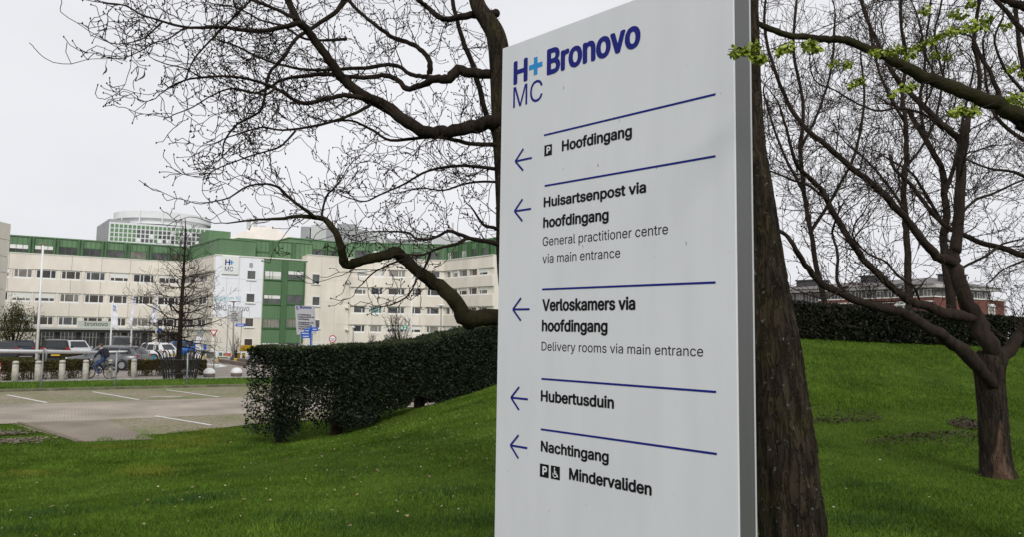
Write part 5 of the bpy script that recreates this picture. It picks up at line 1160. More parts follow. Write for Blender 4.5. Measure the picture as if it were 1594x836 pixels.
def yew_hedge():
    root = thing('clipped_hedge', 'dark clipped evergreen hedge with gappy foot, climbing the bank left of the sign', 'hedge', ground(HB[0]))
    tot = path_eval(hp, np.array([0.]))[3]; cum = [0]
    for i in range(1, len(hp)): cum.append(cum[-1] + math.dist(hp[i], hp[i - 1]))
    tops = [at(404, 545, 16.9).z, at(540, 541, 19.3).z, at(640, 533, 21.6).z, at(766, 504, 25.3).z, 3.5]
    top = list(zip(cum, tops)) ; 
    low = [(0, .30), (.35, .12), (.75, .35), (1.0, .85), (1.35, .95), (1.7, .42), (2.2, .22), (2.9, .18), (3.4, .28), (4.1, .30), (4.6, .30), (4.9, .48), (5.35, .46), (5.7, .25), (6.2, .1), (7, 0), (20, 0)]
    dn = lambda s, h, t: np.where((s > .7) & (s < 1.7) & (h < .62), .28, np.where((s < 4) & (h < .85), .72, 1.0))
    hedge(root, hp, 1.05, top, 230000, .085, .040, YEW, 41, low, dn)
    rg = np.random.default_rng(5)
    hedge(root, hp, .95, [(a, b + .05) for a, b in top], 60000, .06, .026, YEWT, 43, [(0, 1.75), (30, 1.75)], lambda s, h, t: np.where(h > .93, .8, 0), name='sunlit_top_leaves')  # lighter leaves only along the top, painted as if the sun caught them
    r = random.Random(6); BR_ = mat('hedge_stem', (.02, .013, .009), .95, var=.3, scale=12)
    sp_ = [.45, 2.15, 2.35, 3.55, 3.8, 5.55, 5.8, 6.9, 8.2, 9.4, 10.6, 11.8]
    for s in sp_:
        x, y, nl, _ = path_eval(hp, np.array([s])); b = Vector((x[0] - nl[0][0] * .12, y[0] - nl[0][1] * .12, h1(x[0], y[0]))); q = MB()
        for k in range(3):
            e = b + Vector((r.uniform(-.25, .25), r.uniform(-.2, .2), 1.6)); q.tube([b - Vector((0, 0, .08)), b.lerp(e, .25) + Vector((r.uniform(-.05, .05), 0, 0)), b.lerp(e, .6), e], [.085, .06, .04, .02], 6)
        q.build('stem', BR_, root)
    tb = Tubes()
    for k in range(650):
        s = r.uniform(0, tot); x, y, nl, _ = path_eval(hp, np.array([s])); o_ = r.uniform(-.45, .45); zz = h1(x[0], y[0]) + r.uniform(.35, 1.9); p = Vector((x[0] + nl[0][0] * o_, y[0] + nl[0][1] * o_, zz)); d = rvec(r).normalized() * r.uniform(.2, .5); d.z = abs(d.z)
        tb.tube([p, p + d * .5 + rvec(r) * .02, p + d], [.008, .006, .004])
    tag(tb.build('twigs', mat('dead_hedge_twig', (.04, .02, .013), .95, var=.3, scale=9), root), kind='stuff')
yew_hedge()
def far_hedge():
    pl = [(3.0, 27.4), (5.6, 24.3), (7.9, 21.9), (10.5, 21.0), (13.2, 20.0), (17, 19.6), (21, 20.5)]
    root = thing('bank_top_hedge', 'dark trimmed hedge along the top of the grass bank, below the red brick building', 'hedge', ground(pl[2]))
    cum = [0]
    for i in range(1, len(pl)): cum.append(cum[-1] + math.dist(pl[i], pl[i - 1]))
    tz = [h1(*pl[0]) + 1.2, at(1190, 466, 24).z, at(1234, 470, 21.7).z, at(1370, 484, 20.8).z, at(1570, 497.5, 19.8).z, at(1660, 499, 19.5).z, h1(*pl[-1]) + .75]
    IV = mat('ivy_leaf', (.010, .015, .007), .6, var=.35, scale=1.6, col2=(.020, .024, .010), island=.5, spec=.25)
    hedge(root, pl, 1.2, list(zip(cum, tz)), 150000, .085, .05, IV, 61)
    tb = Tubes(); r = random.Random(9)
    for k in range(420):
        s = r.uniform(3, 9.5) if k < 300 else r.uniform(0, cum[-1]); x, y, nl, _ = path_eval(pl, np.array([s])); b = Vector((x[0] - nl[0][0] * -.0, y[0], h1(x[0], y[0]))) ; f = r.choice((-.62, -.5, 0, .3))
        b += Vector((nl[0][0] * f, nl[0][1] * f, r.uniform(.15, 1.05))); d = rvec(r).normalized(); d.z = abs(d.z) * .5; L_ = r.uniform(.25, .7)
        tb.tube([b, b + d * L_ * .4 + rvec(r) * .05, b + d * L_ * .8 + rvec(r) * .08, b + d * L_ + Vector((0, 0, -.03))], [.009, .008, .006, .004])
    tag(tb.build('twigs', mat('hedge_twig', (.035, .024, .019), .95, var=.3, scale=9), root), kind='stuff')
far_hedge()
BEECH = mat('brown_hedge_leaf', (.10, .068, .028), .8, var=.35, scale=1.2, col2=(.075, .08, .028), island=.45, spec=.1)
BEECHG = mat('green_hedge_leaf', (.075, .085, .025), .8, var=.35, scale=1.2, island=.45, spec=.1)
def low_hedge(label, xa, xb, ya, yb, hgt, m, n, group='low brown hedges along the road', zfix=None, seed=1, gaps=True):
    a, b = atz(xa, ya), atz(xb, yb); pl = [(a.x, a.y + .3), (b.x, b.y + .3)]; root = thing('low_hedge', label, 'hedge', (a.x, a.y, h1(a.x, a.y)), group); L_ = math.dist(*pl)
    hedge(root, pl, .6, [(0, hgt), (L_, hgt)], n, .075, .045, m, seed, [(0, .02), (L_, .02)], (lambda s, h, t: np.where(h < .42, .30 + .25 * np.sin(s * 9), 1.0)) if gaps else None)
    q = Tubes(); r = random.Random(seed)
    for k in range(int(L_ * 9)):
        s = r.uniform(0, L_) / L_; p = Vector((*[pl[0][i] + (pl[1][i] - pl[0][i]) * s for i in (0, 1)], 0)) + Vector((0, r.uniform(-.2, .2), 0)); q.tube([p, p + Vector((r.uniform(-.1, .1), 0, hgt * .45)), p + Vector((r.uniform(-.15, .15), r.uniform(-.1, .1), hgt * .9))], [.016, .012, .008])
    tag(q.build('stems', mat('low_hedge_stem', (.05, .036, .026), .95), root), kind='stuff')
low_hedge('low brown hedge behind the row of bollards, left of the cyclist', -60, 131, 596, 589.5, .92, BEECH, 30000, seed=71)
low_hedge('low brown hedge between the cyclist and the caged tree', 195, 315, 587, 585, .82, BEECH, 20000, seed=72)
low_hedge('low greenish hedge in front of the parked cars at the left edge', -40, 53, 572, 571, .5, BEECHG, 12000, seed=73, gaps=False)
low_hedge('short brown hedge beside the bonnet of the grey estate car', 92, 138, 569, 568, .75, BEECH, 9000, seed=74, gaps=False)

# ------------------------------------------------------------------ street furniture
CONCB = mat('bollard_concrete', (.42, .40, .34), .9, var=.3, scale=6, bump=.3)
def bollards():
    proto = None
    L = ['concrete bollard nearest the left edge of the picture', 'concrete bollard beside the foot of the tall white flagpole', 'concrete bollard midway between the flagpole and the cyclist', "concrete bollard just ahead of the cyclist's front wheel", 'concrete bollard just behind the cyclist', 'concrete bollard standing alone in front of the low hedge, left of the caged tree']
    for i, (x, y) in enumerate(((22.5, 595.5), (58, 594.5), (95.5, 593), (132.5, 591.8), (170, 590.5), (207.5, 589))):
        p = atz(x, y)
        if proto is None:
            proto = thing('bollard', L[0], 'bollard', p, 'concrete bollards along the path'); q = MB(); q.lathe([(.135, -.1), (.135, .80), (.125, .802), (.125, .83), (.135, .832), (.135, .93), (.115, .965), (.06, .985)], p, 16); q.build('post', CONCB, proto, True).data.polygons.foreach_set('use_smooth', [False] * 0 or [True] * len(q.f))
            q = MB(); q.lathe([(.1352, .868), (.1375, .870), (.1375, .885), (.1352, .887)], p, 16); q.build('groove_band', mat('dark_band', (.12, .11, .1), .9), proto)
        else: copy_thing(proto, L[i], p)
bollards()
WHT = mat('white_enamel', (.72, .72, .71), .45, var=.06, scale=3)
def pole(mb, base, top, r0, r1=None, sides=10): mb.tube([base, Vector(base).lerp(Vector(top), .5), top], [r0, (r0 + (r1 or r0)) / 2, r1 or r0], sides)
def grey_posts():
    lab = ['thin grey steel post with a bent top on the kerb, nearest the left edge', "thin grey steel post on the kerb, behind the cyclist's rear wheel", 'thin grey steel post on the kerb in front of the caged tree']
    for i, (x, y0, y1) in enumerate(((63.5, 607.5, 547), (179, 604, 548.5), (290.5, 599.5, 551))):
        p = atz(x, y0); h = size(y0 - y1, p.y); t = thing('steel_post', lab[i], 'post', p, 'thin grey posts on the kerb'); q = MB()
        pts = [p - Vector((0, 0, .15)), p + Vector((0, 0, h * .5)), p + Vector((.01 - .02 * i, 0, h))]
        if i == 0: pts += [p + Vector((.04, 0, h + .05)), p + Vector((.10, 0, h + .03)), p + Vector((.13, 0, h - .05)), p + Vector((.13, 0, h - .45))]
        q.tube(pts, .036, 8); q.build('tube', GALV, t, True); q = MB(); q.lathe([(.06, 0), (.06, .02), (.045, .03)], p, 10); q.build('foot_plate', GALV, t)
grey_posts()
def barrier():
    a, b = at(-12, 547.5, 36.5), at(152, 549, 43); c = at(233, 547, 47); t = thing('boom_barrier', 'long white boom barrier across the car park, tapering to the right behind the cyclist', 'barrier', Vector((a.x - 1.0, a.y, 0)))
    q = MB(); q.tube([a - (b - a).normalized() * 1.4, a, b], [.10, .10, .085], 12); q.build('boom', WHT, t, True)
    q = MB(); q.tube([b, c], [.06, .04], 8); q.build('boom_tip', WHT, t, True)
    q = MB(); q.box(a.x - 1.25, a.x - .8, a.y - .2, a.y + .2, 0, 1.05); o = q.build('housing', mat('grey_cabinet', (.4, .4, .4), .5), t); bv = o.modifiers.new('b', 'BEVEL'); bv.width = .03
    q = MB(); pole(q, Vector((c.x, c.y, 0)), Vector((c.x, c.y, c.z - .02)), .03); q.build('rest_post', GALV, t)
    p = atz(-6.5, 608); t = thing('red_post', 'red post cut by the left edge of the picture', 'post', p); q = MB(); q.lathe([(.105, -.1), (.115, 0), (.115, 1.05), (.09, 1.1), (.03, 1.12)], p, 14); q.build('post', mat('red_enamel', (.42, .035, .025), .5), t, True); q = MB(); q.lathe([(.1152, .86), (.118, .862), (.118, .95), (.1152, .952)], p, 14); q.build('reflector_band', WHT, t)
barrier()
def flagpoles():
    b = at(56.5, 567, 46); tp = at(67.2, 381, 46); b.z = 0; t = thing('flagpole', 'tall bare white flagpole with no flag at the left of the car park', 'flagpole', b); q = MB(); pole(q, b, tp, .085, .055, 12); q.build('pole', WHT, t, True)
    q = MB(); q.lathe([(.07, 0), (.085, .03), (.085, .1), (.04, .14)], tp, 10); q.build('cap', mat('copper_cap', (.25, .10, .05), .5), t, True); q = MB(); q.lathe([(.14, 0), (.14, .06), (.1, .1)], b, 12); q.build('base', GALV, t)
    b = at(640, 540, 60); tp = at(641.5, 425, 60); b.z = 0; t = thing('flagpole', 'slim white flagpole in front of the right wing, behind the long hedge', 'flagpole', b); q = MB(); pole(q, b, tp, .09, .06, 10); q.build('pole', WHT, t, True); q = MB(); q.lathe([(.06, 0), (.09, .04), (.05, .12)], tp, 10); q.build('cap', WHT, t, True)
    FLAGM = mat('white_banner', (.74, .75, .79), .8, var=.05, scale=1.5); FT = mat('banner_print', (.06, .08, .30), .6, spec=.1)
    defs = [((172, 545), (175.2, 470), [(175, 471.5, 182.7, 475), (174.5, 490, 183.6, 493), (174.3, 512, 183.4, 515.5)], 'white logo banner hanging straight, left of three over the canopy', 51),
            ((203.5, 545), (207.4, 459), [(206.5, 464, 211.8, 466), (203.5, 487, 208.6, 490), (200.5, 509, 204.0, 512)], 'white logo banner twisted narrow, middle of three over the canopy', 53),
            ((241.8, 550), (245.8, 451), [(238.5, 478, 246.0, 475.5), (236, 492, 245.4, 490), (234.5, 505, 244.8, 508)], 'white logo banner bunched by its pole, right of three beside the caged tree', 55)]
    for (bx, by), (tx_, ty), rows, lab, Y in defs:
        b = at(bx, by, Y); b.z = h1(b.x, b.y); tp = at(tx_, ty, Y); t = thing('banner_flag', lab, 'banner', b, 'white logo banners over the canopy'); q = MB(); pole(q, b, tp, .06, .04, 10); q.build('pole', WHT, t, True)
        q = MB(); nv, nu = 16, 8; vs = []
        for j in range(nv + 1):
            k = j / nv * 2; i0 = min(int(k), 1); f = k - i0; ra, rb = rows[i0], rows[i0 + 1]; l = at(ra[0] + (rb[0] - ra[0]) * f, ra[1] + (rb[1] - ra[1]) * f, Y - .12); r_ = at(ra[2] + (rb[2] - ra[2]) * f, ra[3] + (rb[3] - ra[3]) * f, Y - .15)
            for i in range(nu + 1): p = l.lerp(r_, i / nu); vs.append(p + Vector((0, .05 * math.sin(i * 1.1 + j * .35) + .02 * math.sin(j * 1.3), 0)))
        q.add(vs, [(j * (nu + 1) + i, j * (nu + 1) + i + 1, (j + 1) * (nu + 1) + i + 1, (j + 1) * (nu + 1) + i) for j in range(nv) for i in range(nu)])
        o = q.build('banner', FLAGM, t, True); so_ = o.modifiers.new('s', 'SOLIDIFY'); so_.thickness = .006
        l0, r0 = at(rows[0][0], rows[0][1], Y - .2), at(rows[0][2], rows[0][3], Y - .23); l2 = at(rows[1][0], rows[1][1], Y - .2); eu = (r0 - l0).normalized(); ev = (l0 - l2).normalized(); wdt = (r0 - l0).length
        q = MB(); h = wdt * .42; logo(q, l0 + eu * wdt * .16 - ev * h * 3.1, eu, ev, h); q.build('logo', [FT, CYAN], o)
        q = MB(); pole(q, at(rows[0][0] - .6, rows[0][1], Y), at(rows[0][2] + .3, rows[0][3] - .3, Y - .14), .018, .014, 6); q.build('arm', WHT, t)
flagpoles()
def tree_guard():
    c = atz(280, 590.5); t = thing('tree_guard', 'black steel tree cage of curved bars around the small bare tree', 'tree guard', c); q = MB(); n = 30
    prof = [(.78, 0), (.80, .25), (.88, .6), (.98, .95), (1.02, 1.15), (1.12, 1.35), (1.28, 1.48)]
    for k in range(n):
        a = 2 * math.pi * k / n + .05; ra = random.Random(k).uniform(.92, 1.06); q.tube([c + Vector((math.cos(a) * r_ * (1 if z < 1.2 else ra), math.sin(a) * r_ * (1 if z < 1.2 else ra), z)) for r_, z in prof], .022, 5)
    q.build('bars', BLACKM, t, True)
    for r_, z in ((.80, .3), (1.0, 1.02)):
        q = MB(); q.tube([c + Vector((math.cos(i * math.pi / 16) * r_, math.sin(i * math.pi / 16) * r_, z)) for i in range(33)], .028, 6); q.build('hoop', BLACKM, t, True)
    # the tree inside
    t = thing('pyramidal_tree', 'small bare tree with spreading level branches standing inside the black cage', 'tree', c); r = random.Random(17); tb = Tubes(); Y = c.y
    pts = [c - Vector((0, 0, .1)), at(277, 575, Y), at(279, 540, Y), at(281, 500, Y), at(284, 450, Y), at(287, 400, Y), at(289, 360, Y), at(288, 338, Y)]; rd = [.17, .15, .13, .11, .085, .055, .03, .012]
    P, R = limb(t, 'trunk', pts, rd, BARKR, 12, 2)
    tot = pts[-1].z - .0
    o = dict(gap=(.19, .28), wander=.19, curl=.12, up=.03, ratio=(.4, .7), bud=.012, buds=.2, rmin=.0075)
    for k in range(60):
        f = (k + .5) / 60; z = c.z + 1.7 + (tot - 2.2) * f; j = min(range(len(P)), key=lambda q_: abs(P[q_].z - z)); a = k * 2.399 + r.uniform(-.3, .3)
        L_ = (2.75 * (1 - f) ** .65 + .25) * r.uniform(.7, 1.1) * (.7 if f < .06 else 1)
        grow(tb, P[j], Vector((math.cos(a), math.sin(a) * .9, -.10 + .75 * f)), L_, .012 + .035 * (1 - f), 2, r, dict(o, up=.03 + .06 * f))
    tag(tb.build('branches', TWIGR, t), kind='stuff')
tree_guard()
def domes():
    q0 = None
    for i, (x, y, lab) in enumerate(((325.5, 588, 'white domed concrete bollard nearer the caged tree'), (368, 587, 'white domed concrete bollard next to the end of the dark hedge'))):
        p = atz(x, y)
        if q0 is None:
            q0 = thing('dome_bollard', lab, 'bollard', p, 'white domed bollards'); q = MB(); q.lathe([(.27, -.05), (.30, .18), (.30, .2)], p, 20); q.build('base', mat('brown_concrete', (.16, .13, .11), .9, var=.2, scale=5), q0, True); q = MB(); q.lathe([(.31, .201), (.31, .24), (.285, .34), (.22, .43), (.12, .485), (.02, .5)], p, 20); q.build('dome', WHT, q0, True)
        else: copy_thing(q0, lab, p)
domes()
RED = mat('sign_red', (.40, .02, .03), .5); BLU = mat('sign_blue', (.012, .09, .42), .5); SGREY = mat('sign_back_grey', (.30, .31, .33), .5, metal=.2)
def tri(mb, c, s, th, mi=0, down=True, y=0.0):
    k = -1 if down else 1; pts = [(-s / 2, -k * s * .29), (s / 2, -k * s * .29), (0, k * s * .58)]; 
    if down: pts = [(s / 2, s * .29), (-s / 2, s * .29), (0, -s * .58)]
    vs = [c + Vector((px_, y - th, pz)) for px_, pz in pts] + [c + Vector((px_, y, pz)) for px_, pz in pts]
    mb.add(vs, [(0, 1, 2), (5, 4, 3), (0, 3, 4, 1), (1, 4, 5, 2), (2, 5, 3, 0)], mi)
def road_signs():
    for (x, yb, yc, front, lab) in ((312.5, 576, 519.5, False, 'triangular yield sign seen from its grey back'), (332.5, 577, 518, True, 'red bordered white yield sign facing the camera')):
        b = atz(x, yb); c = at(x + .6, yc, b.y); t = thing('yield_sign', lab, 'road sign', b); q = MB(); pole(q, b - Vector((0, 0, .1)), Vector((b.x, b.y, c.z + .1)), .033); q.build('post', GALV, t, True)
        q = MB(); s = size(13.5, b.y); tri(q, c, s, .02, y=-.04); pl = q.build('plate', RED if front else SGREY, t)
        q = MB(); tri(q, c + Vector((0, 0, -.0)), s * (.62 if front else .8), .006, y=-.0605); q.build('plate_face', WHITEP if front else mat('sign_rib_grey', (.26, .27, .29), .5), pl)
    b = at(519, 556, 55); b.z = 0; c = at(518, 528.5, 55); t = thing('round_sign', 'round red ringed traffic sign on a thin post before the beige wall', 'road sign', b); q = MB(); pole(q, b, Vector((b.x, b.y, c.z + .1)), .03); q.build('post', GALV, t, True)
    r_ = size(5.9, 55); q = MB(); q.lathe([(r_, -.02), (r_, 0)], (0, 0, 0), 24, axis='y'); q.v = [(v[0] + c.x, v[1] + c.y - .05, v[2] + c.z) for v in q.v]; pl = q.build('plate', RED, t)
    q = MB(); q.lathe([(r_ * .76, -.006), (r_ * .76, 0)], (0, 0, 0), 24, axis='y'); q.v = [(v[0] + c.x, v[1] + c.y - .0725, v[2] + c.z) for v in q.v]; q.build('plate_face', WHITEP, pl)
    q = MB(); put_text(q, '5 km', c + Vector((-r_ * .5, -.081, -r_ * .1)), Vector((1, 0, 0)), EV, r_ * .34, width=r_ * 1.0, offset=.03); q.box(c.x - r_ * .5, c.x + r_ * .5, c.y - .0815, c.y - .08, c.z - r_ * .42, c.z - r_ * .28); q.build('lettering', BLACK, pl)
    # white information board by the road
    Y = 56; a, d_ = at(304.3, 552, Y), at(317, 525, Y); t = thing('information_board', 'white information board with grey rows of text behind the yield signs', 'sign', Vector((a.x, Y, 0))); q = MB(); q.box(a.x, d_.x, Y - .05, Y + .05, a.z - .45, d_.z); bd = q.build('board', WHT, t)
    q = MB(); w_ = d_.x - a.x; hh_ = d_.z - a.z
    for k in range(9): q.box(a.x + w_ * .12, a.x + w_ * (.5 + .35 * ((k * 37) % 10) / 10), Y - .054, Y - .0505, d_.z - hh_ * (.14 + k * .092), d_.z - hh_ * (.115 + k * .092))
    q.build('text_rows', SGREY, bd); q = MB(); 
    for xx in (a.x + .08, d_.x - .08): pole(q, Vector((xx, Y + .08, 0)), Vector((xx, Y + .08, d_.z - .1)), .03)
    q.build('legs', GALV, t)
    x, y = 319, 541; Y = 58; c = at(x, y, Y); t = thing('blue_plate_sign', 'small blue plate sign on a post right of the white information board', 'road sign', Vector((c.x, Y, 0))); q = MB(); pole(q, Vector((c.x, Y, 0)), Vector((c.x, Y, c.z + .2)), .03); q.build('post', GALV, t); q = MB(); q.box(c.x - .13, c.x + .13, Y - .06, Y - .035, c.z - .2, c.z + .22); q.build('plate', BLU, t)
    c = at(249.5, 514.5, 62); t = thing('blue_plate_sign', 'blue parking plate on a post beside the right end of the canopy', 'road sign', Vector((c.x, 62, 0))); q = MB(); pole(q, Vector((c.x, 62, 0)), Vector((c.x, 62, c.z + .2)), .035); q.build('post', GALV, t); q = MB(); q.box(c.x - .17, c.x + .17, 61.93, 61.96, c.z - .13, c.z + .13); q.build('plate', BLU, t)
road_signs()
def lamp(label, x, yb, yt, Y, hw, hd=.16, boards=False):
    b = at(x, yb, Y); b.z = h1(b.x, b.y); tp = at(x + (.012 * (yb - yt)), yt, Y); t = thing('street_lamp', label, 'street lamp', b); q = MB(); q.tube([b, b + (tp - b) * .35, tp], [.11, .075, .045], 10); q.build('pole', mat('weathered_grey_pole', (.25, .235, .22), .6, var=.15, scale=4), t, True)
    w_ = size(hw, Y) / 2; q = MB(); q.lathe([(w_, .02), (w_ * .9, .07), (w_ * .5, .11), (.05, .13)], tp, 20); q.build('hood', WHT, t, True); q = MB(); q.lathe([(.05, -.12), (.09, -.08), (w_ * .55, .0), (w_ * .98, .018)], tp, 20); q.build('lens', mat('lamp_lens', (.55, .55, .53), .3), t, True)
    q = MB(); q.lathe([(.24, -.05), (.22, .12), (.11, .42)], b, 12); q.build('base', mat('dark_base', (.05, .048, .045), .8), t, True); return t, b
lamp('street lamp with flat disc head standing beside the welcome lettering', 362.8, 560, 470, 62, 20)
lamp('street lamp with flat disc head before the right wing', 686, 545, 477, 62, 17)
lamp('small low lamp post in front of the beige wall, right of the round sign', 549.5, 548, 511, 66, 6.5)
def boards():
    # white direction board with its own post beside the lamp
    Y = 64; a, d_ = at(355.6, 503, Y), at(376.3, 483.3, Y); x0 = a.x
    t = thing('direction_board', 'white lettered board on a thin post by the lamp, under the welcome text', 'sign', Vector((x0, Y, 0))); q = MB(); pole(q, Vector((x0 - .04, Y, 0)), Vector((x0 - .04, Y, d_.z)), .035); pole(q, Vector((d_.x + .04, Y, 0)), Vector((d_.x + .04, Y, d_.z)), .03); q.build('post', GALV, t)
    q = MB(); q.box(x0, d_.x, Y - .05, Y + .03, a.z, d_.z); bd = q.build('board', mat('board_white', (.56, .56, .55), .5), t); q = MB(); w_, hh_ = d_.x - x0, d_.z - a.z
    for k in range(6): q.box(x0 + w_ * (.2 if k else .1), x0 + w_ * (.62 + .2 * ((k * 7) % 3) / 3), Y - .055, Y - .0505, d_.z - hh_ * (.17 + k * .14), d_.z - hh_ * (.115 + k * .14))
    q.build('text_rows', mat('grey_print', (.12, .12, .13), .6), bd)
    c0_, c1_ = at(367, 509, 61.8), at(382.5, 504.5, 61.8); t = thing('street_name_plate', 'blue street name plate fixed to the lamp pole', 'sign', Vector((c0_.x, 61.8, c0_.z))); q = MB(); q.box(c0_.x, c1_.x, 61.76, 61.8, c0_.z, c1_.z); p_ = q.build('plate', BLU, t); q = MB(); q.box(c0_.x + .12, c1_.x - .15, 61.754, 61.7595, c0_.z + .09, c0_.z + .15); q.build('text_row', WHITEP, p_); q = MB(); q.box(c0_.x - .18, c0_.x, 61.77, 61.83, c0_.z + .05, c0_.z + .11); q.build('bracket', GALV, t)
    # second totem, farther off, tilted
    Y = 50; q = MB(); TL, TR, BR_, BL_ = at(459, 476.3, Y), at(487.3, 477.2, Y - .4), at(490.2, 521, Y - .4), at(461.8, 521.6, Y); n_ = (TR - TL).cross(BL_ - TL).normalized(); n_ = n_ if n_.y > 0 else -n_
    t = thing('directory_sign', 'small far grey hospital totem tilted behind the blue finger signs', 'sign', Vector((BL_.x, Y, 0))); vs = [TL, TR, BR_, BL_] + [p + n_ * .18 for p in (TL, TR, BR_, BL_)]
    q.add(vs, [(0, 1, 2, 3), (7, 6, 5, 4), (0, 4, 5, 1), (1, 5, 6, 2), (2, 6, 7, 3), (3, 7, 4, 0)]); bd = q.build('panel', mat('far_totem_grey', (.43, .43, .45), .5), t)
    eu, ev = (TR - TL).normalized(), (TL - BL_).normalized(); W_, H_ = (TR - TL).length, (TL - BL_).length; o_ = -n_ * .006
    q = MB(); put_text(q, 'H', TL + eu * W_ * .06 - ev * H_ * .095 + o_, eu, ev, W_ * .11, offset=.05); put_text(q, 'MC', TL + eu * W_ * .06 - ev * H_ * .155 + o_, eu, ev, W_ * .09); put_text(q, 'Bronovo', TL + eu * W_ * .27 - ev * H_ * .095 + o_, eu, ev, W_ * .12, offset=.05); q.build('logo', NAVY, bd)
    q = MB()
    for s_, v_ in (('P Hoofdingang', .335), ('Huisartsenpost via', .41), ('hoofdingang', .485), ('Verloskamers via', .60), ('hoofdingang', .665), ('Hubertusduin', .745), ('Nachtingang', .82)): put_text(q, s_, TL + eu * W_ * .13 - ev * H_ * v_ + o_, eu, ev, W_ * .075, offset=.04)
    q.build('text_rows', BLACK, bd); q = MB()
    for p in (BL_ + eu * .25, BR_ - eu * .25): q.tube([p + n_ * .09 + ev * .02, Vector((p.x, p.y + .12, 0))], .04, 8)
    q.build('legs', GALV, t)
    # blue finger post
    Y = 47; b = at(483.8, 556, Y); b.z = 0; t = thing('finger_post', 'blue finger post with four direction blades rising behind the hedge', 'signpost', b); q = MB(); pole(q, b, at(484, 506.5, Y), .05); q.build('pole', BLU, t)
    for (xa, xb, ya, yb) in ((473.5, 483, 512, 518.3), (485, 495.2, 510.3, 516), (468, 482.8, 517.6, 522.2), (470, 482.8, 522.5, 527)):
        a, d_ = at(xa, yb, Y - .08), at(xb, ya, Y - .08); q = MB(); q.box(a.x, d_.x, Y - .09, Y - .05, a.z, d_.z); bl = q.build('blade', BLU, t); q = MB(); q.box(a.x + .07, d_.x - .09, Y - .0955, Y - .0905, a.z + .09, a.z + .13); q.build('text_row', WHITEP, bl)
    c = at(630.5, 511, 58); t = thing('green_sign', 'small green emergency sign on a thin post before the right wing', 'sign', Vector((c.x, 58, 0))); q = MB(); pole(q, Vector((c.x, 58, 0)), Vector((c.x, 58, c.z + .3)), .03); q.build('post', GALV, t); q = MB(); q.box(c.x - .16, c.x + .16, 57.92, 57.96, c.z - .19, c.z + .19); pl = q.build('plate', mat('sign_green', (.01, .26, .19), .5), t); q = MB(); q.box(c.x - .07, c.x + .07, 57.912, 57.9195, c.z - .12, c.z - .02); q.box(c.x - .03, c.x + .08, 57.912, 57.9195, c.z + .03, c.z + .14); q.build('symbol', WHITEP, pl)
boards()
def kerb_logs():
    YEL = mat('yellow_paint', (.62, .42, .02), .6, var=.15, scale=6); LOG = mat('brown_kerb', (.13, .10, .085), .9, var=.25, scale=4)
    for (xa, ya, xb, yb, lab) in ((340, 564.5, 384, 571.5, 'brown kerb beam with yellow tip nearer the domed bollards'), (366.5, 563.5, 400, 566.5, 'brown kerb beam with yellow tip, farther of two by the lamp base'), (314.5, 573, 291, 570.5, 'brown kerb beam with yellow tip behind the grey backed yield sign'), (318.5, 559.5, 296, 558.5, 'yellow tipped kerb beam under the white information board')):
        a, b = atz(xa, ya), atz(xb, yb); d = (b - a).normalized(); s = Vector((-d.y, d.x, 0)); t = thing('kerb_beam', lab, 'kerb beam', a, 'yellow tipped kerb beams')
        q = MB(); L_ = (b - a).length; q.obox(a + d * (.5 + (L_ - .5) / 2) + Vector((0, 0, .13)), d * (L_ - .5) / 2, s * .14, (0, 0, .13)); q.build('beam', LOG, t); q = MB(); q.obox(a + d * .249 + Vector((0, 0, .135)), d * .249, s * .145, (0, 0, .135)); o = q.build('tip', YEL, t); bv = o.modifiers.new('b', 'BEVEL'); bv.width = .04; bv.segments = 2
    Y = 66; a, b = at(318.5, 547, Y), at(396, 548, Y); t = thing('white_rail', 'low white rail frame with coloured boards in front of the white corner', 'barrier', Vector((a.x, Y, 0))); q = MB(); q.box(a.x, b.x, Y - .07, Y + .07, a.z - .13, a.z); q.build('rail', WHT, t)
    for k in range(5): xx = a.x + .08 + (b.x - a.x - .16) * k / 4; q = MB(); q.box(xx - .07, xx + .07, Y - .065, Y + .065, -.1, a.z - .131); q.build('leg', WHT, t)
    for (x0, x1, y0, y1, c_) in ((322, 335, 548.5, 556.5, (.10, .105, .085)), (341, 346, 549.5, 555, (.02, .16, .15)), (347.3, 360, 550.5, 555, (.42, .10, .06))):
        p, r_ = at(x0, y1, Y - .1), at(x1, y0, Y - .1); q = MB(); q.box(p.x, r_.x, Y - .12, Y - .09, p.z, r_.z); q.build('board', mat('board_%d' % x0, c_, .6), t)
    rg = np.random.default_rng(8)
    for (x0, x1, y0, y1, lab, sd) in ((365.5, 384, 547.5, 556, 'yellow flowering planter under the white rail', 1), (374, 398, 538.5, 546.5, 'yellow flowering bush standing above the white rail', 2)):
        p, r_ = at(x0, y1, Y + .4 * sd), at(x1, y0, Y + .4 * sd); t = thing('flowering_planter', lab, 'planter', Vector((p.x, Y, 0)), 'yellow flowers by the white rail'); n = 2600
        q = MB(); q.box(p.x, r_.x, Y + .4 * sd - .25, Y + .4 * sd + .25, -.05, max(.1, p.z)); q.build('trough', LOG, t)
        Pn = np.stack([rg.uniform(p.x, r_.x, n), Y + .4 * sd + rg.normal(0, .18, n), p.z + (r_.z - p.z) * (rg.uniform(0, 1, n) ** .8) * (.75 + .25 * np.sin(rg.uniform(0, 6, n)))], 1); V, F = leaf_quads(Pn, rg.normal(0, 1, (n, 3)), .09, .07, rg); numpy_mesh('flowers', V - np.array(tuple(t.location)), F, mat('yellow_flower', (.62, .42, .015), .7, var=.3, scale=3, island=.35), t)
kerb_logs()
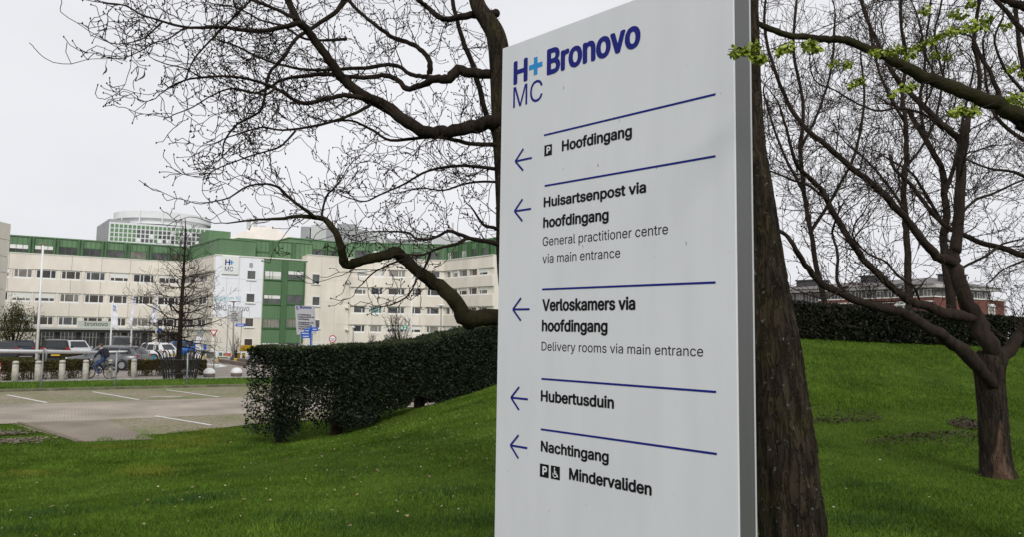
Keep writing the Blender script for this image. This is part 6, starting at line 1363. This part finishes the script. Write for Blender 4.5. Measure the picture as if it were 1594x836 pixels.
# ------------------------------------------------------------------ parked vehicles
TYRE = mat('tyre_rubber', (.015, .015, .016), .85); RIM = mat('alloy_rim', (.35, .35, .36), .35, metal=.6); CGL = mat('car_glass', (.016, .02, .022), .06, spec=.6)
REDL = mat('tail_lamp', (.35, .015, .015), .25); CLRL = mat('head_lamp', (.62, .62, .6), .15); PLY = mat('yellow_plate', (.62, .40, .03), .5); TRIM = mat('car_trim', (.02, .02, .021), .6)
def paint(name, c, metal=.25): return mat(name, c, .28, var=.04, scale=2, metal=metal, spec=.5)
KINDS_ = {   # L, W, H, beltline, bonnet height, nose x of windscreen base, roof front, roof rear, rear glass base   (x from the nose, 0..1)
 'hatch': (3.75, 1.66, 1.48, .90, .86, .26, .42, .84, .97), 'estate': (4.65, 1.78, 1.47, .92, .84, .27, .41, .88, .985), 'saloon': (4.5, 1.75, 1.43, .92, .84, .27, .42, .76, .88),
 'suv': (4.4, 1.84, 1.68, 1.05, .98, .26, .38, .90, .985), 'van': (4.6, 1.84, 1.85, 1.10, 1.02, .17, .30, .96, .995)}
def make_car(kind, label, col, loc, heading, group='cars parked before the hospital', cat='car'):
    L, W, Ht, zb, zh, xw, xr0, xr1, xg = KINDS_[kind]; root = thing('parked_' + ('van' if kind == 'van' else 'car'), label, cat, (0, 0, 0), group); w = W / 2; X = lambda t: L * (.5 - t)
    # lower body: rounded sections from nose to tail
    st = [(0.0, .30, .34, .62, .80), (.015, .24, .30, zh * .80, .90), (.06, .22, .26, zh * .92, .965), (.16, .2, .24, zh, 1.0), (xw, .2, .24, zb, 1.0), (.5, .2, .24, zb, 1.0), (.75, .2, .24, zb + .02, 1.0), (xg, .22, .26, zb + .03, .97), (.99, .26, .30, zb - .02, .92), (1.0, .34, .38, zb - .16, .84)]
    q = MB(); ring = []
    for t, z0, z1, zt, kw in st:
        a = w * kw; zm = (z1 + zt) / 2
        sec = [(0, z0), (a * .82, z0), (a * .97, z1 + .02), (a, zm), (a * .975, zt - .10), (a * .90, zt - .015), (0, zt + .02)]
        full = sec + [(-y, z) for y, z in reversed(sec[1:-1])]; ring.append([(X(t), y, z) for y, z in full])
    n = len(ring[0]); q.v = [p for r_ in ring for p in r_]
    q.f = [(i * n + k, i * n + (k + 1) % n, (i + 1) * n + (k + 1) % n, (i + 1) * n + k) for i in range(len(ring) - 1) for k in range(n)] + [tuple(reversed(range(n))), tuple(range((len(ring) - 1) * n, len(ring) * n))]; q.m = [0] * len(q.f)
    P = paint('paint_' + col[0], col[1]); body = q.build('body', P, root, True)
    # cabin: pillars and roof in body colour with glass let in
    zt = Ht; b0, b1, r0, r1 = X(xw), X(xg), X(xr0), X(xr1); wb, wt = w * .93, w * .72
    lo = [(b0, wb, zb - .02), (b1, wb * .97, zb + .0), (b1, -wb * .97, zb + .0), (b0, -wb, zb - .02)]; hi = [(r0, wt, zt - .05), (r1, wt * .97, zt - .07), (r1, -wt * .97, zt - .07), (r0, -wt, zt - .05)]
    q = MB(); rm = (r0 + r1) / 2; crown = [(r0 - .15, wt * .82, zt), (r1 + .18, wt * .80, zt - .02), (r1 + .18, -wt * .80, zt - .02), (r0 - .15, -wt * .82, zt)]
    q.add(lo + hi + crown, [(0, 1, 5, 4), (1, 2, 6, 5), (2, 3, 7, 6), (3, 0, 4, 7), (4, 5, 9, 8), (5, 6, 10, 9), (6, 7, 11, 10), (7, 4, 8, 11), (8, 9, 10, 11)]); q.build('roof', P, root)
    V_ = [Vector(p) for p in lo + hi]
    def pane(name, A, B, C, D, fr, off=.012):           # corners bottom-a, bottom-b, top-b, top-a ; fr = (u0,u1,v0,v1)
        def pt(u, v): return (A.lerp(B, u)).lerp(D.lerp(C, u), v)
        nrm = (B - A).cross(D - A).normalized(); c = (A + B + C + D) / 4
        if nrm.dot(c - Vector((0, 0, zb))) < 0: nrm = -nrm
        q = MB(); q.add([pt(fr[0], fr[2]) + nrm * off, pt(fr[1], fr[2]) + nrm * off, pt(fr[1], fr[3]) + nrm * off, pt(fr[0], fr[3]) + nrm * off], [(0, 1, 2, 3)]); return q.build(name, CGL, root)
    pane('windscreen', V_[0], V_[3], V_[7], V_[4], (.07, .93, .08, .93)); pane('rear_window', V_[1], V_[2], V_[6], V_[5], (.12, .88, .14, .88))
    for s_ in ((0, 1, 5, 4), (3, 2, 6, 7)):
        for f in ((.09, .36, .10, .88), (.39, .66, .10, .88)) + (((.69, .93, .12, .84),) if kind in ('estate', 'suv', 'van') else ((.69, .88, .12, .8),)): pane('side_window', V_[s_[0]], V_[s_[1]], V_[s_[2]], V_[s_[3]], f)
    for xx in (.18, .80):
        for sy in (1, -1):
            c = (X(xx), sy * (w - .10), .315); q = MB(); q.lathe([(.20, -.11), (.30, -.105), (.315, -.06), (.315, .06), (.30, .105), (.20, .11)], c, 20, axis='y'); wh = q.build('wheel', TYRE, root, True)
            q = MB(); q.lathe([(.03, .112), (.19, .112), (.20, .104)], (0, 0, 0), 14, axis='y'); q.v = [(v[0] + c[0], sy * v[1] + c[1], v[2] + c[2]) for v in q.v]; q.build('rim', RIM, wh)
            q = MB(); 
            q.lathe([(.36, .0), (.37, .006)], (0, 0, 0), 20, axis='y'); q.v = [(v[0] + c[0], sy * (w * .985 + v[1]) , v[2] + c[2]) for v in q.v]; q.build('wheel_arch', TRIM, root)
    for sy in (1, -1):
        q = MB(); c = Vector((X(.028), sy * w * .66, zh * .80)); q.obox(c, (.075, -.03 * sy, 0), (.02, .18 * sy, 0), (0, 0, .065)); q.build('headlight', CLRL, root)
        q = MB(); q.obox((X(.985), sy * w * .76, zb - .09), (.035, 0, 0), (0, .13, 0), (0, 0, .10 if kind != 'suv' else .18)); q.build('tail_light', REDL, root)
        q = MB(); q.obox((X(xw + .035), sy * (w + .07), zb + .05), (.05, 0, 0), (0, .09, 0), (0, 0, .06)); q.build('wing_mirror', P if kind != 'van' else TRIM, root)
        q = MB(); 
        for xx in (.43, .60): q.obox((X(xx), sy * (w + .004), zb - .14), (.075, 0, 0), (0, .012, 0), (0, 0, .014))
        q.build('door_handle', TRIM, root)
    q = MB(); q.obox((X(1.0) - .012, 0, .62), (.012, 0, 0), (0, .26, 0), (0, 0, .055)); q.obox((X(0) + .012, 0, .46), (.012, 0, 0), (0, .26, 0), (0, 0, .055)); q.build('number_plate', PLY, root)
    q = MB(); q.obox((X(.004), 0, .40), (.02, 0, 0), (0, w * .7, 0), (0, 0, .09)); q.obox((X(.995), 0, .36), (.025, 0, 0), (0, w * .76, 0), (0, 0, .07)); q.build('bumper_trim', TRIM, root)
    root.location = loc; root.rotation_euler = (0, 0, math.radians(heading)); return root
def park(kind, label, col, x, y, Y, heading):
    p = at(x, y, Y); p.z = h1(p.x, p.y) + .01; return make_car(kind, label, col, p, heading)
BLK, NVY, SIL, WHC, GRY_, DGR, BLUC, LSIL = ('black', (.012, .012, .014)), ('navy', (.015, .02, .035)), ('silver', (.42, .42, .43)), ('white', (.72, .72, .71)), ('grey', (.15, .155, .165)), ('dark_grey', (.04, .042, .048)), ('blue', (.012, .11, .42)), ('light_silver', (.55, .555, .56))
park('saloon', 'dark saloon cut by the left edge of the picture', DGR, 6, 555, 57, 126)
park('saloon', 'dark blue saloon parked under the small evergreen tree', NVY, 36, 555, 60, 124)
park('suv', 'black tall car seen from behind with a yellow number plate', BLK, 86, 556, 53, 121.5)
park('hatch', 'pale silver hatchback parked right of the black tall car', LSIL, 117, 552, 60, -40)
park('van', 'dark grey people carrier behind the grey estate car', DGR, 188, 552, 62, 118)
park('estate', 'grey estate car seen side on, nose left, just behind the cyclist', GRY_, 168, 579, 46, 176)
park('hatch', 'white car partly hidden behind the grey estate, beside the teal crate', WHC, 236, 563, 56, 160)
park('hatch', 'bright blue hatchback behind the caged tree', BLUC, 274, 557, 66, 208)
park('hatch', 'silver car behind the near end of the dark clipped hedge', LSIL, 423, 557, 58, 190)
park('estate', 'dark silver car whose roof shows over the dark clipped hedge', GRY_, 448, 557, 56, 172)
park('saloon', 'white car behind the hedge just right of the blue finger post', WHC, 508, 557, 60, 176)
park('hatch', 'silver car behind the hedge under the round red ringed sign', SIL, 533, 557, 61, 182)
park('saloon', 'white car whose roof shows over the hedge beside the blossoming shrub', WHC, 612, 555, 62, 178)
def crate():
    a = at(229.5, 561, 50); p = Vector((a.x, 50, h1(a.x, 50))); t = thing('teal_bin', 'teal box on wheels standing right of the grey estate car', 'bin', p); z0 = a.z; q = MB(); q.box(p.x, p.x + .42, 49.8, 50.2, max(.12, z0 - .35), z0 + .36); o = q.build('box', mat('teal_plastic', (.02, .24, .30), .5), t); bv = o.modifiers.new('b', 'BEVEL'); bv.width = .04; bv.segments = 2
    q = MB(); q.box(p.x - .03, p.x + .45, 49.77, 50.23, z0 + .361, z0 + .42); q.build('lid', mat('dark_lid', (.03, .04, .045), .6), t)
    for xx in (.05, .37): q = MB(); q.lathe([(.03, -.03), (.07, -.03), (.07, .03), (.03, .03)], (p.x + xx, 49.85, .08), 12, axis='y'); q.build('wheel', TYRE, t)
crate()

# ------------------------------------------------------------------ cyclist
def skin_figure(pts, edges, rad, sub=2):
    me = bpy.data.meshes.new('figure'); names = list(pts); ix = {n: i for i, n in enumerate(names)}
    me.from_pydata([pts[n] for n in names], [(ix[a], ix[b]) for a, b in edges], []); o = bpy.data.objects.new('figure', me); COL.objects.link(o)
    o.modifiers.new('skin', 'SKIN'); s = o.modifiers.new('sub', 'SUBSURF'); s.levels = sub; s.render_levels = sub
    for n in names:
        v = me.skin_vertices[0].data[ix[n]]; r = rad[n]; v.radius = r if isinstance(r, tuple) else (r, r); v.use_root = (n == names[0])
    bpy.context.view_layer.update(); m2 = bpy.data.meshes.new_from_object(o.evaluated_get(bpy.context.evaluated_depsgraph_get())); bpy.data.objects.remove(o); return m2
def cyclist():
    base = atz(154.5, 590.5, .012); hd = math.radians(184); M = Matrix.Translation(base) @ Matrix.Rotation(hd, 4, 'Z')
    g = 'cyclist and bicycle'
    bk = thing('bicycle', 'black upright bicycle ridden along the path between the bollards', 'bicycle', base); bk.rotation_euler = (0, 0, hd)
    def B_(q, name, m, p=bk, sm=True):       # local coordinates: x forward
        o = q.build(name, m, None, sm); o.parent = p; return o
    BF = mat('bicycle_black', (.014, .014, .016), .4)
    wx = (.56, -.52); R = .345
    for x in wx:
        q = MB(); q.tube([(x + R * math.cos(i * math.pi / 16), 0, R + R * math.sin(i * math.pi / 16)) for i in range(33)], .021, 8); wh = B_(q, 'wheel', TYRE); q = MB(); q.tube([(x + (R - .03) * math.cos(i * math.pi / 12), 0, R + (R - .03) * math.sin(i * math.pi / 12)) for i in range(25)], .010, 6)
        for i in range(14): a = i * math.pi * 2 / 14; q.tube([(x, 0, R), (x + (R - .03) * math.cos(a), 0, R + (R - .03) * math.sin(a))], .0022, 3)
        q.tube([(x, -.05, R), (x, .05, R)], .022, 8); B_(q, 'rim', RIM, wh)
        q = MB(); q.tube([(x + (R + .045) * math.cos(a), 0, R + (R + .045) * math.sin(a)) for a in [math.radians(k) for k in (range(20, 165, 12) if x > 0 else range(15, 190, 12))]], .022, 6); B_(q, 'mudguard', BF)
    bb = (-.05, 0, .30); q = MB()
    for a, b, r in ((bb, (-.22, 0, .86), .017), ((.36, 0, .88), bb, .02), ((.36, 0, .82), (-.16, 0, .62), .016), (bb, (wx[1], .06, R), .011), (bb, (wx[1], -.06, R), .011), ((-.19, 0, .78), (wx[1], .06, R), .009), ((-.19, 0, .78), (wx[1], -.06, R), .009), ((.33, 0, .98), (.40, 0, .74), .022), ((.40, .05, .74), (wx[0], .05, R), .013), ((.40, -.05, .74), (wx[0], -.05, R), .013), ((.40, -.05, .74), (.40, .05, .74), .016), ((.33, 0, .97), (.30, 0, 1.10), .014)): q.tube([a, b], r, 8)
    B_(q, 'frame', BF); q = MB(); q.tube([(.12, .27, 1.06), (.22, .27, 1.10), (.29, .15, 1.11), (.30, 0, 1.10), (.29, -.15, 1.11), (.22, -.27, 1.10), (.12, -.27, 1.06)], .012, 8); B_(q, 'handlebar', BF)
    q = MB(); q.lathe([(.02, -.02), (.09, -.01), (.11, .02), (.07, .045), (.01, .05)], (0, 0, 0), 14); q.v = [(v[0] * 1.25 - .24, v[1] * (1 if v[0] < 0 else .6), v[2] + .90) for v in q.v]; B_(q, 'saddle', TRIM)
    q = MB(); q.tube([bb, (.02, .07, .16)], .010, 6); q.tube([bb, (-.12, -.07, .44)], .010, 6); q.box(-.03, .07, .07, .17, .145, .17); q.box(-.17, -.07, -.17, -.07, .43, .455); B_(q, 'pedals', BF)
    q = MB(); q.box(-.82, -.36, -.07, .07, .76, .785); q.tube([(-.75, .07, .76), (wx[1], .07, R)], .007, 5); q.tube([(-.75, -.07, .76), (wx[1], -.07, R)], .007, 5); B_(q, 'carrier', BF); q = MB(); q.lathe([(.03, 0), (.055, .02), (.055, .05), (.02, .06)], (.44, 0, .92), 10); B_(q, 'front_lamp', mat('lamp_white', (.5, .5, .48), .3))
    # the rider; right side is -y when facing +x
    P = {'hip': (-.20, 0, .99), 'waist': (-.17, 0, 1.14), 'chest': (-.10, 0, 1.34), 'neckb': (-.05, 0, 1.47), 'neck': (-.02, 0, 1.53), 'chin': (.015, 0, 1.59), 'head': (.02, 0, 1.665), 'top': (.005, 0, 1.74),
         'shL': (-.07, .18, 1.43), 'elL': (.10, .25, 1.22), 'wrL': (.17, .26, 1.12), 'haL': (.20, .265, 1.105),
         'shR': (-.07, -.18, 1.43), 'elR': (.13, -.25, 1.27), 'wrR': (.125, -.13, 1.46), 'haR': (.11, -.09, 1.53),
         'hpL': (-.17, .10, .95), 'knL': (.21, .13, .66), 'anL': (-.02, .12, .27), 'toL': (.10, .125, .20), 'hlL': (-.06, .12, .215),
         'hpR': (-.17, -.10, .95), 'knR': (.25, -.13, .84), 'anR': (-.10, -.12, .54), 'toR': (.00, -.125, .475), 'hlR': (-.15, -.12, .49)}
    E = [('hip', 'waist'), ('waist', 'chest'), ('chest', 'neckb'), ('neckb', 'neck'), ('neck', 'chin'), ('chin', 'head'), ('head', 'top'), ('chest', 'shL'), ('shL', 'elL'), ('elL', 'wrL'), ('wrL', 'haL'), ('chest', 'shR'), ('shR', 'elR'), ('elR', 'wrR'), ('wrR', 'haR'), ('hip', 'hpL'), ('hpL', 'knL'), ('knL', 'anL'), ('anL', 'toL'), ('anL', 'hlL'), ('hip', 'hpR'), ('hpR', 'knR'), ('knR', 'anR'), ('anR', 'toR'), ('anR', 'hlR')]
    Rd = {'hip': (.15, .12), 'waist': (.135, .11), 'chest': (.165, .125), 'neckb': .085, 'neck': .055, 'chin': .062, 'head': (.078, .095), 'top': (.055, .07), 'shL': .075, 'elL': .055, 'wrL': .038, 'haL': .036, 'shR': .075, 'elR': .055, 'wrR': .038, 'haR': .036, 'hpL': .105, 'knL': .072, 'anL': .05, 'toL': .036, 'hlL': .04, 'hpR': .105, 'knR': .072, 'anR': .05, 'toR': .036, 'hlR': .04}
    me = skin_figure(P, E, Rd)
    tagof = {}
    for e in E:
        if e[1] in ('chin', 'head', 'top', 'haL', 'haR'): tagof[e] = 3
        elif e[1] in ('toL', 'hlL', 'toR', 'hlR'): tagof[e] = 2
        elif e[1] in ('hpL', 'knL', 'anL', 'hpR', 'knR', 'anR'): tagof[e] = 1
        elif e[1] == 'neck': tagof[e] = 4
        else: tagof[e] = 0
    def dist(p, a, b):
        a, b = Vector(a), Vector(b); t = max(0, min(1, (p - a).dot(b - a) / max(1e-9, (b - a).length_squared))); return (p - a.lerp(b, t)).length
    vs = [v.co.copy() for v in me.vertices]; fs = [tuple(p.vertices) for p in me.polygons]; ms = []
    for p in me.polygons:
        c = Vector(p.center); best = min(E, key=lambda e: dist(c, P[e[0]], P[e[1]]) - .6 * min(Rd[e[0]] if not isinstance(Rd[e[0]], tuple) else Rd[e[0]][0], .1)); ms.append(tagof[best] if c.z > .62 or tagof[best] != 0 else 1)
    q = MB(); q.v = [tuple(v) for v in vs]; q.f = fs; q.m = ms; bpy.data.meshes.remove(me)
    for hx, hy, hz, dx, dz in ((.20, .265, 1.10, .05, -.05), (.11, -.09, 1.545, -.01, .06)):       # fingers and thumb
        for k, ln in enumerate((.9, 1.0, .95, .75)):
            o_ = (k - 1.5) * .017; q.tube([(hx, hy + o_ * .9, hz), (hx + dx * .6 * ln, hy + o_, hz + dz * .35 * ln), (hx + dx * .7 * ln - .015, hy + o_, hz + dz * ln)], [.0095, .009, .007], 6, 3)
        q.tube([(hx - .01, hy - .025, hz - .01), (hx + .015, hy - .045, hz), (hx + .03, hy - .04, hz + dz * .3)], [.011, .010, .008], 6, 3)
    # face: nose, ears, eyes, mouth
    q.tube([(.095, 0, 1.672), (.122, 0, 1.640), (.10, 0, 1.632)], [.009, .013, .009], 6, 3)
    for sy in (1, -1):
        q.lathe([(.012, -.010), (.022, -.004), (.022, .006), (.008, .010)], (.012, sy * .080, 1.655), 10, 3, axis='y'); q.lathe([(.003, -.004), (.010, 0), (.003, .004)], (.088, sy * .032, 1.676), 8, 5, axis='x')
    q.box(.092, .098, -.022, .022, 1.606, 1.614, 6)
    mats = [mat('navy_jacket', (.012, .015, .032), .85, var=.2, scale=12), mat('blue_jeans', (.03, .055, .12), .9, var=.25, scale=14), mat('white_trainers', (.68, .68, .67), .7), mat('skin', (.48, .27, .19), .6, var=.06, scale=20), mat('grey_scarf', (.42, .42, .43), .9, var=.2, scale=20), mat('eye_dark', (.02, .015, .012), .3), mat('lips', (.32, .13, .10), .6)]
    pr = thing('person', 'young cyclist in navy jacket and blue jeans holding one hand to the face', 'person', base); pr.rotation_euler = (0, 0, hd)
    B_(q, 'body', mats, pr)
    q = MB(); rr = random.Random(4); vs = []; n, m_ = 20, 9
    for j in range(m_):
        th = math.pi * .62 * j / (m_ - 1)
        for k in range(n):
            a = 2 * math.pi * k / n; cut = 1.0 if math.cos(a) < .25 else .62; t = min(th, math.pi * .62 * cut); r_ = 1 + rr.uniform(-.04, .07)
            vs.append((.004 + .108 * math.sin(t) * math.cos(a) * r_, .092 * math.sin(t) * math.sin(a) * r_, 1.69 + .095 * math.cos(t) * r_))
    q.add(vs, [(j * n + k, j * n + (k + 1) % n, (j + 1) * n + (k + 1) % n, (j + 1) * n + k) for j in range(m_ - 1) for k in range(n)]); B_(q, 'hair', mat('brown_hair', (.075, .04, .022), .8, var=.3, scale=40), pr)
    bp = thing('backpack', "dark backpack worn on the cyclist's back", 'backpack', base); bp.rotation_euler = (0, 0, hd)
    q = MB(); q.obox((-.285, 0, 1.30), (.075, 0, -.02), (0, .145, 0), (.05, 0, .20)); o = B_(q, 'bag', mat('dark_fabric', (.016, .017, .024), .85), bp, False); bv = o.modifiers.new('b', 'BEVEL'); bv.width = .05; bv.segments = 3
    q = MB(); q.obox((-.365, 0, 1.24), (.03, 0, -.008), (0, .11, 0), (.022, 0, .10)); o = B_(q, 'pocket', mat('dark_fabric', (.016, .017, .024), .85), bp, False); bv = o.modifiers.new('b', 'BEVEL'); bv.width = .025
    for sy in (1, -1): q = MB(); q.tube([(-.22, sy * .1, 1.46), (-.10, sy * .115, 1.515), (.03, sy * .12, 1.42), (.04, sy * .13, 1.28), (-.12, sy * .17, 1.16)], .016, 6); B_(q, 'strap', mat('dark_fabric', (.016, .017, .024), .85), bp)
cyclist()

# ------------------------------------------------------------------ small trees and shrubs by the hospital
def leafy(root, name, c, rx, ry, rz, n, ln, m, seed, clumps=26):
    rg = np.random.default_rng(seed); C = rg.normal(0, .42, (clumps, 3)) * np.array([rx, ry, rz]) + np.array(tuple(c)); k = rg.integers(0, clumps, n)
    Pn = C[k] + rg.normal(0, .17, (n, 3)) * np.array([rx, ry, rz]); V, F = leaf_quads(Pn, rg.normal(0, 1, (n, 3)), ln, ln * .55, rg); return numpy_mesh(name, V - np.array(tuple(root.location)), F, m, root)
def shrubs():
    Y = 60; b = at(20, 553, Y); b.z = 0; t = thing('evergreen_tree', 'small loose olive green tree at the left end of the hospital', 'tree', b); r = random.Random(2); tb = Tubes(); q = MB()
    for k in range(6):
        e = at(20 + (k - 2.5) * 9 + r.uniform(-3, 3), 485 + abs(k - 2.5) * 6, Y + r.uniform(-.8, .8)); q.tube([b + Vector((r.uniform(-.1, .1), 0, -.05)), b.lerp(e, .35) + Vector((0, 0, .2)), e], [.09, .06, .02], 6)
        for j in range(10): s_ = b.lerp(e, .35 + .065 * j); grow(tb, s_, Vector((r.uniform(-1, 1), r.uniform(-1, 1), .6)), r.uniform(.5, 1.1), .016, 1, r, dict(gap=(.2,), rmin=.008, buds=0))
    q.build('trunk', BARK, t, True); tag(tb.build('twigs', TWIG, t), kind='stuff'); c = at(31, 502, Y); o = leafy(t, 'crown', c, 1.75, 1.2, 2.1, 5200, .13, mat('olive_leaf', (.055, .065, .022), .7, var=.35, scale=2, col2=(.10, .095, .035), island=.45, spec=.15), 5)
    Y = 62; b = at(622, 548, Y); b.z = 0; t = thing('blossoming_shrub', 'many stemmed shrub with pale blossom before the right wing', 'shrub', b); tb = Tubes(); q = MB()
    for k in range(12):
        e = at(622 + r.uniform(-25, 22), 490 + r.uniform(0, 14), Y + r.uniform(-.7, .7)); q.tube([b + Vector((r.uniform(-.2, .2), 0, -.05)), b.lerp(e, .4) + Vector((r.uniform(-.2, .2), 0, .15)), e], [.05, .035, .012], 5)
        for j in range(12): grow(tb, b.lerp(e, .3 + .06 * j), Vector((r.uniform(-1, 1), r.uniform(-.6, .6), .8)), r.uniform(.4, .9), .014, 1, r, dict(gap=(.16,), rmin=.008, buds=0))
    q.build('stems', BARK, t, True); tag(tb.build('twigs', TWIGR, t), kind='stuff'); leafy(t, 'blossom', at(621, 515, Y), 1.5, .8, 1.1, 900, .07, mat('pale_blossom', (.5, .48, .43), .8, var=.15, scale=4, island=.2), 6, 40); leafy(t, 'foliage', at(617, 531, Y), 1.2, .6, .55, 1300, .12, mat('dark_shrub_leaf', (.018, .022, .012), .7, var=.3, scale=3, island=.4), 7)
    Y = 60; b = at(669, 548, Y); b.z = 0; t = thing('small_conifer', 'small dark pointed conifer tip over the hedge near the right lamp', 'conifer', b); q = MB(); tpz = at(669, 521.5, Y).z; q.tube([b, Vector((b.x, b.y, tpz - .1))], [.06, .02], 6); q.build('trunk', BARK, t); rg = np.random.default_rng(3); n = 2600; h_ = rg.uniform(0, 1, n); a = rg.uniform(0, 6.28, n); rr_ = (1 - h_) * .75 * rg.uniform(.3, 1, n) * (1 + .25 * np.sin(a * 5 + h_ * 20))
    Pn = np.stack([b.x + np.cos(a) * rr_, b.y + np.sin(a) * rr_, b.z + .2 + h_ * (tpz - b.z - .2)], 1); V, F = leaf_quads(Pn, np.stack([np.cos(a), np.sin(a), -.3 + 0 * a], 1) + rg.normal(0, .3, (n, 3)), .13, .05, rg); numpy_mesh('crown', V - np.array(tuple(b)), F, YEW, t)
    for (x, yb, yt, Y, lab, sp) in ((366.5, 552, 522, 63, 'slim bare upright shrub at the foot of the lamp by the planters', .35), (578, 548, 519, 62, 'slim bare upright shrub before the right wing, left of the blossoming shrub', .35)):
        b = at(x, yb, Y); b.z = 0; t = thing('upright_shrub', lab, 'shrub', b, 'bare upright shrubs'); tb = Tubes(); zt = at(x, yt, Y).z
        for k in range(16): grow(tb, b + Vector((r.uniform(-.12, .12), r.uniform(-.1, .1), 0)), Vector((r.uniform(-sp, sp) * .5, r.uniform(-.15, .15), 1)), zt * r.uniform(.65, 1), .022, 1, r, dict(gap=(.25,), rmin=.009, buds=0, wander=.06, curl=.03, up=.1, ratio=(.15, .3)))
        tb.build('stems', TWIGR, t)
shrubs()
